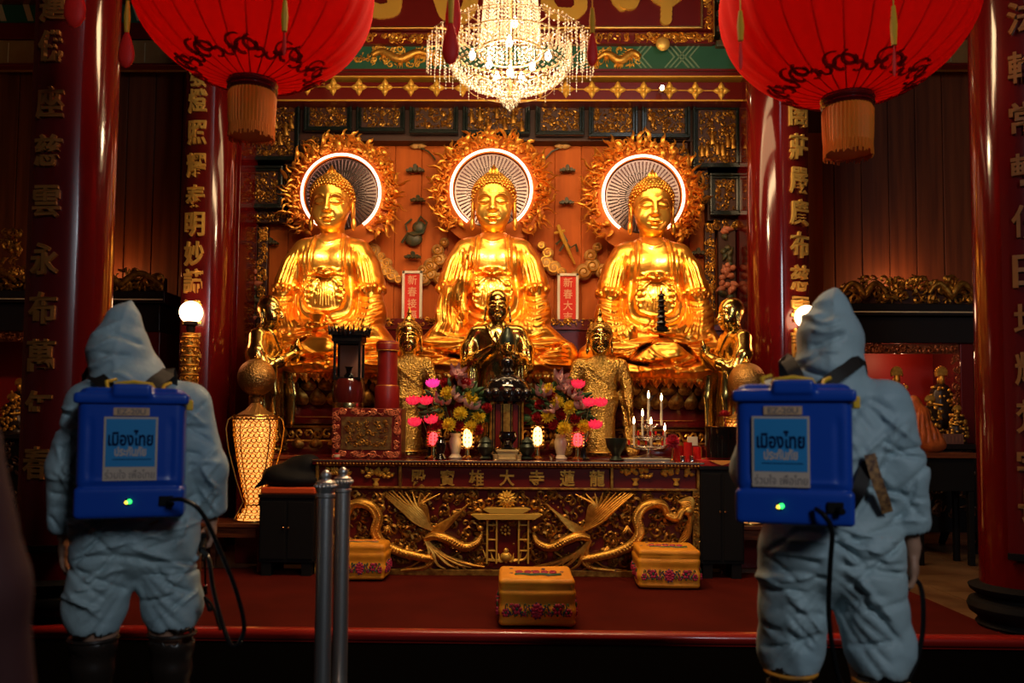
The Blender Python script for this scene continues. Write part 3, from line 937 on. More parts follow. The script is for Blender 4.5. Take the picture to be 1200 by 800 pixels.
def bare_carving(x0, y0, x1, y1, seed, label, Y=9.33, m_=None, size=.045, name='carved_bracket', group='unframed carved brackets under the panels', tilt=0):
    X, Z = U((x0 + x1) / 2, (y0 + y1) / 2, Y); w = (x1 - x0) * Y / F; h = (y1 - y0) * Y / F
    t = thing(name, label, 'carving', (X, Y, Z), 0, group)
    m = MB(); m.bx(-w / 2, w / 2, -.02, .06, -h / 2, h / 2); obj('backing_board', m, DARK_IN, t, smooth=0, bevel=.01)
    obj('carving', scrolls(w, h, seed, size, 1.4, y=-.02, bulge=.8, leaf=.5), m_ or G_DIM, t, smooth=60)
    return t
bare_carving(358, 160, 412, 188, 51, 'dark gilt leaf carving under the first small panel, above the left halo')
bare_carving(335, 197, 357, 228, 52, 'dark gilt leaf bracket right of the small left panel')
bare_carving(753, 167, 806, 193, 53, 'dark gilt leaf carving above the right halo')
bare_carving(809, 202, 830, 240, 54, 'dark gilt leaf bracket left of the small right panel')
bare_carving(296, 250, 345, 262, 55, 'narrow carved ledge under the small left panel')
bare_carving(836, 257, 868, 270, 56, 'narrow carved ledge under the small right panel')
# gilt pilaster strips and painted floral strips
for (a, b_, c_, d_, lab, mm, sz, nm, gr) in (
        (301, 264, 313, 440, 'narrow gilt carved strip left of the left Buddha', G_REL, .035, 'gilt_pilaster', 'gilt strips beside the Buddhas'),
        (826, 260, 838, 440, 'narrow gilt carved strip right of the right Buddha', G_REL, .035, 'gilt_pilaster', 'gilt strips beside the Buddhas')):
    bare_carving(a, b_, c_, d_, hash(lab) % 7 + 61, lab, 9.36, mm, sz, nm, gr)
for (a, c_, lab, sd) in ((291, 300, 'painted green and pink floral strip at the left edge of the shrine', 71), (842, 862, 'painted green and pink floral strip at the right edge of the shrine', 72)):
    Y = 9.33; X, Z = U((a + c_) / 2, 350, Y); w = (c_ - a) * Y / F; h = 1.65
    t = thing('floral_carving', lab, 'carving', (X, Y, Z), 0, 'painted floral strips')
    m = MB(); m.bx(-w / 2, w / 2, -.01, .06, -h / 2, h / 2); obj('backing_board', m, DARK_IN, t, smooth=0)
    g = MB(); p = MB(); rr = random.Random(sd)
    for k in range(46):
        q = rr.random() < .55
        zc = rr.uniform(-h / 2 + .04, h / 2 - .04)
        tgt = g if (math.sin(zc * 9 + sd) > -.1) else p
        if q: petal(tgt, (rr.uniform(-w / 2, w / 2) * .8, -.02, zc), rr.uniform(.08, .14), .035, .03, RY(rr.uniform(0, 6.3)))
        else: tgt.ball((rr.uniform(-w / 2, w / 2) * .7, -.03, zc), (.04, .03, .035), 8, 5)
    obj('green_leaves', g, DKGREEN, t, smooth=180); obj('pink_flowers', p, PINKP, t, smooth=180)

# ------------------------------------------------------------------ cornice, painted beam, name board
Y = 9.05
x0, x1 = -2.98, 3.0
zz = lambda py, Y=9.05: UZ(590, py, Y)
m = MB(); m.bx(x0, x1, Y, 9.5, zz(119), zz(96)); struct('beam_rosette', m, RED_PNL, smooth=0, bevel=.008)
m = MB(); m.bx(x0, x1, Y - .055, 9.5, zz(92.6), zz(90.8)); m.bx(x0, x1, Y - .012, 9.5, zz(118.6), zz(116.8)); struct('trim_gilt_line', m, YG, smooth=0, bevel=.006)
m = MB(); m.bx(x0, x1, Y - .05, 9.5, zz(91.5), zz(84)); struct('beam_red', m, RED_PNL, smooth=0, bevel=.01)
# back of the carved panels: vertical and horizontal rails
m = MB(); m.bx(x0, x1, 9.30, 9.5, zz(165, 9.3), zz(119, 9.3)); struct('beam_panel_rail', m, DARK_IN, smooth=0)
m = MB()
for (a, b_) in ((286, 356), (809, 876)):
    m.bx(UX(a, 160, 9.32), UX(b_, 160, 9.32), 9.31, 9.5, UZ(a, 205, 9.3), UZ(a, 112, 9.3))
m.bx(UX(286, 230, 9.32), UX(334, 230, 9.32), 9.31, 9.5, UZ(300, 250, 9.3), UZ(300, 190, 9.3))
m.bx(UX(829, 230, 9.32), UX(876, 230, 9.32), 9.31, 9.5, UZ(850, 258, 9.3), UZ(850, 196, 9.3))
struct('beam_corner_board', m, DARK_IN, smooth=0)
# rosettes: four petals with a gold line between them
proto = None
rx = [330 + k * 30.3 for k in range(18)]
for k, px in enumerate(rx):
    X, Z = U(px, 102 + (px - 400) * .0105, Y)
    if proto is None:
        proto = thing('gilt_rosette', 'x', 'ornament', (X, Y, Z), 0, 'gilt rosettes along the red beam')
        m = MB()
        for a in range(4):
            petal(m, (0, -.004, 0), .10 if a % 2 == 0 else .095, .036, .022, RY(a * PI / 2))
        obj('petals', m, YG, proto, smooth=180)
        m = MB(); m.ball((0, -.02, 0), (.022, .02, .022), 10, 6); obj('boss', m, YG, proto, smooth=180)
        r = proto
    else: r = dup(proto, (X, Y, Z), 'x')
    order = ['first', 'second', 'third', 'fourth', 'fifth', 'sixth', 'seventh', 'eighth', 'ninth', 'tenth', 'eleventh', 'twelfth', 'thirteenth', 'fourteenth', 'fifteenth', 'sixteenth', 'seventeenth', 'eighteenth']
    r['label'] = 'four-petalled gilt rosette on the red beam, ' + order[k] + ' from the left'
m = MB()
for k in range(17):
    a = UX(rx[k], 102, Y) + .09; b_ = UX(rx[k + 1], 102, Y) - .09; z = (UZ(rx[k], 102 + (rx[k] - 400) * .0105, Y) + UZ(rx[k + 1], 102 + (rx[k + 1] - 400) * .0105, Y)) / 2
    m.tube([(a, Y - .008, z), (b_, Y - .008, z)], .007, 6)
struct('trim_rosette_line', m, YG)

# ceiling spot lamps with visible bulbs
BULB = mat('lit lamp bulb', (1, .9, .7), .5, emit=(1.0, .80, .50), estr=60)
for px, py, lab in ((376, 95, 'small lit spot lamp on the red beam above the left Buddha'), (776, 103, 'small lit spot lamp on the red beam above the right Buddha')):
    X, Z = U(px, py, Y - .16)
    t = thing('spot_lamp', lab, 'lamp', (X, Y - .16, Z), 0, 'spot lamps on the beam')
    m = MB(); m.lathe([(.02, -.0), (.030, .0), (.034, .05), (.02, .07), (.001, .075)], seg=16); m.xf(RX(-PI / 2)); obj('housing', m, BRASS, t)
    m = MB(); m.ball((0, -.01, 0), .022, 12, 8); obj('bulb', m, BULB, t, smooth=180)
    m = MB(); m.tube([(0, .06, 0), (0, .10, .0), (0, .165, .03)], .008, 6); obj('arm', m, BRASS, t)

# painted green beam with gold dragons
Yb = 8.99
zb = lambda py: UZ(590, py, Yb)
xl, xr = UX(395, 66, Yb) - 1.0, UX(838, 66, Yb) + .45
m = MB(); m.bx(xl, xr, Yb, Yb + .35, zb(84), zb(53)); struct('beam_painted', m, GREEN, smooth=0, bevel=.01)
m = MB(); m.bx(xl, xr, Yb - .02, Yb, zb(53), zb(50)); m.bx(xl, xr, Yb - .02, Yb, zb(84), zb(81.5)); struct('trim_beam_red', m, RED_PNL, smooth=0)
def dragon(name, cx, cy, L, amp, label, flip=1):
    X, Z = U(cx, cy, Yb); t = thing(name, label, 'painted relief', (X, Yb - .004, Z), 0, 'gold dragons on the green beam')
    m = MB(); n = 44; P = []; rr = []
    for i in range(n):
        u = i / (n - 1); P.append((flip * (u - .5) * L, -.012, amp * math.sin(u * 11) * (1 - .3 * u))); rr.append(.036 * (.35 + 1.0 * math.sin(PI * min(1, u * .85 + .15))))
    m.tube(P, rr, 6)
    obj('body', m, G_REL, t, smooth=180)
    m = MB()
    for i in range(1, n, 2):
        p = np.array(P[i]); m.tube([p, p + np.array((.02 * flip, -.01, .045)), p + np.array((.05 * flip, 0, .055))], [.010, .008, .001], 4)
    for u in (.2, .45, .7, .9):
        p = np.array(P[int(u * n)])
        for da in (-.6, -.2, .2):
            m.tube([p, p + np.array((.05 * math.sin(da), -.01, -.06)), p + np.array((.08 * math.sin(da), 0, -.10))], [.012, .008, .002], 4)
    obj('crest_and_claws', m, G_REL, t)
    m = MB(); hx = flip * L / 2; m.ball((hx, -.02, P[-1][2]), (.06, .03, .045), 10, 6)
    for k in range(7):
        a = k * .5 - 1.5; m.tube([(hx, -.02, P[-1][2]), (hx + flip * .06 * math.cos(a), -.03, P[-1][2] + .07 * math.sin(a)), (hx + flip * .12 * math.cos(a + .4), -.01, P[-1][2] + .12 * math.sin(a + .4))], [.014, .01, .002], 4)
    obj('head', m, G_REL, t, smooth=60)
    q = scrolls(L * 1.05, .24, int(cx), .05, .9, bulge=.35, leaf=.5); obj('cloud_scrolls', q, YG, t, smooth=60)
dragon('gold_dragon', 475, 66, .72, .045, 'gold dragon relief on the green beam left of the chandelier')
dragon('gold_dragon', 722, 68, .50, .045, 'gold dragon relief on the green beam right of the chandelier', -1)
for px, lab in ((424, 'small gold flower relief on the green beam beside the left lantern'), (506, 'small gold cloud relief on the green beam behind the chandelier fringe')):
    X, Z = U(px, 67, Yb); m = scrolls(.2, .12, px, .04, 1.0, bulge=.4); o = obj('gilt_flower', m, G_REL, loc=(X, Yb, Z)); tag(o, lab, 'painted relief', 'gilt flowers on the beam')
# green and cream fretwork at the right of the beam
m = MB()
for k, px in enumerate((762, 790, 818)):
    for j, ww in enumerate((0, 6, 12)):
        a = UX(px + ww - 12, 67, Yb); zc = zb(67); d = .10 if k % 2 else -.10
        m.prism([(a, zc + .12), (a + .02, zc + .12), (a + .02 + d, zc), (a + .02, zc - .12), (a, zc - .12), (a + d, zc)], Yb - .012, Yb)
struct('trim_beam_fret', m, GREEN_L, smooth=0)

# carved gilt frieze and the great name board
Yn = 8.92
zn = lambda py: UZ(630, py, Yn)
xl, xr = UX(300, 45, Yn), UX(836, 45, Yn)
m = MB(); m.bx(xl, xr, Yn, 9.45, zn(51), zn(38)); struct('beam_frieze', m, RED_PNL, smooth=0)
f = scrolls(UX(836, 45, Yn) - UX(385, 45, Yn), .11, 88, .05, 1.7, bulge=.8, leaf=.5)
o = obj('gilt_frieze', f, G_REL, loc=((UX(836, 45, Yn) + UX(385, 45, Yn)) / 2, Yn, zn(44.5))); tag(o, 'gilt scroll carving running under the great name board', 'carving')
sb = thing('name_board', 'great maroon name board with large gold characters above the chandelier', 'sign', ((xl + xr) / 2, Yn - .02, zn(37)))
W2 = (xr - xl) / 2; H2 = CEIL - zn(37) - .09
m = MB(); m.bx(-W2, W2, -.03, .12, 0, H2); obj('board', m, RED_PNL, sb, smooth=0)
m = MB()
m.bx(-W2, W2 - .13, -.06, -.02, 0, .025); m.bx(W2 - .15, W2 - .125, -.06, -.02, 0, H2); m.bx(W2 - .02, W2, -.07, -.02, -.09, H2)
obj('gilt_moulding', m, G_TRIM, sb, smooth=0, bevel=.006)
c = scrolls(.10, H2, 5, .05, 1.6, bulge=.8); c.xf(T(W2 - .075, -.03, H2 / 2)); obj('carved_border', c, G_REL, sb)
X0 = (xl + xr) / 2
def sp(px, py):      # photo point to board coordinates
    x, z = U(px, py, Yn - .05); return (x - X0, z - zn(37))
def fat(mb, pts, r):
    n = 3
    P = [sp(*p) for p in pts]; Q = []
    for i in range(len(P) - 1):
        for t_ in np.linspace(0, 1, 8, endpoint=False): Q.append((P[i][0] + (P[i + 1][0] - P[i][0]) * t_, P[i][1] + (P[i + 1][1] - P[i][1]) * t_))
    Q.append(P[-1])
    Q = np.array(Q)
    for _ in range(3): Q[1:-1] = (Q[:-2] + 2 * Q[1:-1] + Q[2:]) / 4
    mb.tube([(q[0], -.03, q[1]) for q in Q], r * Yn / F, 12, flat=.22) if False else ribbon(mb, Q, r * Yn / F)
class _K: pass
def ribbon(mb, Q, r):
    """brush stroke with round ends, a flat slab on the board"""
    T_ = np.gradient(Q, axis=0); T_ /= np.linalg.norm(T_, axis=1)[:, None] + 1e-9
    N_ = np.stack([-T_[:, 1], T_[:, 0]], 1)
    for i_, q in enumerate(Q[::2]): mb.prism([(q[0] + r * math.cos(a), q[1] - r * math.sin(a)) for a in np.linspace(0, 2 * PI, 25)[:-1]][::-1], -.05 - .0006 * i_ - .0125 * ribbon.k, -.03)
    ribbon.k += 1
    return
    L = list(Q + N_ * r); Rr = list(Q - N_ * r)
    cap1 = [Q[-1] + r * (T_[-1] * math.sin(a) + N_[-1] * math.cos(a)) for a in np.linspace(0, PI, 8)[1:-1]]
    cap0 = [Q[0] + r * (-T_[0] * math.sin(a) - N_[0] * math.cos(a)) for a in np.linspace(0, PI, 8)[1:-1]]
    poly = L + cap1 + Rr[::-1] + cap0
    mb.prism([tuple(p) for p in poly][::-1], -.062, -.03)
ribbon.k = 0
strokes = [[([(432, -30), (428, 8), (445, 15), (462, 12), (464, -8), (460, -30)], 9)],
           [([(516, -40), (515, -5), (522, 16), (531, 20)], 9), ([(556, -45), (554, -8), (549, 14), (541, 21)], 9), ([(520, -20), (550, -22)], 7)],
           [([(642, -40), (641, 5), (650, 17), (672, 18), (681, 10), (679, -12)], 8), ([(642, -14), (676, -16)], 6)],
           [([(720, -40), (721, 0), (729, 8)], 6.5), ([(746, -40), (744, -4), (740, 6), (733, 5)], 7.5)],
           [([(764, -30), (766, -4), (782, 5), (797, -6), (798, -30)], 7), ([(782, -30), (781, 0), (780, 24)], 7)]]
for st in strokes:
    m = MB(); ribbon.k = 0
    for pts, r in st: fat(m, pts, r)
    obj('gold_character', m, YG, sb, smooth=0)
X, Z = U(778, 48, Yn - .12); m = MB(); m.ball((0, 0, 0), (.075, .04, .075), 16, 10); o = obj('gilt_boss', m, G_LETTER, loc=(X, Yn - .05, Z), smooth=180); tag(o, 'round gilt boss under the right end of the name board', 'ornament')
# dark brackets right of the name board
m = MB()
for k in range(4):
    z = zn(54) + k * .16; m.bx(xr + .03, xr + .33, Yn, Yn + .2, z, z + .07); m.bx(xr + .08, xr + .26, Yn - .06, Yn + .2, z + .07, z + .14)
o = obj('bracket_set', m, DKGREEN, smooth=0, bevel=.015); tag(o, 'dark green stacked roof bracket right of the name board', 'bracket')

# ------------------------------------------------------------------ halos with flames
NEON = mat('lit neon tube', (1, .8, .7), .5, emit=(1.0, .50, .34), estr=7)
MIRROR = mat('fluted mirror glass', (.17, .13, .13), .22, .9, bump=.1, bscale=15)
FLUTE = mat('silver flutes', (.20, .16, .16), .35, .9)
RIMGOLD = mat('orange gilt rim', (.55, .14, .02), .5, .5)
def flame(m, cx, cz, ang, L, w, curl, y):
    n = 7; P = []; rr = []
    x, z = cx, cz; a = ang
    for i in range(n):
        t_ = i / (n - 1); P.append((x, y - .03 * math.sin(PI * t_), z)); rr.append(w * (1.0 - t_) ** .8 * (.55 + .9 * t_ * (1 - t_) * 2) + .002)
        x += L / n * math.cos(a); z += L / n * math.sin(a); a += curl * (1 if i < 3 else -1.7)
    m.tube(P, rr, 5, flat=.55)
def halo(i, cx, cy, rn_, label, seed):
    Y = 9.22; X, Z = U(cx, cy, Y)
    t = thing('flaming_halo', label, 'halo', (X, Y, Z), 0, 'round flaming halos behind the Buddhas')
    R = rn_ * Y / F
    m = MB(); m.lathe([(.001, 0), (R * .94, 0), (R * .94, .02), (.001, .02)], seg=64); m.xf(RX(PI / 2)); obj('mirror_disc', m, MIRROR, t, smooth=30)
    m = MB()
    for j in range(56):
        a = 2 * PI * j / 56
        for r0, r1, w in ((.28, .60, .006), (.64, .90, .009)):
            m.tube([(R * r0 * math.cos(a), -.024, R * r0 * math.sin(a)), (R * r1 * math.cos(a), -.024, R * r1 * math.sin(a))], [w * .5, w], 4)
    for rr_ in (.62, .44):
        for j in range(40):
            a = 2 * PI * j / 40; m.ball((R * rr_ * math.cos(a), -.026, R * rr_ * math.sin(a)), .010, 6, 4)
    obj('silver_rays', m, FLUTE, t)
    m = MB(); n = 72
    V = []; 
    m.lathe([(R * .95, .0), (R * .97, .05), (R * 1.10, .05), (R * 1.20, .02), (R * 1.45, .0)], seg=72); m.xf(RX(PI / 2))
    obj('gilt_rim', m, RIMGOLD, t)
    m = MB()
    a0, a1 = -PI / 2 + .62, 1.5 * PI - .62
    m.tube([(R * 1.0 * math.cos(a), -.075, R * 1.0 * math.sin(a)) for a in np.linspace(a0, a1, 70)], .0062, 8)
    m.tube([(R * 1.045 * math.cos(a), -.07, R * 1.045 * math.sin(a)) for a in np.linspace(a0, a1, 70)], .0035, 6)
    obj('neon_tube', m, NEON, t)
    rnd = random.Random(seed); m = MB()
    for ring, (rf, L, w, nn) in enumerate(((1.16, .13, .036, 50), (1.32, .16, .036, 50), (1.46, .18, .032, 44))):
        for j in range(nn):
            a = 2 * PI * (j + rnd.random() * .7) / nn
            if -2.25 < (a if a < PI else a - 2 * PI) < -.9: continue
            rr_ = R * rf * rnd.uniform(.94, 1.05)
            flame(m, rr_ * math.cos(a), rr_ * math.sin(a), a + rnd.uniform(-.9, .9) + (.5 if ring == 2 else 0) * (1 if math.cos(a) > 0 else -1), L * rnd.uniform(.75, 1.25), w, rnd.uniform(.2, .55) * rnd.choice((-1, 1)), -.03 + ring * .008 - rnd.random() * .03)
    for j in range(130):
        a = rnd.uniform(-.75, PI + .75); rr_ = R * rnd.uniform(1.14, 1.5)
        spiral(m, rr_ * math.cos(a), rr_ * math.sin(a), rnd.uniform(.025, .05), 1.1, rnd.uniform(0, 6), rnd.choice((-1, 1)), .010, y=-.03, n=8, seg=4)
    obj('flame_carving', m, G_FLAME, t, smooth=60)
halo(0, 401, 228, 45.5, 'round halo with carved flames behind the head of the left Buddha', 3)
halo(1, 576, 224, 46.5, 'round halo with carved flames behind the head of the middle Buddha', 4)
halo(2, 753, 231, 46.5, 'round halo with carved flames behind the head of the right Buddha', 5)

# gilt clouds flanking the Buddhas, low relief on the wall
CLOUD = mat('pale gilt cloud', (.62, .36, .11), .5, .25, col2=(.45, .2, .05), vscale=9)
def cloud(cx, cy, s, flip, label, mm=None, name='carved_cloud', group='gilt clouds on the wall', Y=9.42):
    X, Z = U(cx, cy, Y); k = s * Y / F
    t = thing(name, label, 'wall ornament', (X, Y, Z), 0, group)
    m = MB(); c = MB()
    for (x, z, r) in ((0, 0, 9), (-13, -2, 7), (13, -2, 7), (0, 8, 7), (-22, -4, 4), (22, -4, 4)) if mm else ((0, 0, 10), (-12, -6, 9), (10, -7, 10), (2, 12, 8), (-6, 22, 6), (20, -13, 7), (-20, -12, 6)):
        m.lathe([(.001, -.05), (r * k * .7, -.045), (r * k, -.02), (r * k, .0)], seg=18, c=(0, 0, 0))
        V = m.v[-1]; m.v[-1] = np.stack([V[:, 0] + flip * x * k, V[:, 2], V[:, 1] + z * k], 1)
        spiral(c, flip * x * k, z * k, r * k * .85, 1.6, 1.0, flip, .008, y=-.045, n=16, seg=5, bulge=.1)
    obj('cloud_body', m, mm or CLOUD, t, smooth=60); obj('swirls', c, mm or G_REL, t)
for a in ((436, 305, 1.0, 1, 'gilt cloud relief right of the left Buddha'), (515, 305, .95, -1, 'gilt cloud relief left of the middle Buddha'), (640, 308, .9, 1, 'gilt cloud relief right of the middle Buddha'),
          (694, 312, 1.0, -1, 'gilt cloud relief left of the right Buddha'), (452, 318, .8, 1, 'low gilt cloud relief beside the left red paper sign'), (505, 322, .8, -1, 'low gilt cloud relief right of the left red paper sign')):
    cloud(*a)
for a in ((487, 199, .42, 1, 'small dark green cloud relief high between the left and middle halos'), (490, 234, .34, -1, 'small dark green cloud relief left of the middle halo'),
          (665, 199, .36, 1, 'small dark green cloud relief high between the middle and right halos'), (664, 237, .34, 1, 'small dark green cloud relief right of the middle halo'),
          (484, 300, .38, -1, 'small dark green cloud relief under the dark figure on the wall'), (318, 284, .36, 1, 'small dark green cloud relief left of the left Buddha'),
          (818, 296, .36, 1, 'small dark green cloud relief right of the right Buddha'), (680, 393, .45, 1, 'small dark green cloud relief low on the wall beside the right Buddha')):
    cloud(*a, mm=DKGREEN, name='dark_cloud', group='small dark green clouds on the wall')
# dark robed figure and the gilt sword with ribbon on the wall
X, Z = U(488, 274, 9.45); t = thing('wall_emblem', 'dark green gourd-shaped emblem on the wall between the left and middle Buddhas', 'wall ornament', (X, 9.45, Z))
m = MB(); m.ball((.03, -.02, .07), (.075, .03, .07), 12, 8); m.ball((-.03, -.02, -.06), (.10, .035, .085), 12, 8); obj('gourd', m, DKGREEN, t, smooth=180)
m = MB(); m.tube([(-.16, -.03, -.11), (-.09, -.05, .0), (-.02, -.06, -.03), (.08, -.05, .0), (.12, -.04, .12), (.05, -.03, .19), (.0, -.04, .1)], .014, 6); m.tube([(-.10, -.03, .03), (-.12, -.03, .10), (-.05, -.03, .16)], .012, 6); obj('ribbon', m, DKGREEN, t)
X, Z = U(664, 285, 9.45); t = thing('wall_emblem', 'gilt and green sword emblem with ribbon on the wall left of the right Buddha', 'wall ornament', (X, 9.45, Z))
m = MB(); m.tube([(-.10, -.03, .19), (-.04, -.05, .03), (.09, -.03, -.24)], [.04, .046, .020], 8, flat=.6); m.tube([(-.14, -.05, .10), (-.02, -.06, .13)], .016, 6); obj('sword', m, YG, t)
m = MB(); m.tube([(-.12, -.03, -.02), (-.05, -.05, .04), (.04, -.05, -.06), (.10, -.04, -.02), (.12, -.03, -.10)], .015, 6); m.tube([(-.05, -.04, .10), (.0, -.06, .02), (-.08, -.05, -.10)], .014, 6); obj('ribbon', m, DKGREEN, t)
for px, lab in ((490, 'small gilt flower spray at the top of the wall left of the middle halo'), (659, 'small gilt flower spray at the top of the wall right of the middle halo')):
    X, Z = U(px, 172, 9.44); t = thing('flower_spray', lab, 'wall ornament', (X, 9.44, Z), 0, 'flower sprays at the top of the wall')
    m = MB()
    for k in range(7): petal(m, (0, -.01, 0), .10, .03, .02, RY(k * .5 - 1.5))
    obj('petals', m, CLOUD, t, smooth=180)
    m = MB(); s_ = 1 if px < 600 else -1; m.tube([(0, -.01, 0), (s_ * .12, -.02, -.06), (s_ * .20, -.01, -.15)], .01, 5); obj('stem', m, DKGREEN, t)

# red new-year papers in white frames
for px0, py0, px1, py1, chars, lab in ((471, 317, 495, 378, '新春接福', 'red paper sign in white frame left of the middle Buddha, reading 新春接福'),
                                       (653, 320, 678, 380, '新春大吉', 'red paper sign in white frame right of the middle Buddha, reading 新春大吉')):
    Y = 9.30; X, Z = U((px0 + px1) / 2, (py0 + py1) / 2, Y); w = (px1 - px0) * Y / F; h = (py1 - py0) * Y / F
    t = thing('paper_sign', lab, 'sign', (X, Y, Z), 0, 'red new year papers')
    m = MB()
    for b in ((-w / 2, w / 2, h / 2 - .03, h / 2), (-w / 2, w / 2, -h / 2, -h / 2 + .03), (-w / 2, -w / 2 + .03, -h / 2, h / 2), (w / 2 - .03, w / 2, -h / 2, h / 2)): m.bx(b[0], b[1], -.02, .01, b[2], b[3])
    obj('frame', m, WHITE_FR, t, smooth=0, bevel=.004)
    m = MB(); m.bx(-w / 2 + .02, w / 2 - .02, -.006, .008, -h / 2 + .02, h / 2 - .02); obj('red_paper', m, RED_PAPER, t, smooth=0)
    pi_ = mat('pale gold ink', (.85, .42, .22), .5)
    for k, ch in enumerate(chars): obj('gold_character', hanzi(ch, .10, .105, .003, .01), pi_, t, smooth=0, loc=(0, -.006, h / 2 - .10 - k * (h - .18) / 3))
# low ledge with carved gilt front behind the Buddhas
Y = 9.25
m = MB(); m.bx(-2.6, 2.14, Y, WY - .03, DAIS_Z, UZ(600, 386, Y)); o = obj('rear_ledge', m, RED_DK, smooth=0, bevel=.01); tag(o, 'low dark ledge behind the Buddhas below the red paper signs', 'ledge')
z = UZ(600, 381, Y); f = scrolls(4.7, .10, 9, .04, 1.2, bulge=.6); o = obj('ledge_carving', f, G_REL, loc=(-.22, Y - .035, z + .03)); tag(o, 'narrow gilt carved band along the ledge behind the Buddhas', 'carving')
m = MB(); m.bx(-2.6, 2.14, Y - .03, Y - .002, UZ(600, 386, Y), UZ(600, 374, Y)); o = obj('ledge_rail', m, RED_PNL, smooth=0); tag(o, 'thin maroon rail carrying the gilt carved band behind the Buddhas', 'rail')
# ------------------------------------------------------------------ red silk lanterns
SILK = mat('red lantern silk', (.55, .006, .004), .85, spec=.15)
N_, L_, B_ = nodes_of(SILK)
tr_ = N_.new('ShaderNodeBsdfTranslucent'); tr_.inputs['Color'].default_value = (.80, .008, .004, 1)
mx_ = N_.new('ShaderNodeMixShader'); mx_.inputs['Fac'].default_value = .45
L_.new(B_.outputs[0], mx_.inputs[1]); L_.new(tr_.outputs[0], mx_.inputs[2]); L_.new(mx_.outputs[0], N_['Material Output'].inputs['Surface'])
EMB = SILK.copy(); EMB.name = 'dark red embroidery'
EMB.node_tree.nodes['Mix Shader'].inputs['Fac'].default_value = .36
EMB.node_tree.nodes['Principled BSDF'].inputs['Base Color'].default_value = (.25, .004, .003, 1)
RIB = mat('dark red lantern rib', (.16, .004, .003), .5)
FRINGE = mat('orange silk fringe', (.80, .19, .008), .7, bump=.4, bscale=60, stretch=(1, 1, .03))
CORD_Y = mat('yellow silk cord', (.85, .42, .02), .6)
CHARM_R = mat('red silk charm', (.90, .018, .010), .6)
def lantern(cx, y_bot, halfw, Y, label, ph):
    X, Zb = U(cx, y_bot, Y); R = halfw * Y / F; H = R * .80
    zc = Zb + H
    t = thing('silk_lantern', label, 'lantern', (X, Y, zc), ph, 'big round red lanterns')
    n = 26
    prof = [(R * max(.20, math.cos(a)), H * math.sin(a)) for a in np.linspace(-1.36, 1.36, 36)]
    m = MB(); m.lathe(prof, seg=n * 6, fn=lambda a, z: 1 - .016 * np.abs(np.cos(a * n / 2)) ** 6)
    m.f = [f for f in m.f if len(f) == 4]; m.m = [0] * len(m.f)
    obj('silk_skin', m, SILK, t, smooth=180)
    m = MB()
    for j in range(n):
        a = 2 * PI * (j + .5) / n
        m.tube([(r * .988 * math.cos(a), r * .988 * math.sin(a), z) for r, z in prof[::2]], .0035, 5)
    obj('rib_cage', m, EMB, t)
    # embroidered dark cloud motif round the bottom
    m = MB()
    for j in range(9):
        a = 2 * PI * j / 9
        for k, (da, u, rr) in enumerate(((0, -1.06, .055), (-.13, -1.0, .04), (.13, -1.0, .04), (-.24, -1.08, .03), (.24, -1.08, .03))):
            P = []
            for q in range(15):
                b = q / 14 * 5.0 + k
                uu = u + rr / R * 1.5 * math.sin(b) * (1 - q / 22); aa = a + da + rr / R * 2.4 * math.cos(b) * (1 - q / 22)
                r = R * max(.2, math.cos(uu)) * 1.004; P.append((r * math.cos(aa), r * math.sin(aa), H * math.sin(uu) - .003))
            m.tube(P, .010, 4, flat=.5)
    obj('cloud_embroidery', m, EMB, t)
    m = MB(); zb = -H * .98
    m.lathe([(R * .20, zb + .03), (R * .205, zb - .02), (R * .19, zb - .03), (R * .20, zb - .04), (R * .19, zb - .055), (R * .165, zb - .06)], seg=32)
    for k in range(2): m.tube([(R * .20 * math.cos(a), R * .20 * math.sin(a), zb - .012 - k * .03) for a in np.linspace(0, 2 * PI, 33)[:-1]], .006, 6, closed=True)
    obj('bottom_collar', m, RED_DK, t)
    m = MB()
    Lf = R * .36
    m.lathe([(R * .175, zb - .05), (R * .195, zb - .08), (R * .19, zb - .06 - Lf * .6), (R * .18, zb - .06 - Lf)], seg=120, fn=lambda a, z: 1 + .03 * np.sin(a * 40))
    rr_ = random.Random(5)
    for j in range(80):
        a = 2 * PI * j / 80; r = R * .185
        m.tube([(r * math.cos(a), r * math.sin(a), zb - .06 - Lf * .8), (r * 1.01 * math.cos(a), r * 1.01 * math.sin(a), zb - .06 - Lf - rr_.uniform(.005, .03))], .004, 4)
    obj('silk_fringe', m, FRINGE, t)
    m = MB(); m.lathe([(R * .22, H * .96), (R * .24, H * 1.0), (R * .24, H * 1.1), (R * .1, H * 1.14)], seg=32); obj('top_collar', m, RED_DK, t)
    m = MB(); m.tube([(0, 0, H * 1.12), (0, 0, CEIL - zc)], .012, 6); obj('hanging_cord', m, CORD_Y, t)
    return t, X, zc
LAN = [lantern(296, 99, 143, 4.6, 'big red silk lantern hanging upper left with an orange fringe', .0),
       lantern(993, 117, 148, 4.55, 'big red silk lantern hanging upper right with an orange fringe', .1)]

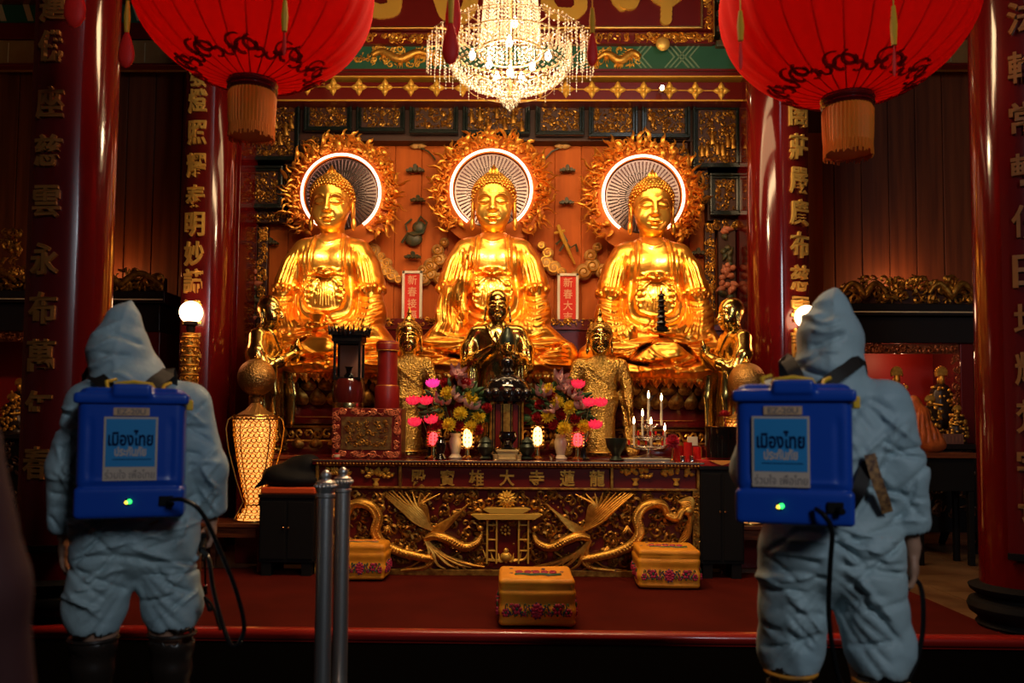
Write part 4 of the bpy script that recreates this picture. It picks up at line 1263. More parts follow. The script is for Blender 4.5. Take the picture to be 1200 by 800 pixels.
def charm(px, Y, y_cord0, y_cord1, y_bot, wpx, label, thick=True):
    """yellow cord with a flat red silk drop"""
    X = UX(px, (y_cord1 + y_bot) / 2, Y); Z0 = UZ(px, y_bot, Y); Zc = UZ(px, y_cord1, Y); Zt = UZ(px, y_cord0, Y)
    t = thing('hanging_charm', label, 'charm', (X, Y, Z0), 0, 'red charms on yellow cords')
    h = Zc - Z0; w = wpx * Y / F / 2
    m = MB(); m.lathe([(.001, 0), (w * .55, h * .06), (w * .95, h * .22), (w, h * .42), (w * .75, h * .68), (w * .42, h * .9), (w * .15, h)], seg=16, sy=.5); obj('silk_drop', m, CHARM_R, t)
    m = MB(); m.tube([(0, 0, h * .97), (0, 0, h * .97 + (Zt - Zc) * .5), (0, 0, h * .97 + (Zt - Zc))], [.012, .017, .009], 8)
    m.tube([(0, 0, h + (Zt - Zc)), (0, 0, CEIL - Z0)], .0035, 5); obj('yellow_cord', m, CORD_Y, t)
charm(88, 4.3, -60, -25, 33, 27, 'red silk charm hanging before the left front column')
charm(148, 4.3, 0, 37, 80, 20, 'red silk charm on a yellow cord beside the left edge of the left lantern')
charm(333, 3.85, 0, 36, 66, 5, 'thin charm on a yellow cord in front of the left lantern')
charm(531, 4.3, -60, -20, 46, 19, 'longer red silk charm hanging left of the chandelier')
charm(528, 4.15, -40, 26, 76, 20, 'lower red silk charm hanging over the left rim of the chandelier')
charm(694, 4.3, 8, 38, 78, 13, 'red silk charm on a yellow cord right of the chandelier')
charm(868, 3.8, 12, 47, 82, 5, 'thin charm on a yellow cord in front of the left side of the right lantern')
charm(1048, 3.8, 6, 52, 90, 5, 'thin charm on a yellow cord in front of the right side of the right lantern')

# ------------------------------------------------------------------ crystal chandelier
CRYS = mat('clear crystal beads', (.52, .47, .41), .08, 0, spec=1.0)
N_, L_, B_ = nodes_of(CRYS)
tr_ = N_.new('ShaderNodeBsdfTranslucent'); tr_.inputs['Color'].default_value = (.75, .66, .54, 1)
mx_ = N_.new('ShaderNodeMixShader'); mx_.inputs['Fac'].default_value = .5
L_.new(B_.outputs[0], mx_.inputs[1]); L_.new(tr_.outputs[0], mx_.inputs[2]); L_.new(mx_.outputs[0], N_['Material Output'].inputs['Surface'])
PINKC = mat('rosy crystal beads', (.85, .35, .28), .08, 0, spec=1.0)
Yc = 6.0
Xc, Zr = U(598, 66, Yc)
ch = thing('crystal_chandelier', 'glittering crystal bead chandelier with lit bulbs hanging in the middle of the temple', 'chandelier', (Xc, Yc, Zr))
k6 = Yc / F
def octa(m, x, y, z, r, h=None):
    h = h or r
    m.add([(x, y, z - h), (x + r, y, z), (x, y + r, z), (x - r, y, z), (x, y - r, z), (x, y, z + h)], [(0, 2, 1), (0, 3, 2), (0, 4, 3), (0, 1, 4), (5, 1, 2), (5, 2, 3), (5, 3, 4), (5, 4, 1)])
RB = 73 * k6
m = MB()
for i in range(11):           # bowl net
    u = i / 10; ang = u * 1.36
    r = RB * math.cos(ang) ** .7; z = -.20 * math.sin(ang) - .02
    n = int(max(14, 60 * r / RB))
    for j in range(n):
        a = 2 * PI * (j + .5 * (i % 2) * 0) / n; octa(m, r * math.cos(a), r * math.sin(a), z, .0140, .0125)
for j in range(76):           # long drops round the bowl's rim
    a = 2 * PI * j / 76
    for q in range(5): octa(m, RB * (1.0 - .002 * q) * math.cos(a), RB * math.sin(a), .05 - q * .028, .007, .014)
obj('bowl_beads', m, CRYS, ch, smooth=0)['kind'] = 'stuff'
m = MB()
for j in range(48):           # strings rising to the ceiling plate
    a = 2 * PI * j / 48
    for q in range(44):
        u = q / 43; r = (38 - 12 * u ** .7) * k6 + .0; octa(m, r * math.cos(a), r * math.sin(a), .02 + u * 1.15, .0065, .0125)
for j in range(28):
    a = 2 * PI * j / 28
    for q in range(36):
        u = q / 35; r = (26 - 8 * u) * k6; octa(m, r * math.cos(a), r * math.sin(a), .02 + u * 1.1, .0065, .0135)
obj('bead_curtain', m, CRYS, ch, smooth=0)['kind'] = 'stuff'
m = MB(); rr_ = random.Random(8)
for j in range(96):           # outer fringe
    a = 2 * PI * j / 96; r = RB * (1.36 if j % 2 else 1.22)
    L = 8 + int(2 * math.sin(j * .8))
    for q in range(L): octa(m, r * math.cos(a), r * math.sin(a), .06 - q * .023 + (.05 if j % 2 == 0 else 0), .0062, .011)
for j in range(24):
    a = 2 * PI * j / 24
    for q in range(10):
        u = q / 9; r = RB * (.55 + .78 * u); octa(m, r * math.cos(a), r * math.sin(a), .10 + .10 * math.sin(PI * u) - .02 * u, .008, .010)
obj('outer_fringe', m, CRYS, ch, smooth=0)['kind'] = 'stuff'
m = MB()
for i, (r, z, n) in enumerate(((.125, -.22, 30), (.125, -.235, 30), (.10, -.255, 24), (.10, -.275, 24), (.075, -.295, 18), (.075, -.315, 18), (.05, -.335, 12), (.05, -.352, 12), (.025, -.375, 6), (0.001, -.40, 2))):
    for j in range(n):
        a = 2 * PI * j / n; octa(m, r * math.cos(a), r * math.sin(a), z, .008, .014)
obj('bottom_drop', m, PINKC if False else CRYS, ch, smooth=0)['kind'] = 'stuff'
m = MB()
def ring(m, r, z, w): m.tube([(r * math.cos(a), r * math.sin(a), z) for a in np.linspace(0, 2 * PI, 61)[:-1]], w, 6, closed=True)
for r, z, w in ((RB, .06, .006), (RB * 1.22, .115, .003), (RB * 1.36, .065, .003), (39 * k6, .02, .009), (26 * k6, 1.18, .012), (.13, -.215, .006), (RB * .93, -.10, .003), (RB * .72, -.22, .003)): ring(m, r, z, w)
for j in range(12):
    a = 2 * PI * j / 12
    m.tube([(.2 * math.cos(a), .2 * math.sin(a), .02), (RB * .8 * math.cos(a), RB * .8 * math.sin(a), .09), (RB * 1.36 * math.cos(a), RB * 1.36 * math.sin(a), .07)], .005, 5)
    m.tube([(RB * math.cos(q) ** .7 * math.cos(a), RB * math.cos(q) ** .7 * math.sin(a), -.20 * math.sin(q) - .02) for q in np.linspace(0, 1.36, 8)], .003, 4)
m.tube([(0, 0, -.3), (0, 0, CEIL - Zr)], .012, 8)
obj('brass_frame', m, mat('dull brass wire', (.30, .19, .08), .4, .8), ch)
bulbs = [(0.0, -.02, -.12), (.16, -.06, -.10), (-.15, -.08, -.09), (.08, .15, -.10), (-.10, .14, -.10), (.27, -.05, -.02), (-.27, -.06, -.02), (.0, -.27, -.02), (0, .27, -.02), (0.0, -.08, .42), (.03, -.05, .22)]
bm = MB(); bm.lathe([(.001, -.03), (.014, -.026), (.022, -.008), (.02, .012), (.010, .03), (.009, .045), (.001, .05)], seg=12)
BME = mesh_data('bulb', bm, 180)
for b in bulbs: obj('bulb', BME, BULB if not BME.materials else (), ch, loc=b)

# ------------------------------------------------------------------ the altar table
TX0, TX1 = UX(370, 600, TY), UX(820, 600, TY)
TXC = (TX0 + TX1) / 2; TW = TX1 - TX0
TTOP = UZ(595, 539.5, TY)
TZ0 = PZ + .012
tb = thing('altar_table', 'long red lacquered altar table with a gilt dragon and phoenix carved front', 'table', (TXC, TY, TZ0))
def tp(px, py, dy=0.0):
    """photo point on the table front -> table coordinates"""
    x, z = U(px, py, TY); return (x - TXC, dy, z - TZ0)
hT = TTOP - TZ0
m = MB(); m.bx(-TW / 2, TW / 2, 0.03, .47, .02, hT - .04); obj('body', m, RED_PNL, tb, smooth=0, bevel=.006)
m = MB(); m.bx(-TW / 2 - .03, TW / 2 + .03, -.035, .50, hT - .045, hT); obj('table_top', m, RED_DK, tb, smooth=0, bevel=.008)
m = MB()
m.bx(-TW / 2 - .032, TW / 2 + .032, -.042, -.03, hT - .018, hT - .002)
obj('top_edge_strip', m, mat('pale worn brass strip', (.80, .66, .45), .25, 1.0), tb, smooth=0, bevel=.003)
m = MB()
for k in range(116): m.ball((-TW / 2 + TW * (k + .5) / 116, -.036, hT - .034), (.012, .008, .011), 6, 4)
obj('bead_moulding', m, G_DIM, tb, smooth=180)
zl = tp(595, 572)[2]; zt0 = tp(595, 547)[2]
m = MB()
m.bx(-TW / 2, TW / 2, -.02, .03, zl - .010, zl + .008); m.bx(-TW / 2, TW / 2, -.015, .03, zt0 - .002, zt0 + .012)
for px in (372, 469, 717, 818): x = tp(px, 560)[0]; m.bx(x - .012, x + .012, -.02, .03, zl, zt0)
for s_ in (-1, 1): m.bx(s_ * (TW / 2 - .03) - .03, s_ * (TW / 2 - .03) + .03, -.015, .03, .02, zl)
m.bx(-TW / 2, TW / 2, -.02, .03, .0, .05)
obj('gilt_mouldings', m, G_DIM, tb, smooth=0, bevel=.004)
for s_ in (-1, 1):
    c = scrolls(.05, zl - .08, 31 + s_, .025, 1.2, bulge=.5); c.xf(T(s_ * (TW / 2 - .03), -.02, zl / 2 + .02)); obj('side_carving', c, G_DIM, tb)
for ch_, px in zip('殿寶雄大寺蓮龍', (490, 524, 558, 594, 629, 665, 700)):
    p = tp(px, 560 if px < 600 else 560.5); obj('gold_character', hanzi(ch_, .125, .135, .016, .022), G_REL, tb, smooth=0, loc=(p[0], .028, p[2]))
for px in (396, 440, 745, 793):
    p = tp(px, 569); m = MB()
    m.lathe([(.02, 0), (.026, .01), (.012, .03), (.03, .05), (.035, .06)], seg=12, sy=.5, c=(p[0], .02, p[2]))
    rr_ = random.Random(px)
    for k in range(22):
        a = rr_.uniform(-1.35, 1.35); r = rr_.uniform(.04, .13)
        petal(m, (p[0] + r * math.sin(a), .02, p[2] + .06 + r * .62 * math.cos(a)), .045, .017, .018, RY(a + rr_.uniform(-.6, .6)))
    obj('gilt_flower_vase', m, YG, tb, smooth=60)

# carved relief: drawn for the left half, mirrored to the right
CX0 = 595.0
def rel(px, py, d=0.0): return np.array(tp(px, py, 0.02 - d))
def crv(pts, n=6):
    P = np.array(pts, float)
    if len(P) < 3: return P
    Q = np.vstack([2 * P[0] - P[1], P, 2 * P[-1] - P[-2]]); out = []
    for i in range(1, len(Q) - 2):
        for t_ in np.linspace(0, 1, n, endpoint=False):
            out.append(0.5 * ((2 * Q[i]) + (-Q[i - 1] + Q[i + 1]) * t_ + (2 * Q[i - 1] - 5 * Q[i] + 4 * Q[i + 1] - Q[i + 2]) * t_ ** 2 + (-Q[i - 1] + 3 * Q[i] - 3 * Q[i + 1] + Q[i + 2]) * t_ ** 3))
    return np.array(out + [P[-1]])
def stroke3(m, pts, r0, r1, rm=None, d=.03, seg=6, scale=False):
    C = crv(pts); n = len(C); P = []; R_ = []
    for i, c in enumerate(C):
        u = i / (n - 1); P.append(rel(c[0], c[1], d * (.5 + .5 * math.sin(PI * u)))); R_.append((r0 + (r1 - r0) * u if rm is None else (r0 * (1 - u) ** 2 + 2 * rm * u * (1 - u) + r1 * u * u)) * TY / F)
    m.tube(P, R_, seg)
    if scale:
        for i in range(1, n - 1):
            for s_ in (-.5, .5): m.ball(P[i] + np.array((s_ * R_[i] * .9, -R_[i] * .75, 0)), R_[i] * .42, 5, 4)
def side(fn):
    """mirror"""
    return lambda p: (2 * CX0 - p[0], p[1]) if fn else p
for mir in (False, True):
    mp = (lambda pts: [(2 * CX0 - a, b + .5) for a, b in pts]) if mir else (lambda pts: pts)
    m = MB()
    # coiling dragon
    stroke3(m, mp([(470, 668), (498, 664), (506, 655), (495, 652), (470, 646), (450, 636), (441, 622), (444, 606), (437, 594), (424, 589), (413, 592), (408, 602)]), 2.0, 4.6, 9.0, .06, 8, True)
    stroke3(m, mp([(408, 602), (398, 606), (392, 598), (384, 596)]), 5.5, 3.2, None, .06, 8, True)
    m.ball(rel(*mp([(384, 598)])[0], .05), (.05, .03, .04), 10, 6)
    for k in range(8):
        a = k * .45 - 1.6; q = mp([(384, 598), (384 - 12 * math.cos(a), 598 + 10 * math.sin(a)), (384 - 16 * math.cos(a + .4), 598 + 17 * math.sin(a + .4))]); stroke3(m, q, 1.6, .3, None, .04, 5)
    for k in range(9):   # swirling mane at the outer end
        stroke3(m, mp([(398 - k * 1.5, 640 - k * 3), (384 - k * .6, 628 - k * 4), (383 - k * .2, 606 - k * 3), (396 + k * .5, 584 + k * .6)]), .7, .5, 3.2, .05, 5)
    for c in ((430, 640), (478, 640), (455, 616)):
        for da in (-.7, -.2, .3, .8): stroke3(m, mp([c, (c[0] + 7 * math.sin(da), c[1] + 6), (c[0] + 12 * math.sin(da), c[1] + 9)]), 1.5, .3, None, .05, 5)
    obj('dragon_carving', m, G_REL, tb, smooth=60)
    m = MB()
    # phoenix: fan of wing feathers, body, head and trailing tail
    for k in range(11):
        a = k / 10; tipx, tipy = 448 + 58 * a * a + 10 * a, 578 - 2 * k * (1 - a) + 12 * a * (1 - a)
        stroke3(m, mp([(508 - 1.0 * k * .4, 622 - k * .6), (488 + a * 12, 612 - 3 * k * .6), (472 + a * 24, 598 - k * .9), (tipx, tipy)]), 1.2, .5, 3.3, .055, 5)
    for k in range(7):
        stroke3(m, mp([(505, 626 - k), (520 + k * 2, 620 - k * 2.5), (532 + k * 3.0, 611 - k * 3.6)]), 1.4, .5, 3.8, .05, 5)
    stroke3(m, mp([(500, 630), (512, 627), (528, 632), (545, 640), (560, 634), (565, 622)]), 4, 1.8, 8, .07, 8, True)
    m.ball(rel(*mp([(563, 618)])[0], .06), (.028, .025, .025), 8, 6)
    stroke3(m, mp([(563, 618), (556, 612), (549, 613)]), 1.5, .3, None, .05, 5)
    for k in range(5): stroke3(m, mp([(498, 632), (503 + 4 * k, 645 + k), (500 + 12 * k, 660), (508 + 15 * k, 668 - k)]), 2.0, .6, 3.4, .04, 5)
    stroke3(m, mp([(455, 668), (480, 664), (505, 650), (530, 658), (548, 668)]), .8, .8, 2.2, .03, 6)
    stroke3(m, mp([(540, 646), (530, 654), (533, 664), (541, 660)]), 1.4, .6, 1.6, .03, 6)
    obj('phoenix_carving', m, G_REL, tb, smooth=60)
# filler scrolls and buds between the figures
x0, z0 = tp(384, 668)[0], .05; x1 = -x0
inside = lambda x, z: not (abs(x) < .17 and z < .0)
f = scrolls(TW - .16, zl - .10, 77, .060, 1.25, bulge=.75, leaf=.40, inside=inside, thick=.17); f.xf(T(0, .028, zl / 2 + .03))
rr_ = random.Random(3)
for k in range(90):
    f.ball((rr_.uniform(-TW / 2 + .1, TW / 2 - .1), .0, rr_.uniform(.09, zl - .04)), rr_.uniform(.008, .016), 6, 4)
obj('scroll_carving', f, G_DIM, tb, smooth=60)
# gate tower in the middle
m = MB()
def roof(px0, px1, py, lift, h):
    P = [rel(px0, py - lift), rel(px0 + 9, py + 1), rel(px1 - 9, py + 1), rel(px1, py - lift)]
    U_ = [rel(px1 - 5, py - h), rel(px0 + 5, py - h)]
    poly = [(p[0], p[2]) for p in P] + [(u[0], u[2]) for u in U_]
    m.prism(poly, -.07, .03)
roof(552, 636, 607, 5, 6); roof(566, 622, 600, 4, 6)
for px in (571, 582, 608, 619): p = rel(px, 630); m.bx(p[0] - .008, p[0] + .008, -.03, .03, rel(px, 660)[2], rel(px, 606)[2])
for py in (615, 632, 645):
    for a, b_ in ((571, 582), (608, 619)): m.bx(rel(a, py)[0], rel(b_, py)[0], -.02, .03, rel(a, py)[2] - .006, rel(a, py)[2] + .006)
obj('gate_tower', m, YG, tb, smooth=0, bevel=.004)
m = MB()
p = rel(594, 585, .03)
for k in range(14): petal(m, p, .085, .022, .02, RY(k * 2 * PI / 14))
for k in range(9): petal(m, p + np.array((0, -.02, 0)), .05, .016, .02, RY(k * 2 * PI / 9))
m.ball(p + np.array((0, -.03, 0)), .018, 8, 6)
p = rel(592, 621, .02)
for k in range(8): m.ball(p + np.array((.034 * math.cos(k * PI / 4), 0, .034 * math.sin(k * PI / 4))), .012, 6, 4)
m.ball(p, .014, 8, 5)
p = rel(593, 652, .03); m.ball(p + np.array((0, 0, .05)), .022, 8, 6); m.ball(p, (.05, .03, .04), 10, 6)
for k in range(-3, 4): stroke3(m, [(593 + k * 2, 656), (593 + k * 7, 658 - abs(k)), (593 + k * 9, 650 - abs(k) * 2)], 1.5, .4, 2.2, .03, 5)
obj('medallions', m, YG, tb, smooth=60)

# ------------------------------------------------------------------ yellow embroidered kneeling cushions
YCL = mat('yellow silk brocade', (.88, .34, .012), .6, bump=.5, bscale=9, col2=(.72, .25, .008), vscale=6)
THR = [mat('magenta thread', (.45, .02, .06), .6), mat('dark green thread', (.02, .10, .04), .6), mat('dark blue thread', (.03, .03, .12), .6)]
def cushion(px, Yf, w, d, h, rz, label, seed):
    X = UX(px, 700, Yf)
    t = thing('kneeling_cushion', label, 'cushion', (X, Yf + d / 2, PZ + .012), rz, 'yellow embroidered kneeling cushions')
    s = Sdf((-w / 2 - .05, -d / 2 - .05, -.02), (w / 2 + .05, d / 2 + .05, h + .05), .009)
    s.bx((0, 0, h / 2 + .005), (w / 2 - .035, d / 2 - .035, h / 2 - .035), .03, .01)
    nz = smooth_noise(seed, 11); s.disp(lambda x, y, z: .006 * nz(x, y, z * 1.8) + .004 * np.cos((z - h * .52) * 60) * (np.abs(z - h * .5) < .11) + 0 * x)
    s.stroke([(-w / 2, h * .78), (0, h * .76), (w / 2, h * .78)], .008, -.007, ymax=9, fade=False)
    obj('cushion_cover', s.mesh(), YCL, t, smooth=180)
    # embroidery in raised thread
    ms = [MB(), MB(), MB()]
    rr_ = random.Random(seed)
    def band(place):
        for sg in (-1, 1):
            ms[2].tube([place(sg * (.18 + .045 * q), .030 * math.sin(q * .95)) for q in range(15)], .0036, 4)
            for q in range(8):
                a = q * .8; ms[1].tube([place(sg * (.24 + .085 * q) + .030 * math.cos(b), (.028 if q % 2 else -.022) + .020 * math.sin(b)) for b in np.linspace(0, 4.2, 7)], .0034, 4)
                ms[1].ball(place(sg * (.22 + .085 * q), .035 * math.cos(q * 2.2)), (.009, .005, .006), 6, 4)
            for (u, v, r) in ((.55, .012, .026), (.86, -.012, .020), (.34, -.02, .012), (.70, .035, .011)):
                for q in range(6): a = q * PI / 3; ms[0].ball(place(sg * (u + r * 3.6 * math.cos(a) * .9), v + r * math.sin(a)), (r * .5, .006, r * .5), 6, 4)
                ms[1].ball(place(sg * u, v), (r * .4, .008, r * .4), 6, 4)
        for q in range(9): a = q * 2 * PI / 9; ms[0].ball(place(.11 * math.cos(a), .036 * math.sin(a)), (.016, .006, .014), 6, 4); ms[2].ball(place(.17 * math.cos(a + .3), .052 * math.sin(a + .3)), (.007, .005, .006), 6, 4)
        for q in range(5): a = q * 2 * PI / 5; ms[0].ball(place(.045 * math.cos(a), .015 * math.sin(a)), (.010, .009, .009), 6, 4)
    band(lambda u, v: np.array((u * w * .46, -d / 2 - .001, h * .36 + v * .9)))
    band(lambda u, v: np.array((-w / 2 - .001, u * d * .46, h * .36 + v * .9)))
    band(lambda u, v: np.array((w / 2 + .001, u * d * .46, h * .36 + v * .9)))
    for k in range(5): ms[0].tube([np.array(((k - 2) * .05 * w / .45 + .02 * math.cos(a), -.02 * d + .03 * math.sin(a), h + .0015)) for a in np.linspace(0, 5.6, 9)], .006, 4)
    ms[1].tube([np.array((x, -.10 * d / .5 + .012 * math.sin(x * 50), h + .001)) for x in np.linspace(-w * .28, w * .32, 20)], .009, 4)
    for k in range(8): ms[2].ball((rr_.uniform(-.4, .4) * w, rr_.uniform(-.3, .35) * d, h + .001), (.014, .009, .003), 6, 4)
    for mm, nm, mt in zip(ms, ('magenta_embroidery', 'green_embroidery', 'blue_embroidery'), THR): obj(nm, mm, mt, t)
cushion(628.5, 5.27, .485, .52, .30, .02, 'yellow embroidered cushion alone at the front edge of the platform', 11)
cushion(786, 6.55, .485, .50, .30, -.03, 'yellow embroidered cushion before the right end of the altar table', 12)
cushion(421, 6.75, .40, .32, .295, .0, 'yellow embroidered cushion before the left end of the altar table', 13)

# ------------------------------------------------------------------ two steel queue posts in the foreground
for k, (px, py, Y, lab) in enumerate(((382, 556, 3.75, 'steel barrier post in the foreground, left one of the pair'), (402, 552, 4.07, 'steel barrier post in the foreground, right one of the pair'))):
    X, Z = U(px, py, Y)
    t = thing('barrier_post', lab, 'post', (X, Y, 0), 0, 'steel barrier posts'); H = Z
    m = MB(); m.lathe([(.145, 0), (.15, .015), (.135, .03), (.06, .05), (.036, .07)], seg=32); obj('base', m, CHROME, t)
    m = MB(); m.lathe([(.036, .05), (.036, H - .095)], seg=32); obj('tube', m, CHROME, t)
    m = MB(); m.lathe([(.036, H - .10), (.042, H - .095), (.042, H - .085), (.037, H - .08), (.043, H - .065), (.046, H - .05), (.038, H - .04), (.042, H - .032), (.028, H - .024), (.018, H - .018), (.024, H - .008), (.022, H + .006), (.010, H + .018), (.001, H + .022)], seg=32); obj('finial', m, CHROME, t)
    m = MB()
    for j in range(16): a = j * PI / 8; m.ball((.043 * math.cos(a), .043 * math.sin(a), H - .05), .0095, 8, 5)
    obj('bead_ring', m, CHROME, t)
# ------------------------------------------------------------------ standing statues on the dais
def recol(me, m_):
    k = me.copy(); k.materials.clear(); k.materials.append(m_); return k
HEAD_ST = recol(HEAD_ME, G_STAT); HAIR_ST = recol(HAIR_ME, G_DIM)
def pedestal(t, r, h, m_=None):
    m = MB(); m.lathe([(r, 0), (r * 1.02, h * .2), (r * .82, h * .35), (r * .82, h * .6), (r, h * .8), (r * .95, h)], seg=32)
    for j in range(16):
        a = 2 * PI * j / 16; petal(m, (r * .84 * math.sin(a), -r * .84 * math.cos(a), h * .5), h * .5, r * .16, .02, RZ(a) @ RX(.25))
    obj('lotus_pedestal', m, m_ or G_STAT, t, smooth=50)

def monk_body():
    """praying monk in hanging robes, feet at z=0, chin at 1.14, facing -y"""
    s = Sdf((-.42, -.40, -.02), (.42, .30, 1.30), .0095)
    s.cone((0, .02, .10), (0, .02, .75), .20, .175, k=.04, sq=(1, 1.2, 1))
    s.ell((0, .02, .06), (.23, .19, .10), k=.04)
    s.ell((0, .02, .92), (.195, .135, .22), k=.05)
    s.cone((-.15, .03, 1.03), (.15, .03, 1.03), .085, k=.06)
    s.cone((0, .03, 1.18), (0, .03, 1.06), .06, .085, k=.04)
    for x in (-1, 1):
        s.chain([(x * .19, .03, 1.03), (x * .25, .0, .88), (x * .25, -.06, .74)], [.078, .085, .085], k=.03)
        s.chain([(x * .25, -.05, .74), (x * .16, -.18, .80), (x * .045, -.25, .88)], [.075, .055, .034], k=.03)
        s.chain([(x * .22, -.10, .74), (x * .21, -.14, .50), (x * .20, -.14, .24)], [.085, .065, .05], k=.03, sq=(1.3, 1, 1))   # long sleeve
        s.chain([(x * .022, -.255, .885), (x * .012, -.275, .95), (x * .006, -.285, 1.02)], [.026, .022, .012], k=.008)       # hands palm to palm
        s.chain([(x * .03, -.235, .90), (x * .012, -.235, .955)], [.014, .010], k=.006)
        for dx in (0, .045, .09):
            s.stroke([(x * (.16 + dx), .72), (x * (.165 + dx * 1.1), .50), (x * (.16 + dx), .22)], .011, -.013, ymax=.0)
        s.stroke([(x * .22, 1.02), (x * .27, .9), (x * .28, .78)], .012, -.010, ymax=.05)
        s.stroke([(x * .22, 1.0), (.0 * x + x * .29, .85)], .012, .008, ymax=.05)
    for k in range(-3, 4):
        s.stroke([(k * .04, .66), (k * .05, .40), (k * .055, .08)], .013, -.013, ymax=.05)
        s.stroke([(-.1 + k * .05, .66), (-.08 + k * .06, .40), (-.05 + k * .06, .08)], .013, -.012, ymin=.05, ymax=9)
    s.stroke([(-.10, 1.12), (-.03, .95), (.10, .78)], .012, .013, ymax=-.0)
    s.stroke([(.10, 1.12), (.03, .97), (-.06, .85)], .012, .013, ymax=-.0)
    # side folds as seen in profile
    for k in range(5):
        s.stroke([(-.12 + k * .06, .70), (-.14 + k * .07, .40), (-.16 + k * .085, .06)], .013, -.014, ymax=9, axes=(1, 2)) if False else None
    nz = smooth_noise(9, 14); s.disp(lambda x, y, z: .004 * nz(x, y, z * .5))
    return s.mesh()
MONK_ME = mesh_data('monk_robe', monk_body(), 180)
MONK_ME.materials.append(G_STAT)
def monk(px, py_chin, Y, rz, label, k=1.0):
    X, Z = U(px, py_chin, Y)
    zb = DAIS_Z
    t = thing('monk_statue', label, 'statue', (X, Y, zb), rz, 'polished standing monk statues')
    hgt = Z - zb; ph = max(.06, hgt - 1.14 * k)
    pedestal(t, .20, ph)
    o = obj('robed_body', MONK_ME, (), t, loc=(0, 0, ph)); o.scale = (k, k, k)
    h = obj('head', HEAD_ST, (), t, loc=(0, .0, ph + 1.135 * k)); h.scale = (.60 * k, .60 * k, .60 * k)
    return t
monk(583, 377, 7.83, 0.0, 'polished standing monk statue with joined palms in front of the middle Buddha', 1.02)
monk(316, 390, 7.85, math.radians(82), 'polished monk statue at the left end facing right with joined palms', .98)
monk(857, 391, 7.85, math.radians(-80), 'polished monk statue at the right end facing left with joined palms', .98)

def thai_body():
    s = Sdf((-.36, -.26, -.02), (.36, .24, 1.12), .009)
    s.cone((0, 0, .08), (0, 0, .62), .125, .125, k=.04, sq=(1, 1.25, 1))
    s.ell((0, 0, .55), (.15, .11, .14), k=.05); s.ell((0, 0, .78), (.155, .105, .17), k=.05)
    s.cone((-.135, .0, .87), (.135, .0, .87), .065, k=.05)
    s.cone((0, .0, 1.02), (0, .0, .88), .048, .06, k=.03)
    for x in (-1, 1):
        s.chain([(x * .17, .0, .88), (x * .225, .01, .70), (x * .235, -.03, .50)], [.058, .050, .040], k=.025)
        s.ell((x * .235, -.05, .43), (.022, .040, .060), k=.012)
        for j in range(4): s.chain([(x * .235, -.075 + j * .018, .40), (x * .235, -.08 + j * .02, .335)], [.010, .008], k=.004)
        # robe wing hanging from the forearm
        s.chain([(x * .20, .02, .62), (x * .24, .03, .35), (x * .27, .04, .10)], [.05, .055, .060], k=.03, sq=(1, 2.6, 1))
        s.stroke([(x * .20, .60), (x * .25, .35), (x * .30, .06)], .010, .010, ymax=9)
        s.stroke([(x * .16, .58), (x * .19, .35), (x * .22, .06)], .010, -.010, ymax=9)
    s.stroke([(-.13, .92), (-.06, .82), (.05, .72), (.15, .66)], .012, .012, ymax=0)
    s.stroke([(-.035, .60), (-.03, .3), (-.03, .06)], .008, .010, ymax=0); s.stroke([(.035, .60), (.03, .3), (.03, .06)], .008, .010, ymax=0)
    s.stroke([(-.13, .58), (0, .55), (.13, .58)], .012, .012, ymax=0)
    s.ell((.06, -.06, .045), (.045, .09, .03), k=.02); s.ell((-.06, -.06, .045), (.045, .09, .03), k=.02)
    return s.mesh()
# mosaic of tiny mirrors on the robe
N_, L_, B_ = nodes_of(G_MOS)
tc_ = N_.new('ShaderNodeTexCoord'); vo_ = N_.new('ShaderNodeTexVoronoi'); vo_.inputs['Scale'].default_value = 75
bp_ = N_.new('ShaderNodeBump'); bp_.inputs['Strength'].default_value = .9; bp_.inputs['Distance'].default_value = .01
L_.new(tc_.outputs['Object'], vo_.inputs['Vector']); L_.new(vo_.outputs['Distance'], bp_.inputs['Height']); L_.new(bp_.outputs['Normal'], B_.inputs['Normal'])
TB = mesh_data('robe', thai_body(), 180); TB.materials.append(G_MOS)
def thai(px, py_chin, Y, label, kx=1.0):
    X, Z = U(px, py_chin, Y); ph = Z - DAIS_Z - .985
    t = thing('standing_buddha', label, 'statue', (X, Y, DAIS_Z), 0, 'two slender standing Buddhas in glittering robes')
    pedestal(t, .19, max(ph, .05))
    o = obj('robed_body', TB, (), t, loc=(0, 0, ph)); o.scale = (kx, 1, 1)
    h = obj('head', HEAD_ST, (), t, loc=(0, 0, ph + .975)); h.scale = (.60, .60, .60)
    h = obj('hair', HAIR_ST, (), t, loc=(0, 0, ph + .975)); h.scale = (.60, .60, .60)
    m = MB(); m.lathe([(.050, 0), (.052, .025), (.030, .05), (.018, .075), (.024, .09), (.012, .12), (.001, .155)], seg=16)
    obj('flame_finial', m, G_STAT, t, loc=(0, .01, ph + 1.255))
    return t
thai(479, 412, 7.83, 'slender standing Buddha in a glittering robe, left of the middle Buddha', 1.0)
thai(703, 414, 7.83, 'slender standing Buddha in a glittering robe, right of the middle Buddha', 1.12)

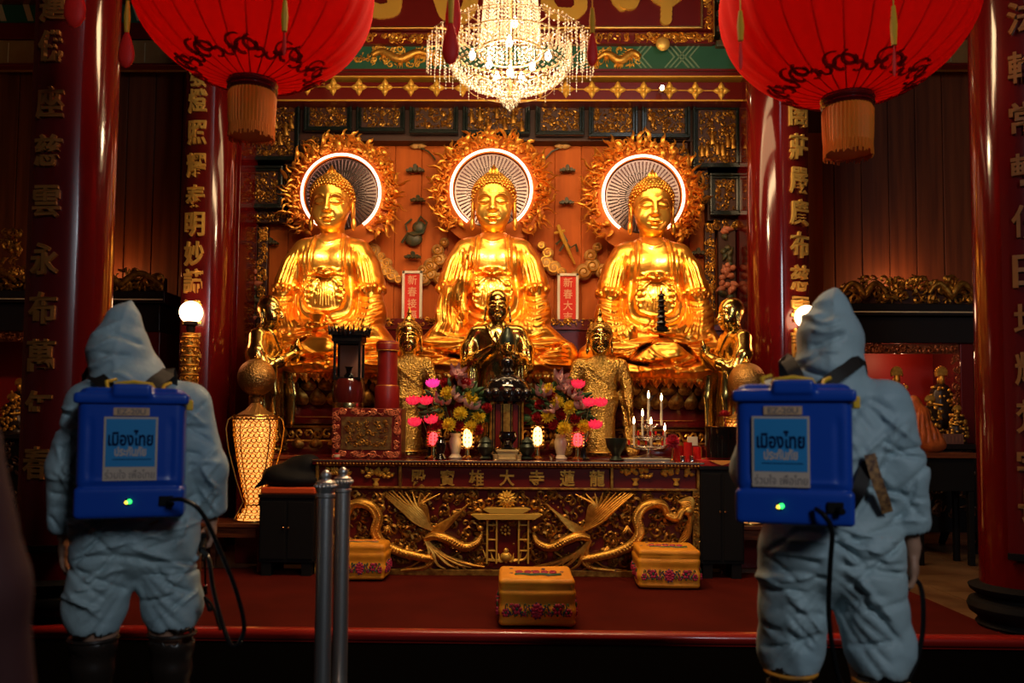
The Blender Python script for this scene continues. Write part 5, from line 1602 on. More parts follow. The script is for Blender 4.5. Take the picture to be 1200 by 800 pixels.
# ------------------------------------------------------------------ things on the altar table
TT = TTOP
FLAME = mat('candle flame', (1, .8, .5), .5, emit=(1.0, .66, .30), estr=30)
GLOWR = mat('glowing red lamp glass', (.9, .05, .05), .4, emit=(1.0, .06, .07), estr=2.2)
GLOWW = mat('glowing crystal lamp', (1, .75, .4), .3, emit=(1.0, .52, .16), estr=4.5)
PINKG = mat('glowing pink silk petals', (.9, .05, .12), .5, emit=(1.0, .03, .08), estr=.55)
MAGG = mat('glowing magenta silk petals', (.8, .03, .3), .5, emit=(1.0, .05, .35), estr=.8)
GLASS = mat('clear glass', (.9, .9, .9), .05, 0, trans=1.0, ior=1.3)
REDGL = mat('red glass', (.55, .015, .012), .12, 0, coat=.5)
SILVER = mat('silver metal', (.7, .66, .62), .2, 1.0)
DGREEN = mat('dark green bronze', (.035, .045, .03), .35, .6)
REDJ = mat('dull red lacquer jar', (.22, .008, .006), .4)
YEL = mat('yellow chrysanthemum petals', (.95, .74, .05), .6)
REDF = mat('red carnation petals', (.42, .008, .012), .7)
LILY = mat('dusty pink lily petals', (.62, .34, .30), .55)
LEAF = mat('flower foliage', (.03, .075, .02), .6)
def on_table(px, Y, py=None): return (UX(px, 520, Y), Y, TT)

def pom(m, c, r, n, rnd, layers=3, w=.35):
    for l in range(layers):
        el0 = 1.35 - l * .5
        for j in range(n):
            a = 2 * PI * (j + .5 * (l % 2)) / n + rnd.uniform(-.1, .1)
            petal(m, c, r * (.75 + .25 * l / layers), r * w * .45, r * .12, RZ(a) @ RX(PI / 2 - el0 + .2 + rnd.uniform(-.1, .1)) , n=3)
def bouquet(px, Y, label, yellows, reds, lilies, seed, vy=520):
    X = UX(px, 500, Y); t = thing('flower_bouquet', label, 'bouquet', (X, Y, TT), 0, 'two mixed bouquets in ivory vases')
    rnd = random.Random(seed)
    m = MB(); m.lathe([(.055, 0), (.060, .01), (.035, .04), (.05, .10), (.058, .15), (.04, .19), (.052, .22), (.045, .21), (.03, .15)], seg=28); obj('ivory_vase', m, IVORY, t)
    m = MB()
    def L(p): x, z = U(p[0], p[1], Y); return np.array((x - X, 0, z - TT))
    for k in range(110):
        a = rnd.uniform(-1.9, 1.9); r = rnd.uniform(.10, .30); y = rnd.uniform(-.14, .14)
        c = np.array((r * math.sin(a) * .9, y, .40 + r * math.cos(a) * .8))
        petal(m, c, rnd.uniform(.07, .12), .022, .02, RZ(rnd.uniform(-.8, .8)) @ RY(a + rnd.uniform(-.6, .6)), n=4)
    for k in range(16):
        a = k * .4 - 3.1; m.tube([(0, 0, .16), (.06 * math.sin(a), .05 * math.cos(a), .28), (.18 * math.sin(a), .10 * math.cos(a), .42)], .004, 4)
    obj('foliage', m, LEAF, t, smooth=180)
    for p in yellows:
        c = L(p) + np.array((0, -.13 + rnd.uniform(-.03, .03), 0)); f = MB(); pom(f, (0, 0, 0), .078, 15, rnd, 4, .42); f.xf(T(*c) @ RX(math.radians(55)) @ RY(rnd.uniform(-.4, .4))); obj('chrysanthemum', f, YEL, t, smooth=180)
    for p in reds:
        c = L(p) + np.array((0, -.12 + rnd.uniform(-.03, .03), 0)); f = MB(); pom(f, (0, 0, 0), .060, 11, rnd, 4, .7); f.xf(T(*c) @ RX(math.radians(50)) @ RY(rnd.uniform(-.5, .5))); obj('carnation', f, REDF, t, smooth=180)
    for p in lilies:
        c = L(p) + np.array((0, -.13 + rnd.uniform(-.03, .03), 0)); f = MB()
        for j in range(6): petal(f, (0, 0, 0), .115, .024, .03, RZ(j * PI / 3) @ RX(.75), n=5)
        for j in range(5): f.tube([(0, 0, .01), (.012 * math.cos(j), .012 * math.sin(j), .06)], .003, 4)
        f.xf(T(*c) @ RX(math.radians(rnd.uniform(20, 60))) @ RY(rnd.uniform(-.8, .8))); obj('lily', f, LILY, t, smooth=180)
bouquet(534, 7.42, 'mixed bouquet of yellow, red and pink flowers left of the small black shrine', [(526, 461), (553, 466), (514, 483), (528, 497), (562, 487), (541, 484), (553, 500)],
        [(540, 476), (523, 449), (547, 449), (515, 497), (571, 478), (539, 499), (508, 503), (561, 503)], [(545, 452), (534, 467), (552, 478), (520, 472), (537, 440)], 21)
bouquet(657, 7.42, 'mixed bouquet of yellow, red and pink flowers right of the small black shrine', [(643, 457), (667, 477), (641, 487), (660, 501), (683, 499), (652, 470)],
        [(646, 465), (632, 474), (657, 486), (648, 497), (673, 490), (629, 489), (668, 461), (676, 503)], [(655, 446), (669, 465), (660, 455), (637, 463), (682, 478), (649, 480)], 22)
def lotus_lamp(px, Y, heads, label, first_mag=False):
    X = UX(px, 500, Y); t = thing('lotus_lamp', label, 'lamp', (X, Y, TT), 0, 'pink glowing lotus lamps')
    m = MB(); m.lathe([(.05, 0), (.055, .012), (.03, .03), (.02, .10), (.038, .13), (.02, .16), (.008, .18)], seg=20); obj('dark_base', m, BLACK, t)
    st = MB(); rnd = random.Random(int(px))
    for i, p in enumerate(heads):
        x, z = U(p[0], p[1], Y); c = (x - X, 0, z - TT)
        st.tube([(0, 0, .12), (c[0] * .4, .01, c[2] * .6), (c[0], 0, c[2] - .02)], .004, 5)
        f = MB()
        for j in range(10): petal(f, (0, 0, 0), .074, .026, .02, RZ(j * PI / 5) @ RX(.95), n=4)
        for j in range(6): petal(f, (0, 0, 0), .05, .018, .015, RZ(j * PI / 3) @ RX(.4), n=4)
        f.xf(T(c[0], -.05, c[2] - .02) @ RX(.5)); obj('silk_lotus', f, MAGG if (first_mag and i == 0) else PINKG, t, smooth=180)
    obj('stems', st, BRASS, t)
lotus_lamp(505, 7.30, [(508, 449), (485, 469), (500, 469), (487, 494), (506, 491)], 'pink glowing lotus lamp left of the left bouquet with one magenta flower', True)
lotus_lamp(684, 7.30, [(677, 450), (690, 471), (703, 471), (697, 497)], 'pink glowing lotus lamp right of the right bouquet')
def candle_lamp(px, py, Y, hgt, mt, label, group):
    x, z = U(px, py, Y); t = thing('altar_lamp', label, 'lamp', (x, Y, TT), 0, group); zz_ = z - TT
    m = MB(); m.lathe([(.045, 0), (.048, .015), (.02, .035), (.016, max(.05, zz_ - hgt / 2 - .02)), (.035, max(.06, zz_ - hgt / 2))], seg=20); obj('brass_stand', m, BRASS, t)
    m = MB(); m.lathe([(.020, -hgt / 2), (.036, -hgt * .35), (.040, 0), (.032, hgt * .35), (.018, hgt / 2), (.001, hgt * .52)], seg=16, c=(0, 0, zz_)); obj('lamp_glass', m, mt, t)
    m = MB()
    for j in range(10):
        a = 2 * PI * j / 10
        for q in range(5): octa(m, .052 * math.cos(a), .052 * math.sin(a), zz_ + hgt * (.5 - q * .24), .006, .010)
    m.tube([(.052 * math.cos(a), .052 * math.sin(a), zz_ + hgt * .56) for a in np.linspace(0, 2 * PI, 17)[:-1]], .004, 4, closed=True)
    m.tube([(.05 * math.cos(a), .05 * math.sin(a), zz_ - hgt * .56) for a in np.linspace(0, 2 * PI, 17)[:-1]], .005, 4, closed=True)
    obj('crystal_cage', m, BRASS, t)
candle_lamp(548, 513, 7.30, .16, GLOWW, 'bright crystal altar lamp between the left bouquet and the black shrine', 'bright crystal altar lamps')
candle_lamp(630, 511, 7.30, .16, GLOWW, 'bright crystal altar lamp between the black shrine and the right bouquet', 'bright crystal altar lamps')
candle_lamp(508, 514, 7.22, .11, GLOWR, 'small red glowing altar lamp left of the left bouquet vase', 'red glowing altar lamps')
candle_lamp(677, 515, 7.22, .11, GLOWR, 'small red glowing altar lamp right of the right bouquet vase', 'red glowing altar lamps')

# small black shrine with a gilt figure on its roof
X, Z = U(594, 500, 7.45)
sh = thing('tabletop_shrine', 'small black lacquer shrine with red panels in the middle of the altar table', 'shrine', (X, 7.45, TT))
k = 7.45 / F
hs = UZ(594, 468, 7.45) - TT
m = MB(); m.lathe([(.22, 0), (.22, .04), (.18, .06)], seg=8); m.box((0, .03, hs / 2 + .02), (.27, .22, hs - .06)); obj('cabinet', m, BLACK, sh, smooth=0, bevel=.006)
for x in (-.075, .075):
    m = MB(); m.bx(x - .022, x + .022, -.092, -.07, .10, hs - .04); obj('red_panel', m, RED_PNL, sh, smooth=0, bevel=.004)
m = MB(); m.bx(-.03, .03, -.095, -.07, .10, hs - .04)
for x in (-.135, .135): m.tube([(x, -.10, .05), (x, -.10, hs - .02)], .012, 8)
for x in (-.11, .11, -.045, .045): m.tube([(x, -.09, .09), (x, -.09, hs - .03)], .004, 5)
m.merge(scrolls(.28, .06, 14, .03, 1.4), T(0, -.09, hs - .02)); m.merge(scrolls(.28, .06, 15, .03, 1.4), T(0, -.09, .07))
obj('gilt_fretwork', m, G_DIM, sh)
m = MB()
m.lathe([(.205, hs - .02), (.215, hs + .03), (.20, hs + .09), (.17, hs + .15), (.11, hs + .20), (.05, hs + .23), (.001, hs + .24)], seg=32, sy=.8)
for j in range(12):
    a = 2 * PI * j / 12
    m.ball((.19 * math.cos(a), .15 * math.sin(a), hs + .05), (.05, .05, .05), 8, 6); m.ball((.13 * math.cos(a + .26), .10 * math.sin(a + .26), hs + .14), (.045, .045, .045), 8, 6)
obj('domed_roof', m, BLACK_SH, sh, smooth=50)
t = thing('gilt_figurine', 'small gilt figurine with dark headdress standing on the black shrine roof', 'statue', (X, 7.45, TT + hs + .215))
m = MB(); m.lathe([(.05, 0), (.065, .03), (.04, .06), (.06, .10), (.055, .13), (.02, .155)], seg=20, sy=.7); obj('robe', m, BLACK_SH, t)
h = obj('head', HEAD_ST, (), t, loc=(0, 0, .175)); h.scale = (.34, .34, .34)
m = MB(); m.lathe([(.066, .265), (.070, .30), (.06, .35), (.035, .38), (.03, .41), (.001, .43)], seg=16); obj('headdress', m, DGREEN, t)

def pot(name, px, Y, prof, mt, label, cat, group=None, z=None):
    X = UX(px, 525, Y); m = MB(); m.lathe(prof, seg=28); o = obj(name, m, mt, loc=(X, Y, TT if z is None else z)); return tag(o, label, cat, group)
bowlp = [(.03, 0), (.05, .01), (.03, .03), (.055, .07), (.068, .10), (.06, .13), (.066, .14), (.055, .14), (.03, .06), (.001, .055)]
m_ = pot('black_bowl', 595, 7.22, [(r * 1.15, z * 1.1 + .085) for r, z in bowlp], BLACK_SH, 'shiny black bowl on a pale gilt stand before the black shrine', 'bowl')
m = MB(); m.bx(-.085, .085, -.05, .05, 0, .08); m.bx(-.10, .10, -.065, .065, 0, .02); m.bx(-.095, .095, -.06, .06, .068, .088); o = obj('gilt_stand', m, PALEBOX, loc=(UX(595, 525, 7.22), 7.22, TT), smooth=0, bevel=.004); tag(o, 'pale gilt wooden stand under the shiny black bowl', 'stand')
urnp = [(.035, 0), (.05, .015), (.03, .035), (.06, .07), (.07, .11), (.05, .14), (.06, .15), (.045, .17), (.02, .19), (.001, .20)]
pot('bronze_urn', 569, 7.22, urnp, DGREEN, 'small dark bronze urn left of the shiny black bowl', 'urn', 'small dark bronze urns')
pot('bronze_urn', 618, 7.22, urnp, DGREEN, 'small dark bronze urn right of the shiny black bowl', 'urn', 'small dark bronze urns')
cupp = [(.03, 0), (.034, .004), (.03, .01), (.036, .05), (.04, .07), (.034, .066), (.001, .02)]
for px, lab in ((581, 'left'), (608, 'right')): pot('offering_cup', px, 7.15, [(r * .7, z * .7) for r, z in cupp], PALEBOX, 'tiny pale gilt offering cup at the ' + lab + ' side of the gilt stand', 'cup', 'tiny offering cups')
pot('offering_cup', 648, 7.16, [(r * .8, z * .8) for r, z in cupp], GLASS, 'small glass cup before the right bouquet vase', 'cup')
pot('incense_bowl', 722, 7.20, [(.05, 0), (.06, .01), (.035, .04), (.04, .06), (.075, .11), (.088, .16), (.092, .19), (.08, .19), (.07, .12), (.001, .10)], DGREEN, 'dark green bronze incense bowl right of the pink lotus lamp', 'bowl')
pot('dark_vase', 516, 7.22, [(.05, 0), (.055, .01), (.03, .05), (.045, .10), (.05, .14), (.03, .17), (.045, .19)], BLACK_SH, 'dark vase directly left of the left ivory vase', 'vase')

# ornate box at the left end with the glass lantern and the red offering jar on it
X0_, X1_ = UX(389, 510, 7.3), UX(470, 510, 7.3); zt_ = UZ(430, 478, 7.3) - TT; w_ = X1_ - X0_
bxx = thing('ornate_chest', 'red chest with gilt scroll border at the left end of the altar table', 'chest', ((X0_ + X1_) / 2, 7.3, TT))
m = MB(); m.bx(-w_ / 2, w_ / 2, 0, .29, 0, zt_); obj('chest_body', m, RED_PNL, bxx, smooth=0, bevel=.006)
m = MB()
for c_, d_ in (((0, zt_ - .035), (w_ - .01, .06)), ((0, .035), (w_ - .01, .06)), ((-w_ / 2 + .035, zt_ / 2), (.06, zt_ - .12)), ((w_ / 2 - .035, zt_ / 2), (.06, zt_ - .12))):
    m.merge(scrolls(d_[0], d_[1], int(c_[0] * 100) + 5, .03, 1.3, bulge=.4, leaf=.3), T(c_[0], 0, c_[1]))
obj('scroll_border', m, mat('rosy gilt scroll', (.62, .20, .09), .4, .5), bxx)
m = MB(); m.bx(-w_ / 2 + .08, w_ / 2 - .08, -.006, 0, .075, zt_ - .075); obj('centre_panel', m, mat('olive gilt panel', (.20, .12, .03), .5, .4, col2=(.12, .03, .01), vscale=25), bxx, smooth=0)
m = scrolls(w_ - .22, zt_ - .2, 12, .03, .9, bulge=.3); m.xf(T(0, -.006, zt_ / 2)); obj('centre_carving', m, G_DIM, bxx)
Yl = 7.45; X = UX(409, 430, Yl); zb_ = TT + zt_; k = Yl / F
gl = thing('glass_lantern', 'black framed glass lantern with a spiky roof on the ornate chest', 'lantern', (X, Yl, zb_))
z = lambda py: UZ(409, py, Yl) - zb_
m = MB(); m.lathe([(18 * k, 0), (18.5 * k, z(474)), (18 * k, z(472))], seg=32); obj('brass_foot_ring', m, BRASS, gl)
m = MB(); m.lathe([(17.5 * k, z(473)), (19 * k, z(466)), (19 * k, z(456)), (17.5 * k, z(447)), (16 * k, z(444))], seg=32); obj('drum_base', m, mat('dark red drum lacquer', (.08, .008, .006), .15, coat=.6), gl)
m = MB(); ww = 14.5 * k
for sx in (-1, 1):
    for sy in (-1, 1): m.bx(sx * ww - .011, sx * ww + .011, sy * ww * .8 - .011, sy * ww * .8 + .011, z(444), z(400))
for zz_ in (z(444), z(402)):
    m.bx(-ww - .012, ww + .012, -ww * .8 - .012, -ww * .8 + .012, zz_ - .012, zz_ + .012); m.bx(-ww - .012, ww + .012, ww * .8 - .012, ww * .8 + .012, zz_ - .012, zz_ + .012)
    for sx in (-1, 1): m.bx(sx * ww - .012, sx * ww + .012, -ww * .8, ww * .8, zz_ - .012, zz_ + .012)
obj('frame', m, BLACK, gl, smooth=0, bevel=.003)
m = MB(); m.bx(-ww + .012, ww - .012, ww * .72, ww * .74, z(443), z(403)); obj('frosted_pane', m, mat('frosted rosy pane', (.32, .15, .10), .5), gl, smooth=0)
m = MB(); m.bx(-ww + .012, ww - .012, -ww * .8 - .002, -ww * .8 + .002, z(443), z(403)); obj('glass_pane', m, GLASS, gl, smooth=0)
m = MB(); m.lathe([(.035, 0), (.045, .02), (.02, .05), (.03, .09), (.04, .10)], seg=16, c=(0, 0, z(443))); obj('lamp_cup', m, BLACK_SH, gl)
m = MB(); m.bx(-ww * 1.2, ww * 1.2, -ww, ww, z(401), z(394)); m.bx(-ww * 1.45, ww * 1.45, -ww * 1.2, ww * 1.2, z(394), z(390))
for j in range(26):
    a = 2 * PI * j / 26; cx_, cy_ = ww * 1.45 * math.cos(a), ww * 1.2 * math.sin(a)
    m.tube([(cx_ * .8, cy_ * .8, z(394)), (cx_ * 1.1, cy_ * 1.1, z(391)), (cx_ * 1.22, cy_ * 1.22, z(384) + .02 * (j % 2))], [.014, .012, .003], 5)
for j in range(12):
    a = 2 * PI * j / 12; m.tube([(ww * .8 * math.cos(a), ww * .7 * math.sin(a), z(392)), (ww * 1.0 * math.cos(a), ww * .8 * math.sin(a), z(384))], [.018, .004], 5)
obj('spiky_roof', m, BLACK, gl, smooth=50)
Yj = 7.45; X = UX(454, 440, Yj); zj = lambda py: UZ(454, py, Yj) - zb_
k = Yj / F
rj = thing('red_offering_jar', 'tall red cylindrical offering jar on the ornate chest', 'jar', (X, Yj, zb_))
m = MB(); m.lathe([(14 * k, 0), (14.5 * k, .01), (14.5 * k, zj(454)), (13.5 * k, zj(452))], seg=32); obj('lower_drum', m, REDJ, rj)
m = MB(); m.lathe([(12 * k, zj(452)), (11.5 * k, zj(412)), (13.5 * k, zj(410)), (13.5 * k, zj(402)), (12 * k, zj(400)), (.001, zj(400))], seg=32); obj('upper_cylinder', m, REDJ, rj)
m = MB()
for py in (452, 411, 403): m.tube([(13.2 * k * math.cos(a), 13.2 * k * math.sin(a), zj(py)) for a in np.linspace(0, 2 * PI, 33)[:-1]], .004, 5, closed=True)
obj('gilt_rings', m, G_REL, rj)
X = UX(395, 528, 7.17); t = thing('small_bottle', 'small red and white bottle at the left end of the altar table', 'bottle', (X, 7.17, TT))
m = MB(); m.lathe([(.022, 0), (.024, .01), (.022, .05)], seg=16); obj('body', m, RED_CLOTH, t)
m = MB(); m.lathe([(.0235, .015), (.0245, .018), (.0245, .035), (.0235, .038)], seg=16); obj('white_label', m, IVORY, t)
m = MB(); m.lathe([(.012, .05), (.013, .08), (.001, .085)], seg=12); obj('cap', m, BLACK, t)

# candle rack at the right
X = UX(760, 505, 7.38); cr_ = thing('candle_rack', 'silver candle rack with several lit candles at the right of the altar table', 'candelabra', (X, 7.38, TT))
m = MB(); m.lathe([(.20, 0), (.205, .02), (.19, .025), (.06, .04), (.015, .06), (.014, .32), (.03, .34), (.012, .36)], seg=32)
for zz_, r in ((.12, .17), (.20, .13), (.30, .075)):
    m.tube([(r * math.cos(a), r * math.sin(a), zz_) for a in np.linspace(0, 2 * PI, 33)[:-1]], .006, 5, closed=True)
    for j in range(6): a = j * PI / 3; m.tube([(0, 0, zz_ - .03), (r * .6 * math.cos(a), r * .6 * math.sin(a), zz_ - .02), (r * math.cos(a), r * math.sin(a), zz_)], .005, 5)
    for j in range(14): a = 2 * PI * j / 14; m.lathe([(.014, 0), (.018, .012), (.012, .014)], seg=8, c=(r * math.cos(a), r * math.sin(a), zz_))
obj('silver_tiers', m, SILVER, cr_)
for (px, py) in ((759, 462), (774, 465), (752, 483), (762, 493), (778, 500), (742, 492)):
    x, zf = U(px, py, 7.38); x -= X; zf -= TT
    y = -.05
    zz_ = .30 if py < 470 else (.20 if py < 490 else .12)
    c = MB(); c.lathe([(.010, zz_), (.010, max(zz_ + .03, zf - .035)), (.001, max(zz_ + .03, zf - .035))], seg=10, c=(x, y, 0)); cd = obj('candle', c, IVORY, cr_)
    c = MB(); zc = max(zz_ + .03, zf - .035); c.lathe([(.001, zc), (.010, zc + .018), (.007, zc + .04), (.001, zc + .065)], seg=8, c=(x, y, 0)); obj('flame', c, FLAME, cd, smooth=180)
for j in range(10):
    a = j * .628 + .3; r = .13 if j % 2 else .17; zz_ = .20 if j % 2 else .12
    c = MB(); c.lathe([(.010, zz_ + .01), (.010, zz_ + .05), (.001, zz_ + .052)], seg=8, c=(r * math.cos(a), r * math.sin(a), 0)); obj('candle', c, REDGL, cr_)
# dishes, jars and a pink flower at the right end
m = MB(); m.bx(-.19, .19, -.06, .06, 0, .018); m.bx(-.20, .20, -.07, .07, .018, .024); o = obj('ivory_tray', m, IVORY, loc=(UX(757, 533, 7.17), 7.18, TT), smooth=0, bevel=.004); tag(o, 'flat ivory tray at the front of the altar table below the candle rack', 'tray')
for px, Y, h, r, mt, lab in ((795, 7.30, .13, .040, REDGL, 'red glass candle jar behind the pink paper flower'), (806, 7.22, .16, .036, REDGL, 'taller red glass candle jar beside the white card'), (817, 7.32, .12, .036, REDGL, 'red glass candle jar at the right end of the altar table')):
    X = UX(px, 520, Y); t = thing('candle_jar', lab, 'jar', (X, Y, TT), 0, 'red glass candle jars'); m = MB(); m.lathe([(r, 0), (r * 1.05, .01), (r, h), (r * .9, h), (r * .9, h * .6), (.001, h * .6)], seg=20); obj('red_glass', m, mt, t)
    m = MB(); m.lathe([(r * .5, h * .6), (r * .4, h * .75), (.001, h * .76)], seg=10); obj('wax', m, IVORY, t)
X = UX(788, 515, 7.25); t = thing('paper_flower', 'crimson paper flower standing left of the red glass jars', 'flower', (X, 7.25, TT))
f = MB(); pom(f, (0, 0, 0), .075, 12, random.Random(4), 4, .7); f.xf(T(0, -.02, .17) @ RX(.9)); obj('petals', f, mat('crimson paper', (.60, .03, .06), .6), t, smooth=180)
m = MB(); m.lathe([(.03, 0), (.03, .01), (.008, .02), (.006, .16)], seg=12); obj('stand', m, BRASS, t)
m = MB(); m.bx(-.045, .045, -.004, .004, 0, .075); o = obj('white_card', m, IVORY, loc=(UX(812, 505, 7.4), 7.42, TT + .13), smooth=0, bevel=.002); tag(o, 'small blank white card standing on a holder among the red jars', 'card')
m = MB(); m.bx(-.05, .05, -.03, .03, 0, .13); o = obj('card_holder', m, RED_PNL, loc=(UX(812, 505, 7.4), 7.42, TT), smooth=0, bevel=.004); tag(o, 'maroon block carrying the small white card', 'holder')
for px, lab in ((800, 'small silver cup at the front edge before the red jars, left one'), (811, 'small silver cup at the front edge before the red jars, right one')): pot('silver_cup', px, 7.15, [(r * .6, z * .7) for r, z in cupp], SILVER, lab, 'cup', 'small silver cups')

# ------------------------------------------------------------------ floor things beside the table
GRID = mat('pierced gold lattice', (.85, .55, .14), .25, 1.0)
GLOWL = mat('warm light inside lattice lamp', (1, .6, .2), .5, emit=(1.0, .42, .09), estr=1.1)
GLIT = mat('glittering gold ball', (.42, .22, .06), .35, .9, bump=1.0, bscale=70)
def lattice_lamp(px, Y, label):
    zt0 = UZ(299, 610, 7.35)
    X = UX(px, 520, Y); t = thing('lattice_lamp', label, 'lamp', (X, Y, zt0), 0, 'tall gold lattice lamps')
    k = 7.35 / F; z = lambda py: UZ(299, py, 7.35) - zt0
    prof = [(20 * k, z(610)), (19 * k, z(606)), (11 * k, z(596)), (8.5 * k, z(590)), (14 * k, z(570)), (20 * k, z(540)), (24.5 * k, z(510)), (25.5 * k, z(492)), (23 * k, z(489))]
    m = MB(); m.lathe([(r * .9, zz_) for r, zz_ in prof], seg=32); obj('glowing_core', m, GLOWL, t)
    P = np.array(prof)
    zs = np.linspace(z(604), z(492), 20); m = MB()
    for i, zz_ in enumerate(zs):
        r = np.interp(zz_, P[:, 1], P[:, 0]); n = max(8, int(2 * PI * r / .042))
        for j in range(n):
            a = 2 * PI * (j + .5 * (i % 2)) / n; rr_ = .019 * (r * 2 * PI / n) / .040
            m.tube([((r) * math.cos(a) - rr_ * math.cos(q) * math.sin(a), r * math.sin(a) + rr_ * math.cos(q) * math.cos(a), zz_ + .019 * math.sin(q)) for q in np.linspace(0, 2 * PI, 8)[:-1]], .0045, 4, closed=True)
    for r, zz_ in ((20 * k, z(609)), (9 * k, z(591)), (26 * k, z(491)), (26 * k, z(487))): m.tube([(r * math.cos(a), r * math.sin(a), zz_) for a in np.linspace(0, 2 * PI, 33)[:-1]], .008, 6, closed=True)
    obj('lattice_shell', m, GRID, t, smooth=60)
    m = MB()
    for a in np.linspace(0, 2 * PI, 7)[:-1] + .3:
        c, s_ = math.cos(a), math.sin(a); m.tube([(r * k * c, r * k * s_, z(py)) for r, py in ((24, 486), (31, 492), (33, 502), (30, 525), (21, 560), (12, 588), (22, 608))], .0055, 5)
    obj('outer_wires', m, GRID, t)
    m = MB(); m.lathe([(25 * k, z(488)), (12 * k, z(480)), (5 * k, z(472)), (7 * k, z(466)), (3 * k, z(462))], seg=24); obj('neck', m, GLIT, t)
    m = MB(); m.ball((0, 0, z(442)), 22 * k, 32, 20)
    obj('glitter_ball', m, GLIT, t, smooth=180)
    m = MB(); m.lathe([(3 * k, z(421)), (4 * k, z(419)), (1 * k, z(416)), (.001, z(412))], seg=12); obj('finial', m, GRID, t)
    return t, X, zt0
_, lx, lz = lattice_lamp(299, 7.35, 'tall glowing gold lattice lamp with a glitter ball on top, left of the altar table')
_, rx_, rz_ = lattice_lamp(876, 7.5, 'tall gold lattice lamp mostly hidden behind the right worker')
for X, Y, lab in ((lx - .14, 7.35, 'low varnished brown bench carrying the left lattice lamp'), (rx_, 7.5, 'low varnished brown bench carrying the right lattice lamp')):
    t = thing('lamp_bench', lab, 'bench', (X, Y, PZ), 0, 'low brown benches'); H = lz - PZ; w = .30
    m = MB(); m.bx(-w, w, -.22, .22, H - .035, H); obj('top', m, BROWN, t, smooth=0, bevel=.008)
    m = MB(); m.bx(-w + .03, w - .03, -.19, .19, H - .12, H - .035); obj('apron', m, BROWN, t, smooth=0, bevel=.004)
    for sx in (-1, 1):
        for sy in (-1, 1): m = MB(); m.bx(sx * (w - .04) - .022, sx * (w - .04) + .022, sy * .17 - .022, sy * .17 + .022, 0, H - .035); obj('leg', m, BROWN, t, smooth=0, bevel=.004)
def cabinet(px0, px1, Y, py_top, label, ph=.12):
    x0, x1 = UX(px0, 600, Y), UX(px1, 600, Y); zt = UZ((px0 + px1) / 2, py_top, Y); w = x1 - x0
    t = thing('black_cabinet', label, 'cabinet', ((x0 + x1) / 2, Y, PZ), 0, 'black cabinets beside the altar table'); H = zt - PZ
    m = MB(); m.bx(-w / 2, w / 2, 0, .40, ph, H - .03); obj('body', m, BLACK_M, t, smooth=0, bevel=.006)
    m = MB(); m.bx(-w / 2 - .01, w / 2 + .01, -.012, .41, H - .03, H); obj('top', m, BLACK, t, smooth=0, bevel=.004)
    for s_ in (-1, 1): m = MB(); m.bx(s_ * w / 4 - w / 4 + .012, s_ * w / 4 + w / 4 - .012, -.010, 0, ph + .03, H - .06); d = obj('door', m, BLACK_M, t, smooth=0, bevel=.003); m = MB(); m.ball((s_ * .02, -.02, H * .6), .010, 8, 6); obj('knob', m, BRASS, d)
    for sx in (-1, 1):
        for sy in (.05, .35): m = MB(); m.bx(sx * (w / 2 - .06) - .04, sx * (w / 2 - .06) + .04, sy - .04, sy + .04, 0, ph); obj('foot', m, BLACK_M, t, smooth=0, bevel=.004)
    return t, (x0 + x1) / 2, zt, w
_, X, zt, w = cabinet(304, 368, 6.98, 579, 'black cabinet left of the altar table under a dark coat')
m = MB(); m.bx(-w / 2 + .0, w / 2, 0, .36, 0, .055)
o = obj('red_box', m, mat('vivid orange red lacquer', (.60, .07, .015), .35), loc=(X, 7.0, zt), smooth=0, bevel=.012); tag(o, 'flat orange red box on the black cabinet left of the altar table', 'box')  # plain orange red surface colour
s = Sdf((-.34, -.22, -.03), (.32, .26, .36), .012)
s.ell((0, 0, .06), (.26, .17, .08), k=.05); s.ell((.05, .02, .14), (.16, .13, .12), k=.05); s.ell((-.12, 0, .09), (.14, .13, .09), k=.05); s.ell((.12, -.03, .18), (.09, .08, .08), k=.04); s.chain([(-.20, -.05, .06), (-.30, -.08, -.01)], [.05, .03], k=.03)
nz = smooth_noise(31, 22); s.disp(lambda x, y, z: .014 * nz(x, y, z))
o = obj('dark_coat', s.mesh(), BLACK_M, loc=(X, 7.18, zt + .055), smooth=180); tag(o, 'black coat heaped on the orange red box', 'coat')
_, X, zt, w = cabinet(821, 872, 7.05, 546, 'black cabinet right of the altar table under a black pot', .13)
m = MB(); m.bx(-w / 2, w / 2, 0, .36, 0, .045); m.prism([(-.10, .044), (0, .005), (.10, .044)], -.004, 0)
o = obj('red_cloth', m, RED_CLOTH, loc=(X, 7.06, zt), smooth=0, bevel=.006); tag(o, 'folded red cloth under the black pot', 'cloth')
m = MB(); m.prism([(-.11, .047), (0, .004), (.11, .047)], -.008, -.001); o = obj('orange_pennant', m, mat('orange silk', (.75, .28, .04), .6), loc=(X + .0, 7.055, zt), smooth=0); tag(o, 'orange triangular cloth corner hanging over the red cloth', 'cloth')
k = 7.2 / F
m = MB(); m.lathe([(.11, 0), (.13, .02), (.135, .12), (.132, .26), (.14, .275), (.13, .28), (.12, .26), (.001, .24)], seg=36); o = obj('black_pot', m, BLACK_SH, loc=(UX(846, 515, 7.2), 7.22, zt + .045)); tag(o, 'shiny black ceramic pot on the red cloth right of the altar table', 'pot')
m = MB(); pom(m, (0, 0, 0), .07, 10, random.Random(2), 3, .7); m.tube([(0, 0, 0), (.01, 0, -.12)], .006, 5); m.xf(T(0, 0, .37)); o = obj('dry_red_flower', m, REDF, loc=(UX(850, 490, 7.2), 7.22, zt + .045), smooth=180); tag(o, 'dark red flower standing in the shiny black pot', 'flower')

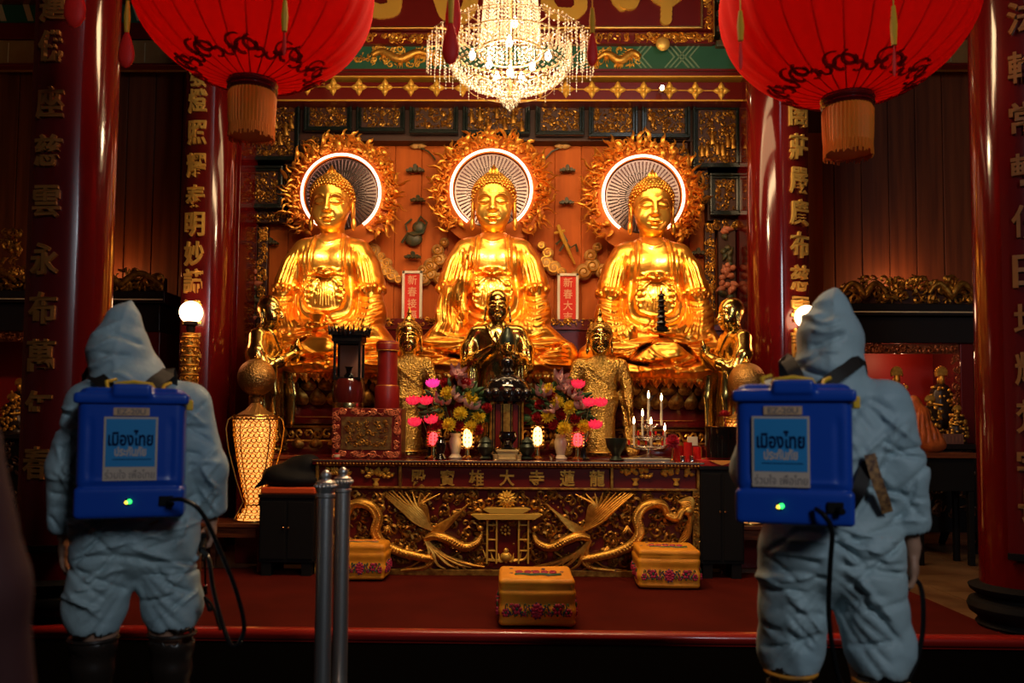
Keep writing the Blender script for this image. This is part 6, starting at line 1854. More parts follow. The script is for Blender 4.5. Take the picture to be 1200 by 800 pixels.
# ------------------------------------------------------------------ globe lamps on the inner columns
GLOBE = mat('glowing milk glass globe', (1, .9, .8), .4, emit=(1.0, .56, .32), estr=9)
for px, py, lab in ((224, 366, 'glowing round globe lamp on a gilt bracket at the left inner column'), (945, 371, 'glowing round globe lamp half hidden by the right worker\'s hood')):
    Y = 7.9; X, Z = U(px, py, Y); k = Y / F
    t = thing('globe_lamp', lab, 'lamp', (X, Y, Z), 0, 'globe lamps on the inner columns')
    m = MB(); m.ball((0, 0, 0), 13.5 * k, 24, 16); obj('globe', m, GLOBE, t, smooth=180)
    m = MB(); m.lathe([(4 * k, -24 * k), (5 * k, -22 * k), (5 * k, -16 * k), (8 * k, -15 * k), (8 * k, -11 * k), (5 * k, -10 * k)], seg=20); obj('socket', m, BLACK_M, t)
    m = MB()
    m.lathe([(2 * k, -110 * k), (6 * k, -98 * k), (8 * k, -88 * k), (9 * k, -70 * k), (8 * k, -50 * k), (9.5 * k, -34 * k), (9 * k, -26 * k), (4 * k, -24 * k)], seg=20)
    for j in range(7):
        zz_ = (-30 - j * 11) * k; m.tube([(9.6 * k * math.cos(a), 9.6 * k * math.sin(a), zz_) for a in np.linspace(0, 2 * PI, 21)[:-1]], .010, 5, closed=True)
        for q in range(8):
            a = q * PI / 4 + j * .4; spiral(m, 0, 0, .03, 1.0, q, 1, .008, n=7, seg=4); A = np.array(RZ(a) @ T(0, -9 * k, zz_ - 5 * k)); m.v[-1] = m.v[-1] @ A[:3, :3].T + A[:3, 3]
    obj('gilt_holder', m, G_REL, t)
    m = MB(); m.tube([(0, 8 * k, -60 * k), (0, .15, -60 * k), (0, .26, -55 * k)], .014, 8); obj('wall_arm', m, BRASS, t)
# ------------------------------------------------------------------ side altars in the bays
def side_altar(x0, x1, pyc, Y, label, n, mirror=False):
    """x0..x1 world; pyc: photo rows for top of cresting, shelf, canopy, strip, niche, table"""
    cx = (x0 + x1) / 2; W = x1 - x0
    z = lambda py: UZ(1060 if cx > 0 else 80, py, Y) - PZ
    t = thing('side_altar', label, 'altar', (cx, Y, PZ), 0, 'black side altars')
    m = MB(); m.bx(-W / 2 - .08, W / 2 + .08, -.10, .75, z(pyc['shelf']), z(pyc['crest_b'])); m.bx(-W / 2, W / 2, -.02, .72, z(pyc['canopy_b']), z(pyc['shelf'])); obj('canopy', m, BLACK, t, smooth=0, bevel=.008)
    m = MB(); m.bx(-W / 2 - .06, W / 2 + .06, -.112, -.09, z(pyc['line']) - .006, z(pyc['line']) + .006); obj('pale_inlay_line', m, IVORY, t, smooth=0)
    h = z(pyc['crest_t']) - z(pyc['crest_b'])
    def dome(x, zq): return zq < h * (.5 - .5 * (abs(x) / (W / 2)) ** 3 * .8)
    m = MB(); m.bx(-W / 2 - .04, W / 2 + .04, .0, .05, z(pyc['crest_b']), z(pyc['crest_b']) + h * .55)
    obj('cresting_board', m, DARK_IN, t, smooth=0)
    c = scrolls(W + .08, h, 40 + n, .075, 1.9, bulge=.7, leaf=.5, inside=dome); c.xf(T(0, -.01, z(pyc['crest_b']) + h / 2))
    for s_ in (-1, 1):
        c.tube([(s_ * (W / 2 - u * W * .34), -.05, z(pyc['crest_b']) + h * (.25 + .45 * abs(math.sin(u * 6.0)))) for u in np.linspace(0, 1, 26)], [.02 + .02 * math.sin(PI * u) for u in np.linspace(0, 1, 26)], 7)
    obj('carved_cresting', c, G_DIM, t, smooth=60)
    # niche
    m = MB(); m.bx(-W / 2, W / 2, .60, .66, z(pyc['table']), z(pyc['canopy_b'])); obj('red_niche', m, mat('red niche panel %d' % n, (.30, .012, .008), .5), t, smooth=0)
    for s_ in (-1, 1): m = MB(); m.bx(s_ * (W / 2 - .07) - .07, s_ * (W / 2 - .07) + .07, .0, .66, z(pyc['table']), z(pyc['canopy_b'])); obj('side_post', m, RED_DK, t, smooth=0, bevel=.01)
    c = scrolls(W - .28, z(pyc['strip_t']) - z(pyc['strip_b']), 50 + n, .05, 1.8, bulge=.6); c.xf(T(0, .02, (z(pyc['strip_t']) + z(pyc['strip_b'])) / 2))
    c.bx(-W / 2 + .14, W / 2 - .14, .03, .05, z(pyc['strip_b']), z(pyc['strip_t']))
    for s_ in (-1, 1): q = scrolls(.09, z(pyc['strip_b']) - z(pyc['table']), 60 + n, .04, 1.4); c.merge(q, T(s_ * (W / 2 - .18), .02, (z(pyc['strip_b']) + z(pyc['table'])) / 2))
    obj('carved_fret', c, mat('reddish gilt fret %d' % n, (.30, .08, .03), .45, .5), t, smooth=60)
    # table part
    zt = z(pyc['table'])
    m = MB(); m.bx(-W / 2, W / 2, -.35, .60, zt - .05, zt); obj('offering_shelf', m, BLACK, t, smooth=0, bevel=.006)
    m = MB(); m.bx(-W / 2 + .04, W / 2 - .04, -.30, .55, .22, zt - .05); obj('carved_front', m, BLACK_M, t, smooth=0, bevel=.006)
    c = scrolls(W - .3, (zt - .35) * .9, 70 + n, .07, .8, bulge=.35); c.xf(T(0, -.30, .2 + zt / 2 - .05)); obj('front_carving', c, mat('dark gilt front %d' % n, (.06, .025, .012), .4, .4), t, smooth=60)
    for s_ in (-1, 1):
        for yy in (-.24, .48):
            m = MB(); m.tube([(s_ * (W / 2 - .12), yy, .24), (s_ * (W / 2 - .10), yy, .12), (s_ * (W / 2 - .14), yy, 0)], [.06, .045, .035], 8); obj('foot', m, BLACK_M, t)
    return t, cx, zt + PZ
ROWS_R = dict(crest_t=323, crest_b=357, line=367, shelf=371, canopy_b=402, strip_t=414, strip_b=402.5, table=519)
ROWS_R['strip_t'], ROWS_R['strip_b'] = 402.5, 414
_, cxr, ztr = side_altar(UX(985, 450, 8.9), UX(1142, 450, 8.9), ROWS_R, 8.9, 'black side altar with carved cresting and red niche in the right bay', 1)
ROWS_L = dict(crest_t=312, crest_b=342, line=352, shelf=356, canopy_b=388, strip_t=388, strip_b=400, table=508)
_, cxl, ztl = side_altar(UX(-70, 450, 8.9), UX(186, 450, 8.9), ROWS_L, 8.9, 'black side altar with carved cresting and red niche in the left bay', 2)

SDARK = mat('dark statue lacquer', (.035, .018, .012), .35, .3)
def deity(px, py_top, py_bot, Y, w, label, seed, zt, crown=True):
    X, Zt = U(px, py_top, Y); t = thing('deity_figurine', label, 'statue', (X, Y, zt), 0, 'small dark and gilt deity figurines'); H = Zt - zt
    m = MB(); m.lathe([(w * .9, 0), (w * .95, H * .06), (w * .7, H * .14), (w, H * .22), (w * .95, H * .35), (w * .62, H * .52), (w * .72, H * .66), (w * .45, H * .74), (w * .16, H * .77)], seg=24, sy=.7, fn=lambda a, z: 1 + .06 * np.sin(a * 9)); obj('robe', m, SDARK, t, smooth=60)
    m = MB(); m.ball((0, -w * .1, H * .82), (w * .24, w * .26, H * .075), 12, 8); m.ball((0, -w * .34, H * .815), (w * .05, w * .05, H * .015), 6, 4)
    for s_ in (-1, 1): m.ball((s_ * w * .24, -w * .05, H * .80), (w * .05, w * .06, H * .04), 6, 4)
    obj('head', m, G_REL, t, smooth=180)
    m = MB(); rr_ = random.Random(seed)
    for j in range(9):
        a = j * .35 - 1.4; m.tube([(w * .26 * math.sin(a), -w * .1, H * .87), (w * .42 * math.sin(a), -w * .1, H * (.90 + .09 * math.cos(a)))], [.02 * w / .1, .008 * w / .1], 5)
    for j in range(46):
        a = rr_.uniform(-1.5, 1.5); zz_ = rr_.uniform(.06, .75) * H; r = w * (.98 if zz_ < H * .4 else .75); m.ball((r * math.sin(a), -r * .72 * math.cos(a), zz_), (rr_.uniform(.012, .028), .014, rr_.uniform(.010, .026)), 6, 4)
    for s_ in (-1, 1): m.tube([(s_ * w * .55, 0, H * .62), (s_ * w * .80, -w * .3, H * .50), (s_ * w * .25, -w * .8, H * .48)], [w * .16, w * .14, w * .08], 7)
    obj('gilt_ornaments', m, G_REL, t, smooth=60)
    return t
SC_ = random.Random(1)
zt = ztr
deity(1050, 428, 519, 8.95, .14, 'taller dark deity figurine with gilt crown at the left of the right niche', 5, zt)
deity(1102, 428, 519, 9.05, .15, 'tallest dark deity figurine with gilt crown in the middle of the right niche', 6, zt)
deity(1089, 462, 519, 8.75, .12, 'short deity figurine with gilt arms before the tallest one in the right niche', 7, zt)
deity(1121, 474, 519, 8.75, .10, 'short deity figurine at the right end of the right niche', 8, zt)
deity(1066, 478, 519, 8.72, .10, 'short deity figurine nearly hidden behind the right worker\'s shoulder', 9, zt)
zt = ztl
deity(16, 460, 508, 8.75, .13, 'small gilt deity figurine in the left niche at the left edge of the frame', 10, zt)
deity(24, 442, 508, 9.0, .11, 'thin dark deity figurine behind the gilt one in the left niche', 11, zt)
# pale offering boxes at the foot of the right niche
for px, lab in ((1088, 'pale patterned offering box under the short deity figurines'), (1116, 'pale patterned offering box at the right end of the niche shelf')):
    X, Z = U(px, 519, 8.6); m = MB(); m.bx(-.10, .10, -.05, .05, 0, .10)
    for k in range(5): m.bx(-.08 + k * .035, -.065 + k * .035, -.056, -.05, .02, .08)
    o = obj('offering_box', m, mat('dim pink box', (.16, .06, .04), .6), loc=(X, 8.62, ztr), smooth=0, bevel=.004); tag(o, lab, 'box', 'pale offering boxes')
# wooden stool with box, carrying the orange bag, right of the right worker
X = UX(1120, 540, 8.0)
t = thing('side_table', 'small dark side table with a pale top standing before the right side altar', 'table', (X, 8.05, PZ)); H = UZ(1120, 530, 8.0) - PZ
m = MB(); m.bx(-.42, .14, -.18, .2, H - .05, H); obj('top', m, BROWN, t, smooth=0, bevel=.006)
m = MB(); m.bx(-.40, .12, -.15, .18, H - .35, H - .05); obj('drawer_case', m, BLACK_M, t, smooth=0, bevel=.006)
for sx in (-.37, .09):
    for sy in (-.12, .15): m = MB(); m.bx(sx - .025, sx + .025, sy - .025, sy + .025, 0, H - .35); obj('leg', m, BLACK_M, t, smooth=0, bevel=.004)
X = UX(1088, 530, 7.85); zb_ = H + PZ
s = Sdf((-.24, -.2, -.02), (.24, .2, .56), .012)
s.ell((0, 0, .14), (.17, .12, .15), k=.05); s.ell((-.03, 0, .33), (.12, .09, .12), k=.06); s.ell((-.05, 0, .46), (.06, .05, .07), k=.04); s.ell((.07, 0, .07), (.14, .11, .08), k=.05)
nz = smooth_noise(41, 20); s.disp(lambda x, y, z: .016 * nz(x, y, z * .7))
for k in range(5): s.stroke([(-.05 + k * .02, .42), (-.09 + k * .045, .28), (-.12 + k * .06, .1)], .010, -.012, ymax=9)
o = obj('plastic_bag', s.mesh(), ORANGE_BAG, loc=(X, 7.98, zb_), smooth=180); tag(o, 'knotted orange plastic bag on the small side table right of the right worker', 'bag')
# gilt dragon bracket ornament high at the far left
X, Z = U(8, 285, 8.7); c = scrolls(.36, .40, 91, .08, 1.6, bulge=.8); o = obj('gilt_carving', c, G_DIM, loc=(UX(6, 285, 8.88), 8.88, UZ(6, 290, 8.88))); tag(o, 'gilt foliage finial rising from the left side altar at the frame edge', 'carving')
# the niches get added fill lights, set up with the other lights
# ------------------------------------------------------------------ people
SUIT = mat('pale blue grey disposable coverall', (.38, .49, .51), .55, bump=.35, bscale=30, col2=(.32, .44, .49), vscale=3, sheen=.1)
SKIN = mat('skin', (.42, .22, .14), .5)
RUBBER = mat('dark brown rubber boot', (.022, .014, .010), .35, coat=.2)
BOOTRIM = mat('orange boot rim', (.70, .28, .03), .5)
BLUEP = mat('blue plastic tank', (.006, .06, .42), .32, coat=.15, bump=.05, bscale=30)
YELP = mat('yellow plastic', (.85, .48, .03), .4)
WEB = mat('black webbing strap', (.02, .014, .010), .7)
WEBP = mat('orange patterned webbing', (.45, .22, .07), .6, col2=(.08, .03, .02), vscale=60)
HOSE = mat('black rubber hose', (.010, .009, .009), .22)
STICK_W = mat('off white sticker', (.55, .42, .33), .5)
STICK_O = mat('tan sticker', (.60, .36, .20), .5)
STICK_B = mat('sky blue sticker', (.012, .22, .52), .5)
INK = mat('dark navy ink', (.003, .008, .05), .9, spec=.1)
INKG = mat('grey ink', (.16, .13, .13), .5)
LEDG = mat('lit green indicator', (.1, 1, .3), .5, emit=(.03, 1.0, .12), estr=3)
LEDY = mat('lit yellow indicator', (1, .8, .1), .5, emit=(1.0, .65, .05), estr=3)

def hand(s, w, sgn, grip, fwd=1):
    """hand hanging from wrist w; sgn: +1 right hand; palm faces inward; fwd: +y side holds the thumb"""
    w = np.array(w, float)
    s.cone(w + (0, 0, .03), w, .024, .024, k=.015)
    if not grip:
        p = w + np.array((0, .0, -.048)); s.ell(p, (.019, .043, .050), k=.012)
        for j in range(4):
            y = -.032 + j * .021; L = (.060, .078, .082, .074)[j]
            a = p + np.array((0, y, -.036))
            s.chain([a, a + (-sgn * .006, .0, -L * .45), a + (-sgn * .018, .001, -L * .78), a + (-sgn * .030, .001, -L * .98)], [.0105, .0098, .0088, .0075], k=.004)
        s.chain([p + (-sgn * .004, .030, .018), p + (-sgn * .018, .052, -.012), p + (-sgn * .026, .056, -.042)], [.014, .0115, .0095], k=.008)
    else:     # fist closed round a bar running forward-down
        p = w + np.array((0, .0, -.045)); s.ell(p, (.020, .044, .046), k=.012)
        for j in range(4):
            y = -.032 + j * .022
            a = p + np.array((0, y, -.034))
            s.chain([a, a + (-sgn * .010, 0, -.026), a + (-sgn * .038, 0, -.028), a + (-sgn * .048, 0, -.004), a + (-sgn * .034, 0, .010)], [.0105, .0105, .010, .009, .008], k=.003)
        s.chain([p + (-sgn * .006, .034, .012), p + (-sgn * .028, .050, -.008), p + (-sgn * .044, .036, -.016)], [.014, .0115, .0095], k=.008)
    return p

def person_body(wr_l, wr_r, grip_l, grip_r, el_l, el_r, headtilt=0.0, H=1.74, legx=.10, hx=0.0, dark=False):
    s = Sdf((-.42, -.30, -.01), (.42, .30, H + .03), .0075)
    k = H / 1.74
    s.ell((hx, .02 + headtilt, 1.62 * k), (.076, .095, .115), k=.03); s.ell((hx, .06 + headtilt, 1.57 * k), (.055, .06, .07), k=.03)
    s.cone((hx, .10 + headtilt, 1.60 * k), (hx, .118 + headtilt, 1.575 * k), .010, .014, k=.01)
    for x in (-1, 1): s.ell((hx + x * .078, .01 + headtilt, 1.60 * k), (.010, .018, .030), k=.006); s.ell((hx + x * .03, .10 + headtilt, 1.625 * k), (.015, .01, .008), k=.01, sub=True)
    s.ell((hx, .108 + headtilt, 1.545 * k), (.024, .010, .008), k=.006)
    s.cone((hx, .02 + headtilt, 1.54 * k), (0, 0, 1.40 * k), .055, .075, k=.04)
    s.ell((0, 0, 1.25 * k), (.165, .11, .20), k=.05); s.ell((0, .0, 1.0 * k), (.145, .11, .16), k=.06)
    s.cone((-.15, 0, 1.39 * k), (.15, 0, 1.39 * k), .06, k=.05)
    for x, wv, el, g in ((-1, wr_l, el_l, grip_l), (1, wr_r, el_r, grip_r)):
        s.chain([(x * .17, 0, 1.38 * k), el, np.array(wv) + (0, 0, .03)], [.052, .042, .026], k=.03)
        hand(s, wv, x, g)
        s.chain([(x * .085, 0, .92 * k), (x * (legx + .02), .015, .50 * k), (x * (legx + .03), -.01, .10)], [.095, .062, .042], k=.04)
        s.cone((x * (legx + .03), -.03, .05), (x * (legx + .045), .13, .035), .040, .032, k=.03)
    return s

def coverall(arm_l, arm_r, leg_l, leg_r, cuff, hood, seed, sl=1.0):
    """arm_*: chain of (point, radius); leg_*: chain; hood: (peak x, peak z, centre x, centre z, tilt)"""
    s = Sdf((-.46, -.32, .30), (.46, .32, 1.86), .0085)
    s.ell((0, .01, 1.22), (.235, .150, .27), k=.02); s.ell((0, .02, .98), (.225, .150, .22), k=.08); s.ell((0, .01, .82), (.215, .150, .14), k=.08)
    s.cone((-.17, .01, 1.375), (.17, .01, 1.375), .088, k=.06)
    s.cone((0, .02, 1.50), (0, .0, 1.40), .09, .12, k=.05)
    for ch in (arm_l, arm_r): s.chain([p for p, r in ch], [r for p, r in ch], k=.035)
    for ch in (leg_l, leg_r): s.chain([p for p, r in ch], [r for p, r in ch], k=.035)
    px_, pz_, cx_, cz_ = hood
    s.ell((cx_, .02, cz_), (.118, .135, .132), k=.04); s.ell((cx_ * .6, -.01, cz_ - .10), (.120, .125, .07), k=.05)
    s.chain([(cx_ + (px_ - cx_) * .2, .0, cz_ + .03), ((cx_ + px_) / 2, .0, (cz_ + .05 + pz_) / 2), (px_, .01, pz_ - .02)], [.105, .062, .012], k=.03)
    s.ell((cx_ * .4, .0, 1.425), (.135, .115, .06), k=.05)
    s.ell((cx_, .145, cz_ - .02), (.088, .07, .11), k=.02, sub=True)       # face opening
    # seams and sagging folds
    s.stroke([(px_, pz_), (cx_ + .012, cz_ + .05), (cx_, cz_ - .12)], .008, .005, ymax=0)
    rnd = random.Random(seed)
    for k in range(7):
        z = cz_ - .12 + k * .035; x = rnd.uniform(-.1, .08); s.stroke([(cx_ + x - .05, z + rnd.uniform(-.03, .03)), (cx_ + x, z), (cx_ + x + .06, z + rnd.uniform(-.03, .04))], .009, rnd.choice((-.014, .012)), ymax=.05)
    for k in range(9):     # creases fanning out from the neck and the pack straps
        a = -1.4 + k * .35; s.stroke([(.05 * math.sin(a), 1.44 - .02 * k % 3), (.13 * math.sin(a), 1.40 - .05 * math.cos(a)), (.22 * math.sin(a), 1.37 - .12 * math.cos(a))], .011, -.008, ymax=.0)
    for ch, sd in ((leg_l, -1), (leg_r, 1)):
        (p0, r0), (p1, r1) = ch[0], ch[-1]
        for k in range(16):
            z = rnd.uniform(p1[2] + .02, p0[2] + .08); x = p1[0] + (p0[0] - p1[0]) * (z - p1[2]) / (p0[2] - p1[2]) + rnd.uniform(-.06, .06)
            a = rnd.choice((rnd.uniform(.2, 1.0), rnd.uniform(-1.0, -.2), rnd.uniform(-.3, .3))); L = rnd.uniform(.05, .13)
            s.stroke([(x - L * math.cos(a), z - L * math.sin(a)), (x + rnd.uniform(-.012, .012), z + rnd.uniform(-.012, .012)), (x + L * math.cos(a), z + L * math.sin(a))], rnd.uniform(.006, .012), rnd.choice((-.017, .014, -.012)), ymax=rnd.choice((.0, 9)))
        for k in range(5): # diagonal pulls from the crotch
            s.stroke([(sd * .02, .80 - k * .03), (sd * .10, .74 - k * .05), (sd * .19, .72 - k * .075)], .012, -.010, ymax=9)
        # gathered, ballooning hem
        for k in range(3): s.cone((p1[0] - r1 * .55, p1[1], p1[2] + .02 + k * .035), (p1[0] + r1 * .55, p1[1], p1[2] + .025 + k * .03), r1 * (.62 + .05 * (k == 1)), k=.02)
    for ch in (arm_l, arm_r):
        for i in range(len(ch) - 1):
            (a, ra), (b, rb) = ch[i], ch[i + 1]
            for k in range(7):
                u = rnd.uniform(0, 1); c = np.array(a) * (1 - u) + np.array(b) * u; r = ra * (1 - u) + rb * u; an = rnd.choice((rnd.uniform(.4, 1.3), rnd.uniform(-1.3, -.4), rnd.uniform(-.2, .2))); L = r * rnd.uniform(.6, 1.1); q = rnd.uniform(-.5, .5) * r
                s.stroke([(c[0] + q - L * math.cos(an), c[2] - L * math.sin(an)), (c[0] + q + rnd.uniform(-.01, .01), c[2]), (c[0] + q + L * math.cos(an), c[2] + L * math.sin(an))], rnd.uniform(.006, .010), rnd.choice((-.014, .011)), ymax=rnd.choice((.0, 9)))
    n1 = smooth_noise(seed, 15, 6); n2 = smooth_noise(seed + 1, 34, 6)
    s.disp(lambda x, y, z: .006 * np.abs(n1(x, y, z)) - .003 + .0025 * np.abs(n2(x, y, z)), band=.06)
    for k in range(14):
        x = rnd.uniform(-.2, .2); z = rnd.uniform(.78, 1.36); a = rnd.uniform(-1.2, 1.2); L = rnd.uniform(.06, .14)
        s.stroke([(x - L * math.cos(a), z - L * math.sin(a)), (x, z + rnd.uniform(-.015, .015)), (x + L * math.cos(a), z + L * math.sin(a))], rnd.uniform(.007, .012), rnd.choice((-.015, .012)), ymax=.0)
    # sleeve openings
    for ch in (arm_l, arm_r):
        p, r = ch[-1]; q, _ = ch[-2]; d = np.array(p) - np.array(q); d /= np.linalg.norm(d)
        s.cone(np.array(p) + d * (r * .55), np.array(p) + d * (r * 1.6), r * .72, r * .95, k=.008, sub=True)
    for ch in (leg_l, leg_r):
        p, r = ch[-1]; s.cone((p[0], p[1], p[2] - r * .5), (p[0], p[1], p[2] - r * 1.4), r * .8, r * 1.1, k=.01, sub=True)
    return s.mesh()

def boot(x, toe=.0, zt=.47, rim=BOOTRIM, parent=None, y=0.0):
    s = Sdf((x - .14, -.16 + y, -.01), (x + .14, .26 + y, zt + .04), .008)
    s.cone((x, y - .01, zt - .02), (x, y - .01, .12), .088, .062, k=.02)
    s.cone((x, y - .03, .065), (x + toe, y + .15, .055), .060, .052, k=.03); s.bx((x + toe * .5, y + .05, .012), (.045, .13, .010), .006, .01)
    s.cone((x, y - .01, zt + .10), (x, y - .01, zt - .03), .080, .080, k=.005, sub=True)
    s.disp(lambda X, Y, Z: .003 * np.sin(Z * 70 + 6 * X))
    b = obj('rubber_boot', s.mesh(), RUBBER, parent, smooth=180)
    m = MB(); m.tube([(x + .088 * math.cos(a), y - .01 + .088 * math.sin(a), zt - .012) for a in np.linspace(0, 2 * PI, 33)[:-1]], .008, 6, closed=True); obj('boot_rim', m, rim, b)

def worker(px, Y, rz, label, arm_l, arm_r, leg_l, leg_r, hood, seed, wr_l, wr_r, el_l, el_r, gl, gr, boot_z, rim, bx_, hx=0.0):
    X = UX(px, 600, Y)
    t = thing('person', label, 'person', (X, Y, 0), rz, 'workers in pale blue coveralls')
    obj('body', person_body(wr_l, wr_r, gl, gr, el_l, el_r, hx=hx).mesh(), SKIN, t, smooth=180)
    obj('hooded_coverall', coverall(arm_l, arm_r, leg_l, leg_r, None, hood, seed), SUIT, t, smooth=180)
    for x, toe, y in bx_: boot(x, toe, boot_z, rim, t, y)
    return t, X

# left worker: standing with back to the camera
YL = 3.39
W1, X1w = worker(160, YL, math.radians(19), 'worker in pale blue hooded coverall on the left, wearing a blue backpack sprayer, back turned',
    [((-.19, .01, 1.37), .080), ((-.262, .02, 1.12), .070), ((-.275, .07, .90), .055)],
    [((.19, .01, 1.37), .080), ((.268, .0, 1.12), .070), ((.285, .06, .955), .060)],
    [((-.112, .0, .86), .128), ((-.125, .0, .66), .112), ((-.138, .0, .53), .098)],
    [((.112, .0, .86), .128), ((.128, .01, .66), .112), ((.142, .0, .525), .098)],
    (-.045, 1.80, -.085, 1.575), 3, (-.272, .09, .845), (.283, .09, .90), (-.255, .03, 1.10), (.262, .01, 1.12), False, True,
    .475, RUBBER, [(-.14, -.03, 0), (.145, .03, 0)], hx=-.08)
# right worker: nearer, turned slightly to the right
YR = 3.12
W2, X2w = worker(972, YR, math.radians(-20), 'worker in pale blue hooded coverall on the right, wearing a blue backpack sprayer, back turned',
    [((-.19, .01, 1.39), .088), ((-.27, .04, 1.14), .080), ((-.24, .16, .98), .062)],
    [((.19, .01, 1.385), .088), ((.245, .03, 1.15), .080), ((.262, .05, .975), .076)],
    [((-.115, .0, .86), .138), ((-.130, .0, .62), .116), ((-.138, .0, .455), .100)],
    [((.115, .0, .86), .138), ((.140, .01, .64), .114), ((.160, .0, .485), .100)],
    (.03, 1.815, .01, 1.615), 8, (-.23, .22, .92), (.275, .06, .85), (-.26, .05, 1.12), (.24, .03, 1.13), True, True,
    .43, BOOTRIM, [(-.138, -.04, 0), (.162, .05, .0)], hx=.01)

# ------------------------------------------------------------------ backpack sprayers
def sprayer(px, py_t, py_b, Yf, rz, label, seed, worker_x, so=0.0):
    """Yf: depth of the face with the sticker"""
    k = Yf / F
    X = UX(px, (py_t + py_b) / 2, Yf); zt, zb = UZ(px, py_t, Yf), UZ(px, py_b, Yf); H = zt - zb
    t = thing('backpack_sprayer', label, 'sprayer', (X, Yf, zb), rz, 'blue backpack sprayers')
    w = .366; D = .185
    m = MB()
    V = []
    s = Sdf((-.23, -.03, -.03), (.23, .24, H + .05), .0075)
    s.bx((0, D / 2, H * .55), (w / 2 - .03, D / 2 - .03, H * .42), .028, .01)
    s.bx((0, D / 2 + .0, .058), (w / 2 - .012, D / 2 - .012, .045), .014, .006)
    s.stroke([(-.3, .112), (.3, .112)], .006, -.006, ymax=9, fade=False)
    for x in (-.135, .135): s.stroke([(x, .14), (x, H - .10)], .007, -.005, ymax=.05)
    s.stroke([(-.15, .135), (.15, .135)], .006, .004, ymax=.03)
    obj('tank', s.mesh(), BLUEP, t, smooth=180)
    s = Sdf((-.25, -.05, H - .10), (.25, .26, H + .08), .0065)
    s.bx((0, D / 2, H - .024), (w / 2 + .000, D / 2 + .004, .010), .010, .01); s.bx((0, D / 2, H - .008), (w / 2 - .035, D / 2 - .02, .012), .012, .02)
    s.bx((0, .015, H + .004), (.055, .03, .014), .010, .012)
    s.ell((0, D / 2, H + .02), (.08, .06, .018), k=.01, sub=True)
    obj('lid', s.mesh(), BLUEP, t, smooth=180)
    m = MB(); m.tube([(-.07, .05, H + .01), (-.06, .045, H + .030), (.0, .04, H + .038), (.06, .045, H + .030), (.07, .05, H + .01)], .0075, 8)
    m.tube([(-.09, .08, H), (-.10, .10, H + .04), (-.07, .13, H + .05)], .007, 6); m.tube([(.09, .08, H), (.10, .10, H + .03), (.12, .13, H + .04)], .007, 6)
    obj('yellow_handle', m, YELP, t)
    m = MB(); m.box((w / 2 + .012, .05, H - .045), (.022, .05, .040)); obj('yellow_latch', m, YELP, t, smooth=0, bevel=.005)
    # stickers
    zc = H - .205
    lb = thing('sticker', '', '', (0, 0, 0)); bpy.data.objects.remove(lb)
    m = MB(); m.bx(-.090, .090, -.0035, .0, zc - .116, zc + .114); lab = obj('main_sticker', m, STICK_W, t, smooth=0, loc=(so, -.0015, 0), label='blue and white sticker with Thai writing')
    m = MB(); m.bx(-.083, .083, -.005, -.003, zc - .066, zc + .107); obj('blue_field', m, STICK_B, lab, smooth=0)
    g = text_mb('เมืองไทย', .058, .001, .028, fit=.150); g.xf(T(0, -.0052, zc + .038)); obj('dark_writing', g, INK, lab, smooth=0)
    g = text_mb('ประกันภัย', .036, .001, .030, fit=.105); g.xf(T(0, -.0052, zc - .010)); obj('pale_writing', g, STICK_W, lab, smooth=0)
    m = MB(); m.bx(-.06, .07, -.0056, -.005, zc - .041, zc - .038); obj('thin_line', m, INK, lab, smooth=0)
    g = text_mb('ร่วมใจ เพื่อไทย', .032, .001, .0, fit=.165); g.xf(T(0, -.0037, zc - .092)); obj('grey_writing', g, INKG, lab, smooth=0)
    m = MB(); m.bx(-.060, .060, -.0035, 0, H - .086, H - .058); lab2 = obj('small_sticker', m, STICK_O, t, smooth=0, loc=(so * .8, -.0015, 0))
    g = text_mb('EZ-20U', .020, .001, .02, fit=.095); g.xf(T(0, -.0037, H - .072)); obj('model_writing', g, INKG, lab2, smooth=0)
    # indicator lamp and outlet
    m = MB(); m.lathe([(.013, 0), (.013, .004), (.001, .005)], seg=16); m.xf(T(-.004 + so, .0, .058) @ RX(PI / 2)); ind = obj('indicator_ring', m, BLACK_M, t)
    m = MB(); m.ball((.001 + so, -.006, .060), .0085, 10, 6); obj('green_light', m, LEDG, ind, smooth=180)
    m = MB(); m.ball((-.009 + so, -.006, .057), .006, 10, 6); obj('yellow_light', m, LEDY, ind, smooth=180)
    m = MB(); m.box((.125, -.004, .06), (.05, .016, .036)); m.tube([(.135, -.01, .055), (.145, -.035, .05)], .012, 8); obj('hose_outlet', m, BLACK_M, t, smooth=0, bevel=.003)
    return t, X, zb, H
SP1, XS1, ZS1, HS1 = sprayer(153, 459, 607, 3.08, math.radians(19), 'blue backpack sprayer with yellow latch on the left worker\'s back', 1, X1w)
SP2, XS2, ZS2, HS2 = sprayer(930, 455, 615, 2.80, math.radians(-17), 'blue backpack sprayer with yellow latch on the right worker\'s back', 2, X2w, -.040)

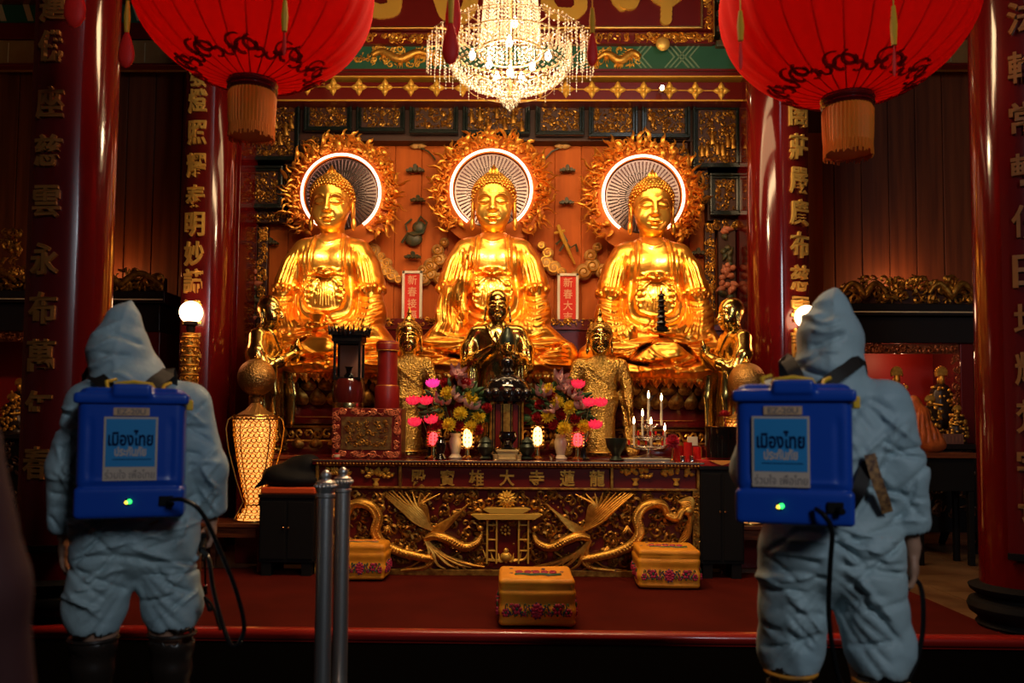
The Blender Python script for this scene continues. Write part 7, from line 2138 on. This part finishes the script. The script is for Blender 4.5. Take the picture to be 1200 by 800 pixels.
def band(pts, w, th, mb=None):
    """flat webbing band along pts, width across x"""
    mb = mb or MB(); C = crv(pts, 5); n = len(C)
    T_ = np.gradient(C, axis=0); T_ /= np.linalg.norm(T_, axis=1)[:, None]
    out = np.array([0, -1.0, .15]); V = []
    for i in range(n):
        sd = np.cross(T_[i], out); sd /= np.linalg.norm(sd) + 1e-9; nn = np.cross(sd, T_[i])
        V += [C[i] - sd * w / 2 - nn * th / 2, C[i] + sd * w / 2 - nn * th / 2, C[i] + sd * w / 2 + nn * th / 2, C[i] - sd * w / 2 + nn * th / 2]
    Fc = []
    for i in range(n - 1):
        a, b = i * 4, i * 4 + 4
        for j in range(4): Fc.append((a + j, a + (j + 1) % 4, b + (j + 1) % 4, b + j))
    Fc += [(3, 2, 1, 0), ((n - 1) * 4, (n - 1) * 4 + 1, (n - 1) * 4 + 2, (n - 1) * 4 + 3)]
    mb.add(V, Fc); return mb
def loc_pts(root, Xr, Zr, Yr, pts):      # photo px, py, depth -> coordinates of a thing
    rz = root.rotation_euler[2]; out = []
    for px, py, Y in pts:
        x, z = U(px, py, Y); dx, dy = x - Xr, Y - Yr
        out.append((dx * math.cos(-rz) - dy * math.sin(-rz), dx * math.sin(-rz) + dy * math.cos(-rz), z - Zr))
    return out
A1 = lambda *p: loc_pts(SP1, XS1, ZS1, 3.08, p); A2 = lambda *p: loc_pts(SP2, XS2, ZS2, 2.80, p)
for pts in (A1((142, 472, 3.17), (128, 455, 3.19), (113, 442, 3.26), (104, 441, 3.38), (112, 500, 3.56)), A1((160, 472, 3.14), (174, 455, 3.16), (190, 442, 3.23), (200, 441, 3.35), (196, 500, 3.54))):
    obj('shoulder_strap', band(pts, .052, .006), WEB, SP1)
for pts in (A2((940, 462, 2.90), (936, 446, 2.91), (928, 430, 2.94), (920, 424, 3.04), (925, 480, 3.24)), A2((952, 462, 2.89), (972, 446, 2.90), (992, 433, 2.93), (1008, 428, 3.03), (1008, 490, 3.26))):
    obj('shoulder_strap', band(pts, .045, .006), WEB, SP2)
obj('waist_strap', band(A2((996, 592, 2.98), (1006, 575, 2.93), (1014, 552, 2.95), (1024, 525, 3.0), (1034, 505, 3.1)), .045, .006), WEB, SP2)
obj('patterned_strap', band(A2((1019, 532, 2.93), (1027, 560, 2.92), (1036, 585, 2.93), (1040, 600, 2.95)), .036, .006), WEBP, SP2)
# hoses and spray guns
def gun(root, X, Z, Y, px, py, Yg, label_tip):
    P = loc_pts(root, X, Z, Y, [(px, py, Yg)])[0]; p = np.array(P)
    m = MB(); m.tube([p + (0, -.07, -.02), p + (0, .02, .0), p + (0, .10, .015)], [.014, .016, .013], 10); m.tube([p + (0, .05, -.02), p + (0, .06, -.05), p + (0, .03, -.075)], .006, 6); m.box(p + (0, .06, .015), (.022, .05, .035)); obj('spray_gun', m, BLACK_M, root, bevel=.002)
    m = MB(); m.tube([p + (0, .10, .015), p + (0, .30, -.10), p + (0, .52, -.26)], .006, 8); m.tube([p + (0, .52, -.26), p + (0, .55, -.30)], [.009, .013], 8); obj('lance', m, SILVER, root)
    return p
g1 = gun(SP1, XS1, ZS1, 3.08, 238, 636, 3.45, '')
h = A1((200, 585, 3.05), (216, 586, 3.03), (236, 600, 3.05), (256, 640, 3.1), (276, 690, 3.15), (286, 730, 3.2), (282, 750, 3.2), (272, 756, 3.2), (262, 735, 3.22), (250, 690, 3.28), (245, 655, 3.34))
m = MB(); m.tube(crv(h + [tuple(g1 + (0, -.07, -.02))], 6), .0085, 8); obj('hose', m, HOSE, SP1)
m = MB(); m.tube(crv(A1((258, 738, 3.24), (250, 712, 3.28), (240, 700, 3.3), (246, 716, 3.3)), 5), .006, 6); m.ball(A1((246, 713, 3.28))[0], .012, 8, 6); obj('hose_clip', m, BLACK_M, SP1)
g2 = gun(SP2, XS2, ZS2, 2.80, 1066, 668, 3.14, '')
h = A2((956, 596, 2.76), (966, 604, 2.73), (975, 622, 2.74), (973, 660, 2.78), (971, 710, 2.82), (975, 755, 2.86), (985, 800, 2.9), (1005, 835, 2.95), (1040, 830, 3.0), (1068, 790, 3.02), (1080, 750, 3.04), (1082, 710, 3.04), (1078, 685, 3.06))
m = MB(); m.tube(crv(h + [tuple(g2 + (0, -.07, -.02))], 6), .0085, 8); obj('hose', m, HOSE, SP2)

# dark blurred passer-by at the left edge, close to the camera
s = person_body((-.27, .06, .80), (.27, .06, .80), False, False, (-.255, .0, 1.06), (.255, .0, 1.06), H=1.60)
X = -1.085
t = thing('person', 'person in dark maroon clothing at the left frame edge, closest to the camera', 'person', (X, 1.30, 0), 0)
obj('body', s.mesh(), SKIN, t, smooth=180)
s = Sdf((-.40, -.26, .35), (.40, .26, 1.46), .012)
s.ell((0, 0, 1.12), (.20, .14, .26), k=.03); s.ell((0, 0, .85), (.19, .14, .2), k=.06); s.cone((-.16, 0, 1.27), (.16, 0, 1.27), .085, k=.05)
for x in (-1, 1): s.chain([(x * .18, 0, 1.25), (x * .25, .0, 1.04), (x * .27, .05, .83)], [.075, .062, .048], k=.03)
nz = smooth_noise(51, 14); s.disp(lambda x, y, z: .008 * nz(x, y, z))
obj('dark_jacket', s.mesh(), mat('dark maroon cloth', (.055, .014, .013), .8), t, smooth=180)
s = Sdf((-.3, -.2, .04), (.3, .2, .92), .012)
for x in (-1, 1): s.chain([(x * .09, 0, .85), (x * .12, .01, .46), (x * .13, -.01, .10)], [.115, .085, .07], k=.03)
obj('dark_trousers', s.mesh(), BLACK_M, t, smooth=180)
m = MB(); m.ball((0, .01, 1.505), (.092, .105, .115), 20, 14); obj('short_black_hair', m, BLACK_M, t, smooth=180)
# ------------------------------------------------------------------ camera, light, colour
cam = bpy.data.cameras.new('camera'); co = bpy.data.objects.new('camera', cam); COL.objects.link(co)
cam.sensor_fit = 'HORIZONTAL'; cam.sensor_width = 36.0; cam.lens = F * 36.0 / 1200.0
cam.shift_x = 0.0; cam.shift_y = (CY - 400.0) / 1200.0
co.location = (0, 0, CAMZ)
co.rotation_euler = RC.to_euler()
cam.clip_start = .05
cam.dof.use_dof = True; cam.dof.focus_distance = 8.3; cam.dof.aperture_fstop = 2.2
SC.camera = co
SC.view_settings.view_transform = 'Standard'; SC.view_settings.look = 'None'
SC.view_settings.gamma = 1; SC.view_settings.exposure = 0.0
SC.view_settings.use_curve_mapping = False
w = bpy.data.worlds.new('world'); SC.world = w; w.use_nodes = True
w.node_tree.nodes['Background'].inputs['Color'].default_value = (.55, .62, .75, 1)
w.node_tree.nodes['Background'].inputs['Strength'].default_value = .01

def lamp(name, kind, loc, energy, color, size=.1, target=None, spot=60, blend=.6, sy=None, spread=None):
    l = bpy.data.lights.new(name, kind); l.energy = energy; l.color = color
    if kind == 'AREA':
        l.size = size
        if sy: l.shape = 'RECTANGLE'; l.size_y = sy
        if spread: l.spread = math.radians(spread)
    else: l.shadow_soft_size = size
    if kind == 'SPOT': l.spot_size = math.radians(spot); l.spot_blend = blend
    o = bpy.data.objects.new(name, l); COL.objects.link(o); o.location = loc
    if target is not None:
        o.rotation_euler = (Vector(target) - Vector(loc)).to_track_quat('-Z', 'Y').to_euler()
    return o
WARM = (1.0, .72, .38)
for i, (t, X, Z) in enumerate(BUD):
    lamp('altar_spot', 'SPOT', (X + (.0, .0, .0)[i], 6.9, 4.0), 275, (1, .76, .46), .10, (X, 8.5, Z + 1.05), 36, 1.0)
# soft warm fill light added above the dais, not a fixture of the shrine
lamp('shrine_fill', 'AREA', (0.05, 7.6, 4.3), 44, (1, .66, .32), 4.2, (0.05, 8.9, 1.6), sy=.5)
lamp('altar_table_fill', 'AREA', (0.0, 5.0, 4.6), 105, (1, .66, .34), 2.5, (0, 7.2, .6), sy=.4)  # unseen fill added to brighten the table front and the platform
lamp('chandelier_glow', 'POINT', (Xc, Yc, Zr - .02), 120, (1, .72, .42), .12)
for l in LAN: lamp('lantern_inner_light', 'POINT', (l[1], (4.6, 4.55)[LAN.index(l)], l[2] + .05), 5.5, (1, .62, .35), .10)  # point light put inside each lantern so the silk shines through
lamp('right_bay_lamp', 'POINT', (UX(1060, 325, 9.9), 9.95, UZ(1060, 338, 9.9)), 14, (1, .45, .15), .15)
lamp('left_bay_lamp', 'POINT', (UX(120, 300, 9.9), 9.95, UZ(120, 325, 9.9)), 10, (1, .40, .12), .15)
# daylight through the open temple front behind the camera
lamp('doorway_daylight', 'AREA', (2.6, -2.6, 4.2), 105, (.84, .92, 1.0), 1.0, (0.0, 4.0, 1.0), sy=1.6)

lamp('right_niche_fill', 'POINT', (cxr, 9.1, UZ(1060, 416, 8.9)), 4.5, (1, .5, .25), .05)  # added fill to brighten the red niche, no fixture modelled
lamp('left_niche_fill', 'POINT', (cxl + .6, 9.1, UZ(80, 402, 8.9)), 1.5, (1, .5, .25), .05)  # same added fill for the left niche, weaker
lamp('cornice_fill', 'AREA', (0.0, 7.4, 4.75), 22, (1, .68, .34), 4.0, (0, 8.6, 4.9), sy=.2)  # unseen strip added to lift the painted beam and name board

for px, py in ((224, 366), (945, 371)):
    x, z = U(px, py, 7.9); lamp('globe_glow', 'POINT', (x, 7.9 - .14, z), 2.5, (1, .33, .14), .09)
